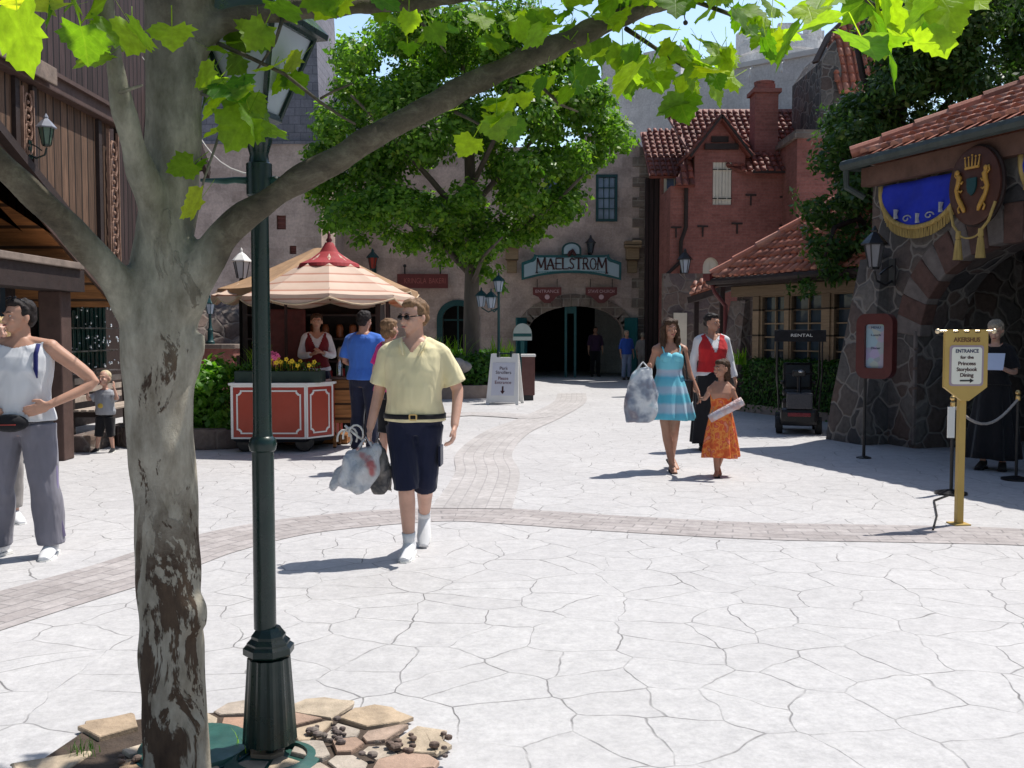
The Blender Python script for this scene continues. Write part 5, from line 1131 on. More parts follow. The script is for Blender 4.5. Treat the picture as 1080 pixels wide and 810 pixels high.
mb = MB(); mb.box(-.17,-.12,-.08,.08,Hf-.10,Hf+.03,.01); mb.box(.12,.17,-.08,.08,Hf-.10,Hf+.03,.01); mb.tube([(-.14,0,Hf-.02),(.14,0,Hf-.02)],.02,7); mb.build('hinge', M_GREEN, af)
p = G(557,422); bo = empty('bollard_bin', p, 0, 'maroon square post bin with a pale lid right of the white folding sign', 'bin')
mb = MB(); mb.box(-.15,.15,-.15,.15,.12,1.0,.015); mb.build('body', M('maroon_brown',(.10,.04,.035),.6,.2,5,.1), bo); mb = MB(); mb.box(-.17,.17,-.17,.17,1.0,1.06,.015); mb.build('lid', M_WHITE, bo); mb = MB(); mb.box(-.12,.12,-.12,.12,0,.12); mb.build('foot', M_BLACK, bo)
p = G(551,402); wt = empty('round_top_sign', (p.x,p.y,0), 0, 'pale round-topped board with teal stripe on a teal post by the left entrance door', 'sign')
zq0, zq1 = ZP(359,p.y), ZP(341,p.y); mb = MB(); mb.prism(arch_pts(0,.30,zq0,zq0+.2,zq1-zq0-.2), [], .06); mb.build('board', M('pale_board',(.52,.56,.56),.5,.1,4,0), wt)
mb = MB(); mb.box(-.29,.29,-.006,-.001,zq0+.12,zq0+.22); mb.build('stripe', M_TEAL, wt); mb = MB(); mb.box(-.06,.06,.0,.06,0,zq0-.001); mb.build('post', M_TEAL, wt)
# gold dining sign on the right
p = G(1011,553); gs = empty('gold_banner_sign', p, R(4), 'gold banner-shaped sign on a square post with white text panel and arrow', 'sign')
hx = .178; zt, zn, zp = 1.575, 1.125, 1.015
mb = MB(); mb.box(-.027,.027,-.027,.027,0,1.06,.004); mb.build('post', M_GOLDL, gs)
mb = MB(); o_ = [(-hx,zt-.015)]
for q in range(7): a_ = -hx+.02+q*(2*hx-.04)/7; b_ = a_+(2*hx-.04)/7; z = zt+(.014 if q%2==0 else -.014); o_ += [(a_,z),(b_,z)]
o_ += [(hx,zt-.015),(hx,zn),(.03,zp),(-.03,zp),(-hx,zn)]
mb.prism(o_[::-1], [], .035, Matrix.Translation((0,-.062,0))); mb.build('board', M_GOLDL, gs)
mb = MB(); mb.tube([(-.235,-.045,zt),(.235,-.045,zt)], .009, 10); [mb.ball((s*.235,-.045,zt),.021,12) for s in (-1,1)]; mb.build('rod', M('pale_brass',(.75,.62,.42),.3,.1,5,0,metal=.7), gs)
def rrect(x0,x1,z0,z1,r,n=5):
    p = []
    for cx,cz,a0 in ((x1-r,z0+r,-90),(x1-r,z1-r,0),(x0+r,z1-r,90),(x0+r,z0+r,180)):
        p += [(cx+r*math.cos(R(a0+90*k/n)), cz+r*math.sin(R(a0+90*k/n))) for k in range(n+1)]
    return p
mb = MB(); mb.prism(rrect(-.142,.142,1.135,1.462,.025), [], .003, Matrix.Translation((0,-.0655,0))); mb.build('panel_border', M('mauve_border',(.33,.26,.30),.5,.1,3,0), gs)
mb = MB(); mb.prism(rrect(-.125,.125,1.15,1.447,.022), [], .003, Matrix.Translation((0,-.069,0))); mb.build('panel', M('panel_cream',(.72,.71,.62),.5,.05,3,0), gs)
text('AKERSHUS', .05, M('sign_brown_ink',(.16,.075,.03),.6,.1,4,0), 'lettering', gs, (0,-.0645,1.505), width=.22, bold=.001)
for z, s, w_, sz in ((1.415,'ENTRANCE',.19,.04),(1.365,'for the',.11,.036),(1.315,'Princess',.145,.042),(1.268,'Storybook',.17,.042),(1.222,'Dining',.11,.042)): text(s, sz, M_INK if s != 'ENTRANCE' else M_NAVY, 'lettering', gs, (0,-.0705,z), width=w_, bold=.0006)
mb = MB(); mb.box(-.055,.03,-.0725,-.0695,1.172,1.184); mb.prism([(.028,1.160),(.06,1.178),(.028,1.196)],[],.003,Matrix.Translation((0,-.0725,0))); mb.build('arrow', M_BLACK, gs)
mb = MB(); mb.box(-.07,.07,-.07,.07,0,.012,.003); mb.build('foot_plate', M_GOLDL, gs)
# rope stand and rope
p = G(1003,521); p2 = Vector((5.35,10.5,0)); rs = empty('rope_stand', p, 0, 'thin black rope stand just behind the gold sign', 'stand')
mb = MB(); mb.tube([(0,0,0),(0,0,.9)], .016, 10); mb.build('pole', M_BLACK, rs); mb = MB(); mb.lathe([(.15,0),(.15,.02),(.03,.045)],(0,0,0),20); mb.build('base', M_BLACK, rs, auto=40); mb = MB(); mb.ball((0,0,.93),.03,10); mb.lathe([(.02,.84),(.026,.85),(.026,.89),(.02,.9)],(0,0,0),10); mb.build('knob', M_BRASS, rs)
rs2 = copy_tree(rs); rs2.location = p2; rs2['label'] = 'thin black rope stand close to the reading woman in the arch'
for o_ in (rs, rs2): o_['group'] = 'black rope stands by the arch'
mb = MB(); a = p+Vector((0,0,.86)); b = p2+Vector((0,0,.86)); mb.tube([a.lerp(b,k/12)-Vector((0,0,.22*math.sin(math.pi*k/12))) for k in range(13)], .014, 8); tag(mb.build('barrier_rope', M('pale_rope',(.45,.40,.36),.8,.2,30,.3)), 'pale rope sagging between the two black rope stands', 'rope')
mb = MB(); mb.box(-.035,.035,-.02,-.005,.0,.30,.004); o = mb.build('hanging_tag', M_WHITE); o.location = p+Vector((-.03,-.02,.55)); tag(o, 'narrow white card hanging on the rope stand behind the gold sign', 'card')
p = G(985,562); mb = MB(); q0 = P(1003,515,9.7); mb.tube([G(1004,522)+Vector((0,0,.01)), G(985,529)+Vector((0,0,.01)), G(988,545)+Vector((0,0,.01)), G(984,560)+Vector((0,0,.01))], .009, 6); tag(mb.build('loose_cable', M_BLACK), 'thin dark cord lying on the pavement behind the gold sign foot', 'cord')
# menu board on a pole
p = G(916,484); mn = empty('menu_board', p, R(-48), 'maroon round-cornered menu case with coloured page on a thin black pole', 'menu board')
zt, zb_ = ZP(331,p.y), ZP(399,p.y)
mb = MB(); mb.tube([(-.08,.03,0),(-.08,.03,zb_+.1)], .019, 10); mb.lathe([(.09,0),(.09,.012),(.03,.03)],(-.08,.03,0),16); mb.build('pole', M_BLACK, mn)
def capsule(w_, z0, z1, r): return rrect(-w_, w_, z0, z1, r, 6)
mb = MB(); mb.prism(capsule(.235,zb_,zt,.12), [capsule(.125,zb_+.13,zt-.13,.03)], .12, Matrix.Translation((.09,-.09,0))); mb.build('case', M('case_maroon',(.09,.022,.02),.45,.2,5,.1), mn)
t = NT('menu_page'); v = t.coord('Object'); c = t.ramp(t.n('SeparateXYZ',{0:v}).outputs[2], [(0,(.3,.4,.5)),(1,(.6,.6,.6))]); nz = t.n('TexVoronoi',{'Vector':v,'Scale':9.0},feature='F1').outputs['Color']; t.base(t.mix(.15,(.34,.38,.46),nz)); t.rough(.15); M_PAGE = t.m
mb = MB(); mb.box(-.035,.215,-.045,-.03,zb_+.13,zt-.13); mb.build('page', M_PAGE, mn)
for k_, (s, zz) in enumerate((('MENU',zt-.17),('Lunch',zt-.26),('Dinner',zt-.42))): text(s, .04, M_NAVY, 'lettering', mn, (.09,-.047,zz), width=.12)

# ================================================================== RED CART AND CANOPIES
Yk = 12.88; xk0, xk1 = XP(243,Yk), XP(322,Yk); x2 = XP(350,13.25); ct_ = empty('vendor_cart', ((xk0+xk1)/2,13.45,0), 0, 'red panelled vendor cart with white trim on a black wheeled base under the striped canopy', 'cart')
hw = (xk1-xk0)/2; bv = x2-xk1; zt = ZP(404,Yk); zb_ = ZP(463,Yk)
def octo(k=0, d=.57): 
    return [(-hw-k,-d-k),(hw+k,-d-k),(hw+bv+k,-d+.38-k*.4),(hw+bv+k,d+k),(-hw+k*-1,d+k)]
mb = MB(); mb.loft([[(x,y,zb_) for x,y in octo()],[(x,y,zt-.03) for x,y in octo()]]); mb.build('body', M_RED, ct_)
mb = MB(); mb.loft([[(x,y,zt-.03) for x,y in octo(.03)],[(x,y,zt) for x,y in octo(.03)]]); mb.build('counter', M_WHITE, ct_)
mb = MB(); mb.loft([[(x,y,.13) for x,y in octo(-.04)],[(x,y,zb_-.002) for x,y in octo(.0)]]); mb.build('plinth', M_BLACK, ct_)
def panel_trim(a, b, par):
    a, b = Vector((*a,0)), Vector((*b,0)); u = (b-a).normalized(); L = (b-a).length; n = Vector((u.y,-u.x,0)); T = Matrix(((u.x,-n.x,0,a.x+n.x*.0),(u.y,-n.y,0,a.y+n.y*.0),(0,0,1,0),(0,0,0,1)))
    def notch(i, c=.05):
        x0,x1,z0,z1 = i,L-i,zb_+i,zt-.03-i; return [(x0+c,z0),(x1-c,z0),(x1-c,z0+.02),(x1-.02,z0+c),(x1,z0+c),(x1,z1-c),(x1-.02,z1-c),(x1-c,z1-.02),(x1-c,z1),(x0+c,z1),(x0+c,z1-.02),(x0+.02,z1-c),(x0,z1-c),(x0,z0+c),(x0+.02,z0+c),(x0+c,z0+.02)]
    mb = MB(); mb.prism(rect(0,L,zb_+.001,zt-.032), [rect(.022,L-.022,zb_+.022,zt-.055)], .012, T @ Matrix.Translation((0,-.012,0))); mb.build('edge_trim', M_WHITE, par)
    mb = MB(); mb.prism(notch(.065), [notch(.083)], .01, T @ Matrix.Translation((0,-.010,0))); mb.build('panel_trim', M_WHITE, par)
    mb = MB(); mb.prism(notch(.084), [], .004, T @ Matrix.Translation((0,-.004,0))); mb.build('inner_panel', M('orange_red_panel',(.37,.045,.02),.4,.12,4,.05), par)
oc = octo(); panel_trim(oc[0], oc[1], ct_); panel_trim(oc[1], oc[2], ct_); panel_trim(oc[4], oc[0], ct_)
for x, y in ((-hw+.15,-.42),(hw-.05,-.42),(-hw+.15,.42),(hw-.05,.42)): mb = MB(); mb.lathe([(.11,0),(.125,.012),(.125,.04),(.11,.05)],(0,0,0),20, Matrix.Translation((x,y-.02,.125)) @ Matrix.Rotation(R(90),4,'X')); mb.build('wheel', M_BLACKP, ct_)
mb = MB(); mb.box(-hw+.02,hw+bv-.1,-.5,-.12,zt,zt+.15,.01); mb.build('flower_tray', M('tray_dark_green',(.02,.04,.03),.6,.2,4,.1), ct_)
# flowers in the tray
fl = empty('flower_display', ct_.location+Vector((0,-.3,zt+.12)), 0, 'yellow and pink flowers with spiky green leaves on the red cart counter', 'flowers')
Ps = np.stack([rng.uniform(-hw+.05,hw+bv-.15,700), rng.uniform(-.18,.15,700), rng.uniform(0,.14,700)],1); quads('leaves', Ps, rng.normal(size=(700,3))+[0,-.5,.5], rng.uniform(.03,.06,700), M_HEDGE, fl)
for nm, m_, x0_, x1_, n_f in (('yellow_flower', M('yellow_petal',(.80,.55,.03),.6,.15,5,0), -.1, hw+.1, 18),('pink_flower', M('pink_petal',(.75,.12,.28),.6,.15,5,0), -.08, .12, 10)):
    for _ in range(n_f):
        mb = MB(); c = Vector((random.uniform(x0_,x1_), random.uniform(-.18,.0), random.uniform(.10,.20)+(.08 if 'pink' in nm else 0)))
        for k in range(5): a = k*1.256; mb.ball(c+Vector((.018*math.cos(a),-.004,.018*math.sin(a))), (.013,.006,.013), 6)
        mb.tube([c,c+Vector((0,.02,-.12))],.002,4); mb.build(nm, m_, fl)
b_ = grassy('spiky_plant', ct_.location+Vector((-hw+.28,-.25,zt+.12)), 60, .42, .02, 'tall spiky lime green plant at the left end of the red cart', spread=.14)

def m_canopy():
    t = NT('striped_canopy'); v = t.coord('Object'); z = t.n('SeparateXYZ',{0:v}).outputs[2]
    fr = t.math('FRACT', t.math('MULTIPLY', z, 8.6)); st = t.ramp(fr, [(0,(.46,.15,.08)),(.14,(.46,.15,.08)),(.21,(.70,.53,.40)),(.92,(.76,.60,.47))]); t.base(t.mix(.25, st, t.ramp(t.noise(v,3,4),[(.3,(.5,.42,.37)),(.7,(.85,.76,.68))]))); t.rough(.8)
    tr = t.n('BsdfTranslucent', {'Color': (.85,.42,.16,1)}); mx = t.n('MixShader', {0: .25, 1: t.b.outputs[0], 2: tr.outputs[0]}); t.t.links.new(mx.outputs[0], t.out.inputs['Surface']); return t.m
M_CAN = m_canopy()
def canopy(loc, r, zr, za, label, m=M_CAN, cap=M('canopy_red',(.33,.03,.035),.75,.2,6,.2), n=8, name='canopy', rot=R(10)):
    root = empty(name, loc, 0, label, 'canopy'); mb = MB(); bm = mb.bm; rows = 8; seg = n*6; g_ = []
    for j in range(rows+1):
        t_ = j/rows; ring = []
        for k in range(seg):
            a = rot+2*math.pi*k/seg; ph = (k%6)/6; chord = math.cos(math.pi/n)/math.cos((ph-.5)*2*math.pi/n); sag = math.sin(math.pi*ph)
            rr = r*(1-t_*.93)*chord; z = zr+(za-zr)*(t_**1.12)-.05*sag*(1-t_)*(.3+t_)
            ring.append(bm.verts.new((rr*math.cos(a), rr*math.sin(a), z)))
        g_.append(ring)
    for j in range(rows):
        for k in range(seg): bm.faces.new((g_[j][k], g_[j][(k+1)%seg], g_[j+1][(k+1)%seg], g_[j+1][k]))
    # scalloped valance
    low = []; 
    for k in range(seg): v0 = g_[0][k].co; ph = (k%6)/6; low.append(bm.verts.new((v0.x*1.01, v0.y*1.01, v0.z-.05-.085*math.sin(math.pi*ph))))
    for k in range(seg): bm.faces.new((g_[0][k], low[k], low[(k+1)%seg], g_[0][(k+1)%seg]))
    o = mb.build('cover', m, root); md = o.modifiers.new('t','SOLIDIFY'); md.thickness = .008
    mb = MB(); L = [v for v in [Vector((r*1.012*(math.cos(math.pi/n)/math.cos(((k%6)/6-.5)*2*math.pi/n))*math.cos(rot+2*math.pi*k/seg), r*1.012*(math.cos(math.pi/n)/math.cos(((k%6)/6-.5)*2*math.pi/n))*math.sin(rot+2*math.pi*k/seg), zr-.053-.087*math.sin(math.pi*(k%6)/6))) for k in range(seg+1)]]
    mb.tube(L, .012, 6); mb.build('piping', M('canopy_piping',(.55,.42,.28),.8,.2,6,.1), root)
    mb = MB()
    for k in range(n): a = rot+2*math.pi*k/n; mb.tube([(r*1.0*math.cos(a),r*1.0*math.sin(a),zr-.02),(r*.5*math.cos(a),r*.5*math.sin(a),zr+(za-zr)*.44),(.05*math.cos(a),.05*math.sin(a),za-.04)], .012, 6); 
    mb.build('seam_rib', M('seam_brown',(.30,.13,.08),.7,.2,6,.1), root)
    if cap:
        mb = MB(); rings = []
        for j, (q, dz) in enumerate(((.33,.0),(.30,.03),(.2,.11),(.1,.22),(.045,.34),(.03,.36))):
            rings.append([(r*q*(1+(.06*math.cos(n*2*math.pi*k/48)) if j < 2 else r*q/r)*math.cos(rot+2*math.pi*k/48)*(1 if j < 2 else 1/q*q), r*q*(1+(.06*math.cos(n*2*math.pi*k/48)) if j < 2 else 1)*math.sin(rot+2*math.pi*k/48), za-.26+dz*.95-(.03*math.sin(n*math.pi*k/48)**2 if j == 0 else 0)) for k in range(48)])
        rings = [[(r*q*math.cos(rot+2*math.pi*k/48)*(1+.05*abs(math.sin(n*math.pi*k/48))*(j<2)), r*q*math.sin(rot+2*math.pi*k/48)*(1+.05*abs(math.sin(n*math.pi*k/48))*(j<2)), za-.225+dz) for k in range(48)] for j, (q,dz) in enumerate(((.35,-.01),(.335,.035),(.21,.11),(.11,.20),(.06,.30),(.045,.33)))]
        mb.loft(rings); mb.build('top_cap', cap, root)
        mb = MB(); mb.lathe([(.05,0),(.055,.03),(.03,.05),(.045,.08),(.025,.11),(.02,.15),(.006,.2)],(0,0,za+.06),12); mb.build('finial', M('finial_maroon',(.10,.012,.015),.4,.2,6,.05), root, smooth=True)
    for px_ in ((0,) if r < 1 else (-.62*r,.62*r)): mb = MB(); mb.tube([(px_,r*.45 if r > 1 else 0,0),(px_,r*.45 if r > 1 else 0,zr+.1)], .022, 10); mb.build('pole', M_TIMBD, root)
    return root
Yc = 13.75; canopy((XP(348,Yc),Yc,0), 1.17, ZP(311,Yc)-.02, ZP(264,Yc), 'red and cream striped octagonal canopy with red top over the vendor cart')
Yc = 15.6; canopy((XP(336,Yc)+.05,Yc,0), 1.56, ZP(306,Yc), ZP(262,Yc), 'plain tan octagonal canopy behind the striped one', m=M('tan_canvas',(.36,.22,.12),.85,.25,5,.2), cap=None, rot=R(22))
Yc = 15.0; canopy((XP(254,Yc),Yc,0), .42, ZP(311,Yc), ZP(299,Yc), 'small pale awning with orange underside under the white capped lantern', m=M_CAN, cap=None)
# back counter with jars, popcorn cabinet, wooden box
bc = empty('back_counter', (XP(335,14.9),14.9,0), 0, 'dark shelving with jars and boxes under the striped canopy', 'shelf')
mb = MB(); mb.box(-1.05,-.98,-.25,.25,0,2.0); mb.box(.9,.97,-.25,.25,0,2.0); mb.box(-1.05,.97,.2,.25,0,2.0)
for z in (.8,1.12,1.45,1.8): mb.box(-.98,.9,-.25,.2,z,z+.03)
mb.build('cabinet', M_TRIMD, bc)
for nm, m_, zz in (('jar',M_CREAM,1.15),('jar',M('brown_jar',(.25,.09,.04),.3,.3,8,0),1.48),('jar',M('red_tin',(.30,.03,.03),.35,.3,8,0),.83)):
    for q in range(9): mb = MB(); x = -.85+q*.2+random.uniform(-.03,.03); mb.lathe([(.05,0),(.055,.02),(.055,.15+random.uniform(-.03,.05)),(.035,.2)],(x,-.08,zz),10); mb.build(nm, m_, bc, smooth=True)
wb = empty('wooden_box', (XP(366,13.6),13.6,0), 0, 'orange brown wooden drinks box on legs right of the red cart', 'box')
mb = MB(); mb.box(-.18,.2,-.2,.2,.34,.93,.01); mb.build('body', M_TIMBO, wb)
for x in (-.15,.17):
    for y in (-.17,.17): mb = MB(); mb.box(x-.02,x+.02,y-.02,y+.02,0,.339); mb.build('leg', M_TIMBO, wb)
mb = MB(); mb.box(-.2,.22,-.22,.22,.932,.96,.006); mb.build('top', M_TRIM, wb)
for q, (x, c_) in enumerate(((-.1,'silver'),(.02,'dark'),(.13,'silver'))):
    mb = MB(); mb.lathe([(.04,0),(.042,.02),(.042,.16),(.02,.2),(.015,.24)],(0,0,0),12); o = mb.build('bottle', M_METAL if c_ == 'silver' else M_TEALD, smooth=True); o.location = wb.location+Vector((x,-.05,.961)); tag(o, ('leftmost silver bottle','middle dark teal bottle','rightmost silver bottle')[q]+' standing on the orange brown wooden box', 'bottle', 'bottles on the wooden box')
# dark carved figure board behind the worker
mb = MB(); mb.box(-.5,.05,-.02,.02,.9,1.9,.02); o = mb.build('dark_display_board', M('dark_red_board',(.10,.02,.018),.6,.4,7,.2)); o.location = (XP(318,14.5),14.55,0); tag(o, 'dark red display board left of the kiosk worker', 'board')

# ================================================================== MOBILITY SCOOTER under the dark tree
p = G(848,457); sc_ = empty('mobility_scooter', (p.x,p.y+.35,0), R(-14), 'black electric mobility scooter with a flat black canopy parked by the hedge', 'scooter')
mb = MB(); mb.box(-.26,.26,-.55,.42,.13,.24,.04); mb.box(-.28,.28,-.62,-.30,.14,.40,.06); mb.box(-.24,.24,.18,.52,.2,.5,.07); mb.build('chassis', M_BLACKP, sc_)
mb = MB(); mb.box(-.17,.17,-.640,-.621,.28,.34,.008); mb.build('tail_light', M('dark_red_plastic',(.18,.01,.02),.3,.2,5,0), sc_)
for x in (-.29,.29):
    for y in (-.42,.38):
        mb = MB(); mb.lathe([(.085,-.045),(.125,-.05),(.135,-.03),(.135,.03),(.125,.05),(.085,.045)],(0,0,0),22,Matrix.Translation((x,y,.135)) @ Matrix.Rotation(R(90),4,'Y')); wq = mb.build('wheel', M('tyre',(.02,.02,.021),.8,.2,9,.2), sc_, auto=40)
        mb = MB(); mb.lathe([(.02,-.052),(.08,-.046),(.08,.046),(.02,.052)],(0,0,0),16,Matrix.Translation((x,y,.135)) @ Matrix.Rotation(R(90),4,'Y')); mb.build('hub', M('dark_hub',(.07,.07,.075),.4,.2,5,0), wq)
mb = MB(); mb.box(-.24,.24,-.10,.34,.55,.66,.05); mb.tube([(0,.1,.24),(0,.1,.55)],.04,10); mb.build('seat', M_BLACKP, sc_)
mb = MB(); mb.box(-.23,.23,-.05,.05,.0,.44,.045, Matrix.Translation((0,.30,.64)) @ Matrix.Rotation(R(-10),4,'X')); mb.box(-.27,-.22,.0,.3,.74,.79,.015); mb.box(.22,.27,.0,.3,.74,.79,.015); mb.build('backrest', M_BLACKP, sc_)
mb = MB(); mb.tube([(0,-.5,.3),(0,-.38,.7),(0,-.34,.9)],.03,10); mb.tube([(-.22,-.28,.93),(-.1,-.34,.92),(.1,-.34,.92),(.22,-.28,.93)],.016,8); mb.box(-.1,.1,-.4,-.28,.88,.98,.02); mb.build('tiller', M_BLACKP, sc_)
mb = MB(); mb.box(-.19,.19,-.68,-.46,.40,.64,.02); mb.build('basket', M('wire_grey',(.06,.06,.07),.5,.3,40,.4), sc_)
mb = MB(); mb.ball((.03,-.40,.96),(.05,.04,.03),10); mb.build('mirror', M_METAL, sc_)
mb = MB()
for x in (-.33,.33): mb.tube([(x*.8,.38,.4),(x,.36,.8),(x,.34,1.55)],.013,8); mb.tube([(x*.9,-.3,.35),(x,-.42,.9),(x,-.44,1.55)],.013,8)
mb.build('canopy_frame', M_BLACK, sc_)
mb = MB(); mb.box(-.38,.38,-.50,.42,1.56,1.60,.015); mb.box(-.38,.38,-.512,-.498,1.42,1.58,.004); mb.build('canopy', M('black_canvas',(.010,.010,.013),.8,.2,5,.2), sc_)
text('RENTAL', .065, M_WHITE, 'lettering', sc_, (.02,-.515,1.515), width=.32)
# ================================================================== PEOPLE
def m_skin(name, c):
    t = NT(name); v = t.coord('Object'); t.base(t.ramp(t.noise(v, 7, 4), [(.3,tuple(x*.85 for x in c)),(.7,tuple(min(1,x*1.1) for x in c))])); t.rough(.5)
    t.b.inputs['Subsurface Weight'].default_value = .12; t.b.inputs['Subsurface Radius'].default_value = (.02,.007,.004); t.b.inputs['Subsurface Scale'].default_value = .4; t.b.inputs['Specular IOR Level'].default_value = .35
    t.bump(t.noise(v, 60, 3), .06, .005); return t.m
def m_hair(name, c):
    t = NT(name); v = t.coord('Object', (1,1,.18)); n = t.noise(v, 90, 4, .7, .3); t.base(t.ramp(n, [(.3,tuple(x*.45 for x in c)),(.7,tuple(min(1,x*1.4) for x in c))])); t.rough(.62); t.b.inputs['Specular IOR Level'].default_value = .25; t.bump(n, .7, .01); return t.m
SK1 = m_skin('fair_skin', (.56,.33,.25)); SK2 = m_skin('tanned_skin', (.42,.22,.15)); SK3 = m_skin('light_tan_skin', (.48,.27,.19))
HB = m_hair('brown_hair', (.06,.032,.018)); HD = m_hair('dark_hair', (.018,.013,.012)); HL = m_hair('light_brown_hair', (.20,.115,.06)); HBL = m_hair('blond_hair', (.55,.40,.20)); HW = m_hair('pale_blond_hair', (.62,.50,.33)); HG = m_hair('grey_blond_hair', (.38,.32,.25))
EYE = M('eye_dark', (.02,.015,.012), .15, .1, 4, 0); EYEW = M('eye_white', (.7,.68,.65), .2, .05, 4, 0); LIP = M('lip', (.34,.10,.09), .45, .1, 4, 0); DARKG = M('dark_lens', (.008,.008,.01), .08, .1, 4, 0)
V3 = Vector
def cat_pts(pts, rad, k=4):
    """smooth a joint chain so that elbows and knees bend round"""
    o, r = [], []
    pts = [V3(p) for p in pts]
    for i in range(len(pts)-1):
        p0, p1, p2, p3 = pts[max(i-1,0)], pts[i], pts[i+1], pts[min(i+2,len(pts)-1)]
        for j in range(k):
            t_ = j/k; q = .5*((2*p1)+(p2-p0)*t_+(2*p0-5*p1+4*p2-p3)*t_*t_+(3*p1-p0-3*p2+p3)*t_**3); q = q.lerp(p1.lerp(p2,t_), .55)
            o.append(q); r.append(rad[i]*(1-t_)+rad[i+1]*t_)
    o.append(pts[-1]); r.append(rad[-1]); return o, r
MALE = [(.83,.105,.09,.01),(.90,.162,.112,.012),(.97,.168,.118,.005),(1.06,.155,.112,-.005),(1.16,.160,.118,-.01),(1.27,.175,.122,-.005),(1.36,.182,.112,.005),(1.42,.165,.09,.012),(1.46,.11,.07,.015),(1.485,.068,.06,.015)]
FEM = [(.83,.105,.09,.01),(.90,.165,.115,.015),(.96,.17,.118,.012),(1.05,.135,.10,.0),(1.13,.125,.095,-.002),(1.22,.142,.108,-.008),(1.29,.150,.120,-.014),(1.36,.150,.098,.0),(1.41,.138,.08,.01),(1.445,.09,.06,.012),(1.47,.052,.05,.012)]
class Fig:
    def __init__(s, label, loc, rz=0, H=1.75, J=None, female=False, skin=SK1, wide=1.0, head=1.0, face=0, tilt=0, vox=.009, lean=(0,0), group=None, sway=0, belly=0, fingers=True):
        s.s = H/1.75; s.root = empty('person', loc, rz, label, 'person', group); s.fem = female; s.skin = skin; s.w = wide; s.hs = head; s.face = face; s.vox = vox; s.tilt = tilt; s.lean = lean; s.belly = belly; s.fing = fingers
        sx = .155 if female else .178
        j = dict(sa=(-sx*wide,.0,1.40), sb=(sx*wide,.0,1.40), ea=(-.235*wide,.02,1.13), eb=(.235*wide,.02,1.13), wa=(-.25*wide,-.05,.88), wb=(.25*wide,-.05,.88),
                 ha=(-.09,0,.90), hb=(.09,0,.90), ka=(-.10,-.015,.49), kb=(.10,-.015,.49), fa=(-.105,.02,.085), fb=(.105,.02,.085), ta=None, tb=None, pa=(0,-.25,-1), pb=(0,-.25,-1), ca=.45, cb=.45)
        j.update(J or {}); s.j = j
        ls = lambda z: V3((s.lean[0], s.lean[1], 0))*max(0,(z-.93))
        s.ls = ls; s.torso = FEM if female else MALE
        for k in ('sa','sb'): j[k] = V3(j[k])+ls(1.4)
        s.neck = V3((0,.015,1.47))+ls(1.47); s.hc = s.neck+V3((0,-.025,.155*head+.0)) ; s.hp = []
        s.build()
    def S(s, o):                                                     # scale to the person's height
        for v in o.data.vertices: v.co *= s.s
        return o
    def headM(s):
        return Matrix.Translation(s.hc) @ Matrix.Rotation(s.face,4,'Z') @ Matrix.Rotation(s.tilt,4,'X') @ Matrix.Diagonal((s.hs,s.hs,s.hs,1))
    def rings(s, infl=0, z0=0, z1=9, n=22, hem=0):
        out = []
        for z, rx, ry, y in s.torso:
            if z < z0-1e-6 or z > z1+1e-6: continue
            c = V3((0,y,z))+s.ls(z); b = s.belly*math.exp(-((z-1.08)/.13)**2)
            out.append([c+V3(((rx*s.w+infl)*math.copysign(abs(math.cos(a))**.86,math.cos(a)), (ry+infl+(b if math.sin(a) < 0 else b*.2))*math.copysign(abs(math.sin(a))**.9,math.sin(a)), 0)) for a in [2*math.pi*k/n for k in range(n)]])
        return out
    def ring_at(s, z, infl, n=22):
        T = s.torso
        for (z0,a0,b0,y0),(z1,a1,b1,y1) in zip(T,T[1:]):
            if z0 <= z <= z1:
                t_ = (z-z0)/(z1-z0); rx, ry, y = a0+(a1-a0)*t_, b0+(b1-b0)*t_, y0+(y1-y0)*t_
                c = V3((0,y,z))+s.ls(z); b = s.belly*math.exp(-((z-1.08)/.13)**2)
                return [c+V3(((rx*s.w+infl)*math.copysign(abs(math.cos(a))**.86,math.cos(a)), (ry+infl+(b if math.sin(a) < 0 else b*.2))*math.copysign(abs(math.sin(a))**.9,math.sin(a)), 0)) for a in [2*math.pi*k/n for k in range(n)]]
    def arm_chain(s, q, f=2.0, r0=0, r=None):
        j = s.j; g = .85 if s.fem else 1.0
        P_, R_ = cat_pts([j['s'+q], j['e'+q], j['w'+q]], [(.052*g)*s.w+r0, .040*g+r0, .027*g+r0], 6)
        n = max(2, int(round(len(P_)*f/2.0))); return P_[:n], R_[:n]
    def leg_chain(s, q, f=2.0, r0=0, r1=None):
        j = s.j; g = .95 if s.fem else 1.0; K = V3(j['k'+q]); A = V3(j['f'+q]); calf = K.lerp(A,.30)+V3((0,.012,0))
        P_, R_ = cat_pts([j['h'+q], K, calf, A], [.086*g*s.w, .055*g, .056*g, .036*g], 6)
        n = max(3, int(round(len(P_)*f/2.0))); P_, R_ = P_[:n], R_[:n]
        if r1 is None: r1 = r0
        return P_, [r+r0+(r1-r0)*i/(len(P_)-1) for i, r in enumerate(R_)]
    def hand(s, mb, q):
        j = s.j; w = V3(j['w'+q]); d = V3(j['p'+q]).normalized(); sgn = -1 if q == 'a' else 1
        back = V3((sgn,0,0)); back = (back-d*back.dot(d)).normalized(); side = d.cross(back).normalized()          # side = direction across the palm
        if side.y > 0: side = -side                                                                               # thumb points forward
        if s.j.get('side'+q): side = V3(s.j['side'+q]); side = (side-d*side.dot(d)).normalized(); back = side.cross(d).normalized(); back = back if back.dot(V3((sgn,0,0))) > 0 else -back
        k = (.9 if s.fem else 1.0); palm = w+d*.055*k
        mb.tube([w-d*.01, w+d*.03*k, w+d*.085*k], [(.026*k,.020*k),(.016*k,.040*k),(.013*k,.040*k)], 12, side=back)
        curl = s.j['c'+q]
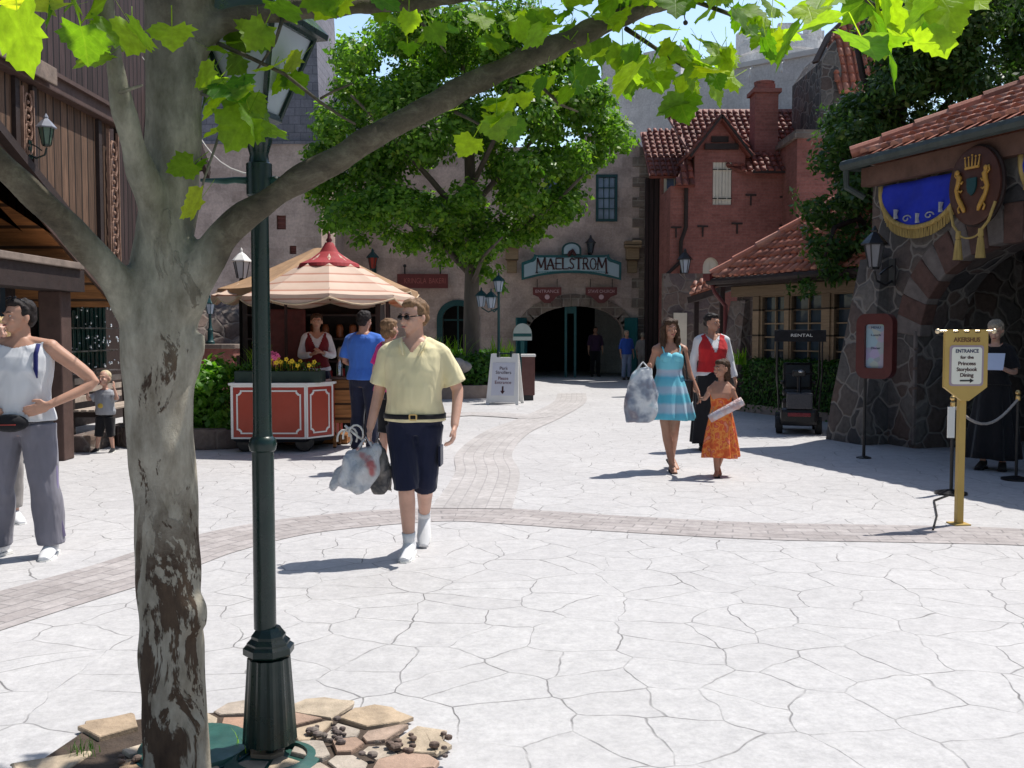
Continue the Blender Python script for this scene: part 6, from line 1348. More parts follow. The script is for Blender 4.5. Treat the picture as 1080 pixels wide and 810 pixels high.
        for i, (o_, L, r) in enumerate(((.030,.070,.0095),(.010,.080,.010),(-.011,.074,.0095),(-.031,.058,.0085))):
            b = w+d*.080*k+side*o_*k; a1, a2, a3 = curl*.6, curl*1.4, curl*2.0
            p = [b-d*.02]; cur = b; p.append(cur)
            for a, f in ((a1,.45),(a2,.32),(a3,.23)): cur = cur+(d*math.cos(a)-back*math.sin(a))*(L*f*k*1.15); p.append(cur)
            mb.tube(p, [r*k,r*k,r*k,r*.92*k,r*.75*k], 8)
        b = w+d*.02*k+side*.026*k; mb.tube([b-side*.01, b+side*.022*k+d*.022*k, b+side*.032*k+d*.050*k-back*.010, b+side*.030*k+d*.072*k-back*.018], [.013*k,.0125*k,.011*k,.008*k], 8)
        s.hp.append(palm)
    def build(s):
        mb = MB(); mb.loft(s.rings(0)); j = s.j; nk = .045 if s.fem else .058
        mb.tube([s.neck-V3((0,-.0,.05)), s.neck, s.neck.lerp(s.hc,.5)+V3((0,.014,0)), s.hc+V3((0,.01,-.02))], [nk*1.4,nk*1.08,nk,nk], 14)
        for q, sg in (('a',-1),('b',1)):
            P_, R_ = s.arm_chain(q); mb.tube(P_, R_, 14); sp = V3(j['s'+q]); mb.ball(sp, (.056*s.w,.056,.058), 12); mb.tube([V3((sg*.06,.012,1.455))+s.ls(1.45), sp+V3((0,0,.012))], [.045,.045], 10)
            P_, R_ = s.leg_chain(q); mb.tube(P_, R_, 16); s.hand(mb, q)
            A = V3(j['f'+q]); t_ = V3(j['t'+q]) if j['t'+q] else V3((sg*.15,-1,-.06)); t_.normalize()
            up = V3((0,0,1)); mb.tube([A-t_*.055-up*.035, A-up*.03+t_*.0, A+t_*.07-up*.045, A+t_*.14-up*.058, A+t_*.175-up*.063], [(.03,.034),(.036,.042),(.038,.032),(.040,.020),(.028,.014)], 12, side=up.cross(t_))
        # head
        T = s.headM(); 
        def B(c, r, sg=14): mb.ball((0,0,0), 1, sg, T @ Matrix.Translation(V3(c)) @ Matrix.Diagonal((*r,1)))
        B((0,.012,.030),(.076,.094,.088),18); B((0,-.022,-.022),(.060,.066,.080),16); B((0,-.045,-.078),(.036,.036,.030)); B((0,-.030,-.062),(.050,.048,.036))
        B((0,-.080,.022),(.050,.016,.012)); B((-.034,-.070,-.026),(.022,.018,.020)); B((.034,-.070,-.026),(.022,.018,.020))
        def TB(pts, r): mb.tube([T @ V3(p) for p in pts], [x*s.hs for x in r], 8)
        TB([(0,-.082,.022),(0,-.096,-.008),(0,-.107,-.028),(0,-.088,-.040)], [.009,.011,.0145,.011]); B((0,-.090,-.058),(.022,.010,.010))
        for q in (-1,1): B((q*.080,.010,-.006),(.010,.020,.032),10)
        o = mb.build('body', s.skin, s.root, smooth=True); remesh(o, s.vox*.9, 2); s.S(o); s.body = o
        for q in (-1,1):
            mb = MB(); mb.ball((0,0,0),1,12,T @ Matrix.Translation(V3((q*.031,-.0795,.004))) @ Matrix.Diagonal((.011,.007,.0045,1))); e = s.S(mb.build('eye', EYEW, s.root, smooth=True))
            mb = MB(); mb.ball((0,0,0),1,10,T @ Matrix.Translation(V3((q*.031,-.0855,.004))) @ Matrix.Diagonal((.0058,.0025,.0045,1))); s.S(mb.build('iris', EYE, e, smooth=True))
            mb = MB(); mb.tube([T @ V3(p) for p in ((q*.014,-.096,.024),(q*.032,-.096,.029),(q*.050,-.083,.023))], [.003*s.hs,.004*s.hs,.002*s.hs], 6); s.S(mb.build('eyebrow', s.browm if hasattr(s,'browm') else HB, s.root))
        mb = MB(); mb.ball((0,0,0),1,12,T @ Matrix.Translation(V3((0,-.0985,-.059))) @ Matrix.Diagonal((.022,.005,.0065,1))); s.S(mb.build('mouth', LIP, s.root, smooth=True))
    def garment(s, name, m, f, vox=None, disp=(.006,9), sm=3, cut=None):
        mb = MB(); f(mb); o = mb.build(name, m, s.root, smooth=True); remesh(o, vox or s.vox, sm, disp)
        if cut:                                                      # open neckline
            b = bmesh.new(); b.from_mesh(o.data); bmesh.ops.delete(b, geom=[v for v in b.verts if cut(v.co-s.ls(v.co.z))], context='VERTS'); b.to_mesh(o.data); b.free()
        return s.S(o)
    def shirt(s, m, sleeve=.85, hem=.90, infl=.022, top=9, flare=.018, name='shirt', sl_flare=.022, vneck=None):
        def f(mb):
            zs_ = [hem]+[t_[0] for t_ in s.torso if t_[0] > hem+.03 and t_[0] < 1.47]
            R_ = []
            for i, z in enumerate(zs_): R_.append(s.ring_at(z, infl+(flare*(1-i/2) if i < 2 else 0)-(0.006 if z > 1.43 else 0)))
            mb.loft(R_)
            for q, sg in (('a',-1),('b',1)):
                sp = V3(s.j['s'+q])
                if sleeve > 0:
                    P_, R2 = s.arm_chain(q, sleeve, .014); n = len(P_)-1; mb.tube(P_, [r+sl_flare*(i/n) if sleeve < 1.3 else r+.004 for i, r in enumerate(R2)], 14); mb.ball(sp, (.062*s.w,.066,.062), 12)
                mb.tube([V3((sg*.07,.014,1.455))+s.ls(1.45), sp+V3((-sg*(.0 if sleeve else .02),0,.012))], [.05,.058 if sleeve else (.048 if name == 'vest_top' else .062)], 12)
        return s.garment(name, m, f, cut=(lambda c: c.y < .03 and c.z > vneck[0]+abs(c.x)*vneck[1]) if vneck else None)
    def trousers(s, m, f_=1.96, loose=.016, hemr=.03, top=1.0, name='trousers'):
        def f(mb):
            zs_ = [.83,.88,.93,top]; mb.loft([s.ring_at(max(z,.831), .012+(.006 if z < top else 0)) for z in zs_])
            for q in 'ab': P_, R_ = s.leg_chain(q, f_, loose, hemr); mb.tube(P_, R_, 16)
        return s.garment(name, m, f)
    def dress(s, m, prof, name='dress', folds=9, amp=.10, n=120, cy=.005, seed=1, straps=None, drift=(0,0)):
        """prof: (z, rx, ry, fold) rings from top to hem"""
        mb = MB(); R_ = []; zt = prof[0][0]; zb = prof[-1][0]
        fine = []
        for a_, b_ in zip(prof, prof[1:]):
            for q in range(4): fine.append(tuple(x*(1-q/4)+y*q/4 for x, y in zip(a_, b_)))
        for z, rx, ry, fo in fine+[prof[-1]]:
            k = (zt-z)/(zt-zb); c = s.ls(z)+V3((drift[0]*k*k, drift[1]*k*k, 0))
            R_.append([V3(((rx*(1+fo*amp*math.sin(folds*a+seed+1.5*math.sin(2*a+seed))))*math.cos(a), (ry*(1+fo*amp*math.sin(folds*a+seed+1.5*math.sin(2*a+seed))))*math.sin(a)+cy, z+fo*.008*math.sin(3*a+seed)))+c for a in [2*math.pi*i/n for i in range(n)]])
        mb.loft(R_, cap=True); o = mb.build(name, m, s.root, smooth=True); s.S(o); return o
    def shoes(s, m, name='shoe', h=1.0, sole=None):
        for q, sg in (('a',-1),('b',1)):
            A = V3(s.j['f'+q]); t_ = V3(s.j['t'+q]) if s.j['t'+q] else V3((sg*.15,-1,-.06)); t_.normalize(); up = V3((0,0,1))
            mb = MB(); mb.tube([A-t_*.072-up*.03, A-t_*.03-up*.015, A+t_*.05-up*.032, A+t_*.13-up*.050, A+t_*.192-up*.060], [(.032,.042),(.044,.055*h),(.047,.042),(.049,.028),(.034,.018)], 14, side=up.cross(t_))
            if h > 1: mb.tube([A-up*.03, A+up*.03], [.046,.044], 12)
            o = mb.build(name, m, s.root, smooth=True); remesh(o, s.vox*.8, 2); s.S(o)
            mb = MB(); n_ = up; 
            pts = [(-.085,.034),(-.04,.042),(.04,.044),(.12,.052),(.175,.044),(.205,.02)]
            sd = up.cross(t_).normalized(); perp = t_.cross(sd)*-1 
            if perp.z < 0: perp = -perp
            outl = [A+t_*x+sd*w_ for x, w_ in pts]+[A+t_*x-sd*w_ for x, w_ in pts[::-1]]
            mb.loft([[p-perp*.085 for p in outl],[p-perp*.066 for p in outl]]); s.S(mb.build('sole', sole or M_WHITE, o))
    def hair(s, m, parts, disp=(.010,30), name='hair'):
        T = s.headM(); mb = MB()
        for p in parts:
            if p[0] == 'b': mb.ball((0,0,0),1,14,T @ Matrix.Translation(V3(p[1])) @ Matrix.Diagonal((*p[2],1)))
            else: mb.tube([T @ V3(x) for x in p[1]], [r*s.hs for r in p[2]], 12, flat=p[3] if len(p) > 3 else 1)
        o = mb.build(name, m, s.root, smooth=True); remesh(o, .007*max(1,s.hs), 1, disp); s.S(o); return o
    def short_hair(s, m): return s.hair(m, [('b',(0,.030,.045),(.084,.092,.086)),('b',(0,-.030,.088),(.060,.050,.036)),('b',(0,.062,-.005),(.070,.05,.065)),('b',(-.068,.012,.035),(.016,.040,.045)),('b',(.068,.012,.035),(.016,.040,.045))])
    def long_hair(s, m, L=.30, side=1):
        P_ = [('b',(0,.028,.045),(.088,.096,.088)),('b',(0,.062,-.03),(.080,.055,.09)),('b',(-.022,-.034,.078),(.058,.050,.040)),('b',(.026,-.034,.078),(.054,.050,.040))]
        for x in (-1,1): P_.append(('t',[(x*.062,-.02,.07),(x*.083,-.012,.0),(x*.086,.0,-.08),(x*.088,-.015,-.16),(x*.085,-.03,-L*.85)],[.022,.030,.034,.032,.014],1.2))
        for x in (-.05,0,.05): P_.append(('t',[(x,.08,.02),(x*1.1,.085,-.08),(x*1.2,.075,-.18),(x*1.2,.08,-L)],[.04,.042,.038,.018],1))
        return s.hair(m, P_, disp=(.014,22))
    def add(s, name, m, f, parent=None, smooth=True, auto=None):
        mb = MB(); f(mb); return s.S(mb.build(name, m, parent or s.root, smooth=smooth, auto=auto))
    def glasses(s, y=-.094, z=.004, tilt=0, back=.0):
        T = s.headM() @ Matrix.Translation(V3((0,0,z))) @ Matrix.Rotation(tilt,4,'X')
        def f(mb):
            for q in (-1,1):
                mb.ball((0,0,0),1,14,T @ Matrix.Translation(V3((q*.033,y,0))) @ Matrix.Diagonal((.028,.008,.018,1)))
                mb.tube([T @ V3((q*.058,y+.006,.004)),T @ V3((q*.080,y+.05,.006)),T @ V3((q*.083,.012,.004))],[.004*s.hs,.004*s.hs,.003*s.hs],6)
            mb.tube([T @ V3((-.012,y-.002,.004)),T @ V3((.012,y-.002,.004))],[.004*s.hs]*2,6)
        return s.add('sunglasses', DARKG, f)
    def world(s, p): return Matrix.Translation(s.root.location) @ Matrix.Rotation(s.root.rotation_euler.z,4,'Z') @ (V3(p)*s.s)

def shopping_bag(name, top, w_, h, d, m, label, tiltx=0, rz=0, handles=True, lump=.03, seed=0, hm=None):
    """lumpy soft bag hanging from the point top"""
    root = empty(name, top, rz, label, 'bag'); mb = MB(); rings = []; n = 26; N_ = 12
    for i in range(N_+1):
        t_ = i/N_; z = -.06-h*t_; f = (.42+.58*min(1,t_*2.2)**.7)*(1-.25*max(0,t_-.8)*3) ; g_ = (.35+.65*math.sin(min(1,t_*1.4)*math.pi/2))*(1-.3*max(0,t_-.85)*4)
        rings.append([V3((w_/2*f*math.copysign(abs(math.cos(a))**.75,math.cos(a))+tiltx*t_, d/2*g_*math.copysign(abs(math.sin(a))**.85,math.sin(a)), z+.015*math.sin(3*a+seed))) for a in [2*math.pi*k/n for k in range(n)]])
    mb.loft(rings); o = mb.build('sack', m, root, smooth=True); remesh(o, .012, 2, (lump, 11, (1,1,.7)))
    if handles:
        for s in (-1,1): mb = MB(); mb.tube([(w_*.18,s*.02,-.08),(w_*.10,s*.015,-.03),(0,0,.012),(-w_*.10,s*.015,-.03),(-w_*.18,s*.02,-.08)],[.012,.008,.006,.008,.012],8); mb.build('handle', hm or m, root, smooth=True)
    return root
def m_bag(name, cols, scale=5, seed=0):
    t = NT(name); v = t.coord('Object'); v2 = t.n('VectorMath',{0:v,1:(seed,seed*2.1,0)},operation='ADD').outputs[0]; n_ = t.noise(v2, scale, 3, .55, .15); k = len(cols)
    c = t.ramp(n_, [(.28+.44*i/(k-1),c_) for i, c_ in enumerate(cols)], 'CONSTANT' if False else 'LINEAR'); t.base(c); t.rough(.25); t.b.inputs['Specular IOR Level'].default_value = .5
    t.bump(t.noise(t.coord('Object',(1,1,.5)), 22, 5, .7, .5), .9, .03)
    tr = t.n('BsdfTranslucent', {'Color': (.75,.78,.82,1)}); mx = t.n('MixShader', {0: .15, 1: t.b.outputs[0], 2: tr.outputs[0]}); t.t.links.new(mx.outputs[0], t.out.inputs['Surface']); return t.m
C_YEL = m_cloth('pale_yellow_knit', (.72,.64,.40)); C_NAVY = m_cloth('navy_twill', (.010,.013,.035)); C_WHITE = m_cloth('white_cotton', (.62,.63,.66)); C_GREY = m_cloth('grey_nylon', (.18,.175,.21)); C_BLUE = m_cloth('mid_blue_cotton', (.055,.16,.55)); C_BLACK = m_cloth('black_cloth', (.012,.012,.015)); C_PINKC = m_cloth('magenta_cotton', (.60,.02,.22)); C_REDV = m_cloth('red_vest_wool', (.45,.02,.025)); C_GREYT = m_cloth('grey_tee', (.30,.31,.34)); C_PURP = m_cloth('dusky_purple', (.06,.03,.07)); C_JEAN = m_cloth('light_denim', (.22,.28,.42)); C_DNAVY = m_cloth('dark_navy', (.015,.018,.04)); C_BEI = m_cloth('grey_beige', (.25,.23,.22)); C_ROYAL = m_cloth('royal_blue', (.03,.09,.42))
SOCK = m_cloth('white_sock', (.7,.7,.72)); SHOEW = M('white_shoe_leather', (.72,.72,.74), .4, .08, 9, .1)
def feet_at(px, py, dx=0, dy=0): p = G(px, py); return V3((p.x+dx, p.y+dy, 0))

# --- man in yellow polo, mid-stride
p = feet_at(431, 590)
ym = Fig('man in pale yellow polo and navy shorts walking with a plastic bag, wearing sunglasses', (p.x+.035,p.y+.12,0), R(-4), 1.80,
  dict(sa=(-.176,0,1.385),sb=(.176,0,1.385),ea=(-.245,.01,1.12),wa=(-.285,-.10,.885),eb=(.290,.03,1.13),wb=(.285,-.11,.90),ka=(-.045,-.10,.50),fa=(-.035,-.04,.088),kb=(.060,.04,.49),fb=(.005,.36,.20),tb=(.08,-.75,-.65),ta=(-.02,-1,-.05),pa=(-.05,-.15,-1),pb=(-.02,-.35,-1),ca=.95,cb=.75),
  skin=SK1, wide=1.07, face=R(-38), tilt=R(4), vox=.0075, belly=.035)
ym.shirt(C_YEL, .92, .925, .020, flare=.016, sl_flare=.024, vneck=(1.39,1.25))
ym.trousers(C_NAVY, .86, .020, .034, top=.985, name='shorts')
def f(mb):
    mb.loft([ym.ring_at(z,.036) for z in (.945,.978)]); 
b_ = ym.add('belt', C_BLACK, f)
ym.add('buckle', M_BRASS, lambda mb: mb.prism(rrect(-.028,.028,.942,.984,.01), [rrect(-.018,.018,.950,.976,.005)], .008, Matrix.Translation((.02,-.19,0))), b_, smooth=False)
ym.shoes(SHOEW, h=1.12)
for q in 'ab': A = V3(ym.j['f'+q]); K = V3(ym.j['k'+q]); ym.add('sock', SOCK, lambda mb: mb.tube([A, A.lerp(K,.10), A.lerp(K,.20)], [.042,.043,.047], 14))
ym.short_hair(HL); ym.glasses()
def f(mb):
    for s in (-1,1): mb.tube([(0,.085,1.478),(s*.060,.065,1.478),(s*.082,-.005,1.466),(s*.078,-.085,1.440),(s*.052,-.142,1.375)],[(.008,.020),(.010,.024),(.011,.028),(.011,.030),(.005,.010)],10)
ym.add('collar', C_YEL, f)
def f(mb): mb.box(.175,.19,-.10,.04,.60,.72,.006)
ym.add('pocket', C_NAVY, lambda mb: mb.box(.168,.186,-.07,.07,.62,.76,.008), smooth=False)
hp = ym.world(V3(ym.j['wa'])+V3((0,-.02,-.10)))
shopping_bag('shopping_bag', hp+V3((-.02,-.03,.03)), .32, .28, .20, m_bag('printed_plastic', [(.72,.74,.78),(.68,.70,.74),(.42,.46,.53),(.66,.67,.70),(.58,.58,.60),(.45,.12,.12)], 5, 2), 'crumpled white and grey printed plastic bag in the right hand of the yellow-shirted man', tiltx=-.10, lump=.055, seed=2)
shopping_bag('shopping_bag', hp+V3((.05,.03,.02)), .16, .30, .16, m_bag('dark_crumpled', [(.05,.05,.055),(.25,.22,.20),(.03,.03,.035),(.32,.29,.27)], 9, 5), 'small dark grey crumpled bag beside the yellow-shirted man\'s white bag', tiltx=.03, lump=.05, seed=4)
mb = MB()
for k in range(3): c = hp+V3((-.09-.045*k,-.02+.02*k,.06)); mb.tube([c+V3((.05*math.cos(a),.01*k,.065*math.sin(a)-.02*k)) for a in [i*.5-.6 for i in range(9)]], .007, 6)
mb.tube([hp+V3((-.02,0,.0)),hp+V3((-.1,-.01,.06)),hp+V3((-.17,0,.12))],.008,6)
tag(mb.build('stroller_straps', M('pale_straps',(.55,.54,.52),.6,.4,20,.2), smooth=True), 'pale looped straps dangling above the printed bag beside the hand', 'straps')

# --- man with hands on hips at the left edge
p = feet_at(27, 587); lm = Fig('man in white sleeveless top and grey track trousers with hands on hips at left edge', (p.x,p.y,0), R(3), 1.80,
  dict(sa=(-.20,0,1.42),sb=(.20,0,1.42),ea=(-.43,.06,1.20),wa=(-.215,-.10,1.03),eb=(.455,.07,1.185),wb=(.225,-.11,1.04),pa=(.72,-.35,-.25),pb=(-.72,-.35,-.25),sidea=(.3,-.2,1),sideb=(-.3,-.2,1),ca=.35,cb=.35,ha=(-.10,0,.9),hb=(.10,0,.9),ka=(-.15,-.03,.49),kb=(.145,-.02,.49),fa=(-.195,.04,.085),fb=(.165,.02,.085),ta=(-.5,-1,-.05),tb=(.12,-1,-.05)), skin=SK3, wide=1.08, face=R(-36), tilt=R(-2), vox=.0075)
lm.shirt(C_WHITE, 0, .93, .022, flare=.02, name='vest_top', vneck=(1.42,.25))
for s in (-1,1): lm.add('side_stripe', m_cloth('navy_stripe',(.015,.02,.12)), lambda mb: mb.tube([(s*.155,-.085,1.445),(s*.150,-.118,1.38),(s*.152,-.130,1.28),(s*.160,-.130,1.22)],[(.016,.010)]*3+[(.004,.006)],8,side=(1,0,0)))
lm.trousers(C_GREY, 1.97, .030, .055, top=.97)
for s, q in ((1,'b'),(-1,'a')): lm.add('trouser_stripe', m_cloth('lilac_stripe',(.22,.19,.32)), lambda mb: mb.tube([(s*.190,-.0,.90),V3(lm.j['k'+q])+V3((s*.082,0,.1)),V3(lm.j['k'+q])+V3((s*.086,0,-.12)),V3(lm.j['f'+q])+V3((s*.088,0,.05))],[(.010,.016)]*4,8,side=(1,0,0)))
lm.shoes(SHOEW, h=1.1); lm.short_hair(HD); lm.glasses(y=-.070, z=.085, tilt=R(-35))
def f(mb): mb.loft([lm.ring_at(z,.032) for z in (.925,.96)]); mb.ball((-.01,-.165,.925),(.125,.05,.06),16)
wb_ = lm.add('waist_pack', C_BLACK, f); lm.add('pack_zip', M('red_zip',(.35,.04,.03),.5,.2,9,0), lambda mb: mb.box(-.08,.05,-.218,-.212,.915,.921), wb_, smooth=False)

# --- blonde person just showing behind him
p = V3((-4.19,8.1,0)); bp = Fig('blonde woman in pale yellow top mostly cut off by the left edge behind the man', p, R(35), 1.70, {}, female=True, skin=SK1, face=R(20), vox=.011)
bp.shirt(C_YEL, .85, .92); bp.trousers(C_BEI, 1.9, .02, .03); bp.shoes(SHOEW); bp.long_hair(HBL, .22)

# --- toddler with raised arms
p = feet_at(112, 477); kd = Fig('toddler boy in grey shirt and black shorts raising both arms beside the tree', (p.x,p.y,0), R(-8), .98,
  dict(sa=(-.19,0,1.33),sb=(.19,0,1.33),ea=(-.36,-.10,1.24),wa=(-.33,-.18,1.50),eb=(.36,-.10,1.26),wb=(.32,-.16,1.51),pa=(-.1,-.1,1),pb=(.1,-.1,1),ca=.25,cb=.25,ha=(-.10,0,.82),hb=(.10,0,.82),ka=(-.15,-.03,.44),kb=(.13,-.02,.44),fa=(-.21,-.05,.09),fb=(.16,.02,.09)), skin=SK1, wide=1.22, head=1.62, tilt=R(-8), vox=.011, belly=.03)
kd.shirt(C_GREYT, .8, .88, .03, flare=.02, sl_flare=.04); kd.trousers(C_BLACK, 1.0, .03, .05, top=.95, name='shorts'); kd.shoes(C_BLACK, sole=M_WHITE); kd.hair(HW, [('b',(0,.026,.045),(.082,.094,.082)),('b',(0,.055,0),(.072,.055,.065))], disp=(.004,20))
kd.add('shirt_print', M('yellow_print',(.6,.42,.08),.7,.3,12,0), lambda mb: mb.ball((-.02,-.172,1.10),(.07,.02,.06),12))

# --- kiosk worker
wk = Fig('kiosk worker in white blouse and dark red vest behind the cart counter', (XP(334,14.05),14.05,.13), R(12), 1.70, dict(ea=(-.23,-.03,1.14),wa=(-.07,-.22,1.16),eb=(.23,-.03,1.14),wb=(.07,-.22,1.18),pa=(.6,-.3,.5),pb=(-.6,-.3,.5)), female=True, skin=SK3, vox=.012)
wk.shirt(C_WHITE, 1.9, .92, .018, name='blouse', vneck=(1.38,.9)); wk.shirt(m_cloth('dark_red_wool',(.16,.015,.02)), 0, .94, .030, flare=.0, name='vest', vneck=(1.22,2.4))
wk.dress(C_DNAVY, [(1.0,.15,.11,0),(.85,.19,.16,.4),(.5,.24,.22,1),(.12,.28,.25,1)], name='skirt'); wk.hair(HB, [('b',(0,.028,.045),(.090,.096,.088)),('b',(0,.085,.05),(.05,.04,.05)),('b',(0,-.034,.078),(.062,.05,.038))]); wk.shoes(C_BLACK, sole=M_BLACK)
mb = MB(); mb.box(-.45,.45,-.2,.5,0,.125,.01); o = mb.build('duckboard', M_TIMBO); o.location = (XP(334,14.05),14.05,0); tag(o, 'low wooden platform the kiosk worker stands on', 'platform')

# --- man in blue shirt seen from behind, and woman in pink
p = V3((XP(384,12.6),12.6,0)); bm_ = Fig('dark haired man in blue shirt seen from behind at the cart', p, R(158), 1.84, dict(eb=(.27,.0,1.14),wb=(.16,-.22,1.08),ea=(-.25,.0,1.14),wa=(-.18,-.18,1.02)), skin=SK2, wide=1.1, vox=.011, lean=(.03,-.06))
bm_.shirt(C_BLUE, .95, .92, .026); bm_.trousers(C_DNAVY, 1.96, .02, .035); bm_.shoes(C_BLACK, sole=M_BLACK); bm_.short_hair(HD)
p = V3((XP(411,11.2),11.2,0)); pk = Fig('person with brown bob in magenta shirt half hidden behind the yellow polo man', p, R(140), 1.72, {}, female=True, skin=SK1, vox=.011)
pk.shirt(C_PINKC, .8, .92, .022); pk.trousers(C_BLACK, 1.0, .02, .04, name='shorts'); pk.shoes(SHOEW); pk.hair(HL, [('b',(0,.03,.045),(.090,.098,.09)),('b',(0,.065,-.03),(.082,.055,.08)),('b',(-.06,.02,-.04),(.032,.05,.06)),('b',(.06,.02,-.04),(.032,.05,.06)),('b',(0,-.034,.078),(.062,.05,.038))])

# --- woman in turquoise dress
t = NT('banded_turquoise'); v = t.coord('Object'); z = t.n('SeparateXYZ',{0:v}).outputs[2]; zz = t.math('ADD', z, t.math('MULTIPLY', t.noise(v,6,2), .03)); tq, tq2, lil = (.10,.45,.61),(.17,.54,.67),(.34,.50,.64)
t.base(t.ramp(t.math('MULTIPLY', t.math('SUBTRACT', zz, .55), 1.1), [(0,(.12,.50,.64)),(.13,tq),(.16,lil),(.24,(.42,.55,.66)),(.28,tq),(.36,(.09,.46,.60)),(.40,lil),(.46,lil),(.49,tq2),(.58,tq),(.61,lil),(.66,(.45,.52,.64)),(.69,tq2),(.78,tq2),(1,(.16,.58,.72))]))
t.rough(.75); t.bump(t.noise(t.coord('Object',(1,1,.25)), 14, 3), .5, .02); C_TQ = t.m
p = feet_at(704, 498); bw = Fig('woman in turquoise and lilac banded sundress holding a girl\'s hand and a bag', (p.x+.03,p.y+.10,0), R(4), 1.72,
  dict(sa=(-.155,0,1.39),sb=(.155,0,1.39),ea=(-.235,.04,1.14),wa=(-.27,-.17,1.20),eb=(.235,.02,1.13),wb=(.315,-.07,.91),pa=(-.35,-.7,.15),pb=(.2,-.1,-1),ca=.9,cb=.6,ka=(-.05,-.05,.49),kb=(.045,-.07,.47),fa=(.015,-.09,.085),fb=(.09,.24,.13),ta=(-.05,-1,-.05),tb=(.15,-.85,-.35)), female=True, skin=SK2, face=R(6), vox=.009)
bw.dress(C_TQ, [(1.325,.152,.128,0),(1.29,.164,.146,0),(1.24,.162,.142,.1),(1.17,.146,.120,.2),(1.12,.148,.125,.3),(.95,.205,.175,.6),(.80,.245,.205,1),(.62,.285,.235,1.2),(.60,.283,.233,1.2)], folds=10, amp=.07)
bw.add('bodice', C_TQ, lambda mb: [mb.ball((s*.058,-.095,1.305),(.078,.056,.060),16) for s in (-1,1)])
for s in (-1,1): bw.add('strap', C_TQ, lambda mb: mb.tube([(s*.085,-.125,1.34),(s*.10,-.095,1.41),(s*.105,-.01,1.462),(s*.095,.07,1.42),(s*.08,.10,1.32)],[(.008,.004)]*5,6))
bw.long_hair(HB, .30)
for q in 'ab':
    A = V3(bw.j['f'+q]); t_ = V3(bw.j['t'+q]).normalized(); sd = V3((0,0,1)).cross(t_).normalized(); up = t_.cross(sd); up = up if up.z > 0 else -up
    pts_ = [(-.08,.030),(0,.036),(.09,.042),(.16,.038),(.195,.015)]; ol = [A+t_*x+sd*w_ for x,w_ in pts_]+[A+t_*x-sd*w_ for x,w_ in pts_[::-1]]
    bw.add('sandal', C_BLACK, lambda mb: (mb.loft([[x-up*.088 for x in ol],[x-up*.068 for x in ol]]), mb.tube([A+t_*.05+sd*.042-up*.06, A+t_*.10-up*.018, A+t_*.05-sd*.042-up*.06],[.008]*3,6)), smooth=False)
sp = bw.world((.20,.03,.95)); sb_ = empty('shoulder_bag', sp, R(6), 'small dark shoulder bag hanging at the left hip of the woman in the sundress', 'bag')
mb = MB(); mb.box(-.05,.06,-.10,.10,-.16,.10,.03); mb.build('pouch', M_BLACKP, sb_); mb = MB(); mb.tube([(0,-.05,.08),(-.03,-.10,.25),(-.065,-.06,.47),(-.07,.0,.50),(-.06,.07,.42),(-.02,.08,.2),(0,.05,.08)],.010,8); mb.build('strap', M_BLACKP, sb_)
hp = bw.world(V3(bw.j['wa'])+V3((-.05,-.08,-.0)))
shopping_bag('shopping_bag', hp+V3((-.04,-.02,.05)), .36, .58, .16, m_bag('white_printed_plastic', [(.50,.70,.78),(.80,.84,.88),(.74,.78,.82),(.28,.33,.42),(.22,.20,.25),(.50,.48,.50)], 4, 7), 'large white printed plastic bag held by the woman in the turquoise sundress', tiltx=-.03, lump=.03, seed=1)

# --- girl in orange dress
HAND_MEET = bw.world(V3(bw.j['wb'])+V3((.015,-.01,-.085)))
t = NT('orange_floral'); v = t.coord('Object'); n_ = t.n('TexVoronoi',{'Vector':v,'Scale':16.0},feature='F1'); n2 = t.noise(v, 13, 2, .5, .1)
t.base(t.ramp(n2, [(.3,(.55,.06,.02)),(.44,(.70,.13,.025)),(.52,(.78,.30,.06)),(.58,(.62,.07,.03)),(.68,(.70,.26,.16))])); t.rough(.75); t.bump(t.noise(t.coord('Object',(1,1,.3)), 14, 3), .5, .02); C_OR = t.m
p = feet_at(754, 503); ghl = Matrix.Rotation(R(8),4,'Z') @ ((HAND_MEET-V3((p.x+.07,p.y+.06,0)))) / (1.23/1.75)
gr_ = Fig('small girl in orange floral strapless dress carrying a rolled paper', (p.x+.07,p.y+.06,0), R(-8), 1.23,
  dict(sa=(-.16,0,1.34),sb=(.16,0,1.34),ea=tuple(V3((-.16,0,1.34)).lerp(ghl,.5)+V3((0,.03,-.06))),wa=tuple(ghl-(ghl-V3((-.16,0,1.34))).normalized()*.07),eb=(.27,-.05,1.08),wb=(.13,-.24,1.09),pa=tuple(ghl-V3((-.16,0,1.34))),pb=(-.6,-.5,.1),ca=.6,cb=.9,ka=(-.07,-.05,.45),kb=(.05,-.02,.45),fa=(-.06,-.06,.09),fb=(-.02,.17,.13),tb=(.1,-.9,-.3)), female=True, skin=SK2, wide=1.08, head=1.25, face=R(-52), vox=.010)
gr_.dress(C_OR, [(1.345,.158,.112,0),(1.27,.166,.128,.05),(1.20,.163,.126,.1),(1.08,.150,.118,.3),(.95,.175,.14,.5),(.7,.22,.18,1),(.5,.25,.205,1.2),(.32,.275,.225,1.4),(.30,.272,.222,1.4)], folds=9, amp=.08, cy=.01)
gr_.hair(HB, [('b',(0,.028,.042),(.086,.096,.086)),('b',(0,.068,-.02),(.075,.05,.08)),('t',[(0,.08,-.03),(0,.09,-.12),(0,.08,-.19)],[.055,.05,.025]),('b',(.0,-.034,.078),(.062,.05,.038))])
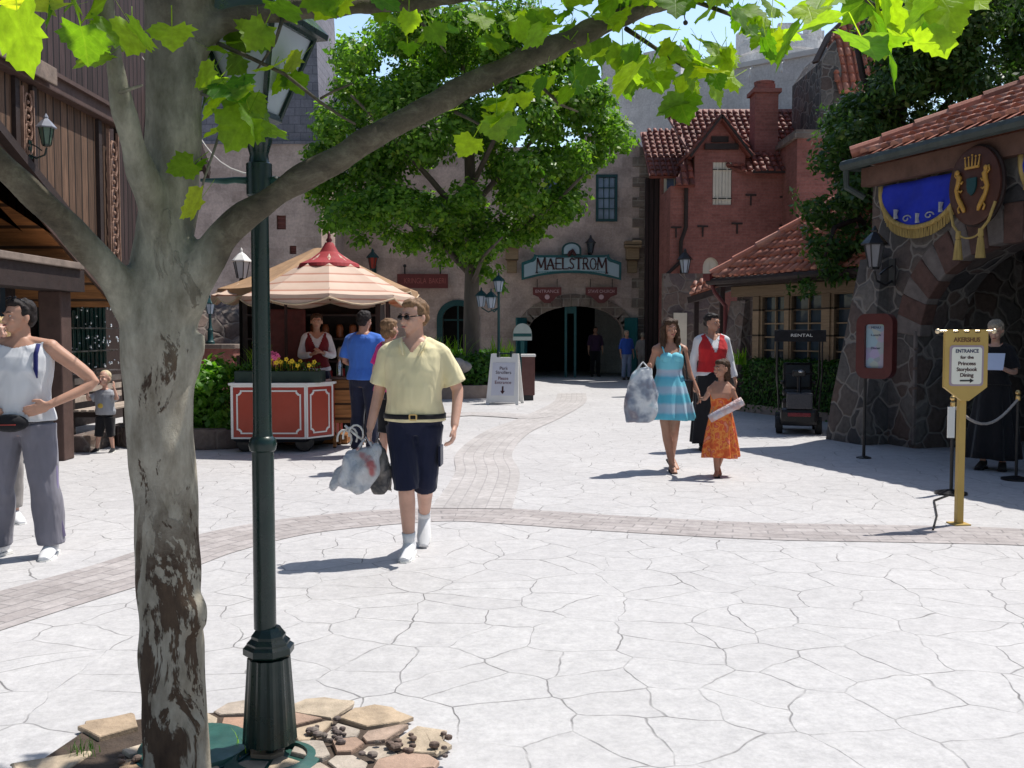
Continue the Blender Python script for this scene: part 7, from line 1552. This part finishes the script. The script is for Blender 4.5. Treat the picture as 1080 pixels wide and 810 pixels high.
gr_.add('sandal', C_BLACK, lambda mb: [mb.box(V3(gr_.j['f'+q]).x-.045, V3(gr_.j['f'+q]).x+.045, V3(gr_.j['f'+q]).y-.19, V3(gr_.j['f'+q]).y+.06, V3(gr_.j['f'+q]).z-.085, V3(gr_.j['f'+q]).z-.068, .006) for q in 'a'])
c = gr_.world((.06,-.27,1.05)); rp = MB(); d = V3((.87,-.12,.5)).normalized(); rp.tube([c-d*.20,c-d*.19,c+d*.19,c+d*.20],[.040,.045,.050,.044],16); o = rp.build('rolled_paper', m_bag('lilac_print',[(.50,.42,.60),(.66,.62,.66),(.62,.38,.36),(.60,.58,.66)],9,3), smooth=True); tag(o, 'lilac and pink rolled paper held across the body of the girl in orange', 'paper roll')

# --- cast member in red vest
p = V3((XP(751,13.2),13.2,0)); cm = Fig('staff woman in white blouse, red vest and long black skirt behind the girl', p, R(6), 1.82, dict(ea=(-.235,.03,1.13),wa=(-.25,.0,.87),eb=(.25,.02,1.13),wb=(.30,-.04,.90)), female=True, skin=SK2, face=R(35), vox=.011, wide=1.1)
cm.shirt(C_WHITE, 1.9, .95, .020, name='blouse', flare=0, vneck=(1.40,.8)); cm.shirt(C_REDV, 0, 1.0, .032, flare=.0, name='vest', vneck=(1.24,2.6))
cm.dress(C_BLACK, [(1.03,.152,.120,0),(.95,.185,.145,.1),(.80,.205,.17,.6),(.4,.23,.20,1),(.10,.25,.22,1.1)], name='skirt', folds=7); cm.hair(HD, [('b',(0,.028,.045),(.088,.096,.088)),('b',(0,.09,.0),(.045,.04,.05)),('b',(0,-.034,.078),(.062,.05,.036))]); cm.shoes(C_BLACK, sole=M_BLACK)

# --- reader in the arch
p = V3((XP(1050,11.3),11.3,0)); rd = Fig('fair haired woman in long black dress reading a white paper in the arch', p, R(-35), 1.70, dict(ea=(-.22,-.04,1.15),wa=(-.10,-.26,1.20),eb=(.22,-.04,1.15),wb=(.12,-.26,1.20),pa=(.1,-.6,.4),pb=(-.1,-.6,.4),ca=.8,cb=.8), female=True, skin=SK1, tilt=R(18), vox=.012)
rd.shirt(C_BLACK, .9, 1.0, .018, name='bodice'); rd.dress(C_BLACK, [(1.05,.14,.11,0),(.95,.185,.15,.3),(.5,.25,.22,1),(.14,.30,.26,1)], name='skirt'); rd.hair(HG, [('b',(0,.03,.045),(.092,.098,.09)),('b',(0,.07,-.03),(.084,.055,.085)),('b',(0,-.034,.078),(.062,.05,.038))]); rd.shoes(C_BLACK, sole=M_BLACK)
mb = MB(); mb.box(-.15,.15,-.003,.003,-.10,.12,0,Matrix.Rotation(R(-35),4,'X')); o = mb.build('paper_sheet', M('paper_white_blue',(.55,.62,.80),.6,.05,4,0)); o.location = rd.world((0,-.36,1.27)); o.rotation_euler = (0,0,R(-35)); tag(o, 'white sheet of paper held open by the reading woman in the arch', 'paper')

# --- distant visitors at the entrance
for lab, px, Y, H, top_, bot, hr, kw, rzz in (('distant person in royal blue top and light jeans right of the entrance doors',661,32.6,1.62,C_ROYAL,C_JEAN,HG,{},20),
    ('distant person in grey beige clothes behind the one in royal blue',678,33.0,1.55,C_BEI,C_BEI,HG,{},150),
    ('distant person in dusky purple standing inside the dark entrance',628,35.0,1.75,C_PURP,C_BLACK,HD,{},5)):
    f_ = Fig(lab, (XP(px,Y),Y,0), R(rzz), H, kw, skin=SK3, vox=.022, group='distant visitors at the castle entrance'); f_.shirt(top_, 1.2, .9, .025); f_.trousers(bot, 1.96, .02, .035); f_.short_hair(hr); f_.shoes(C_BLACK, sole=M_BLACK)
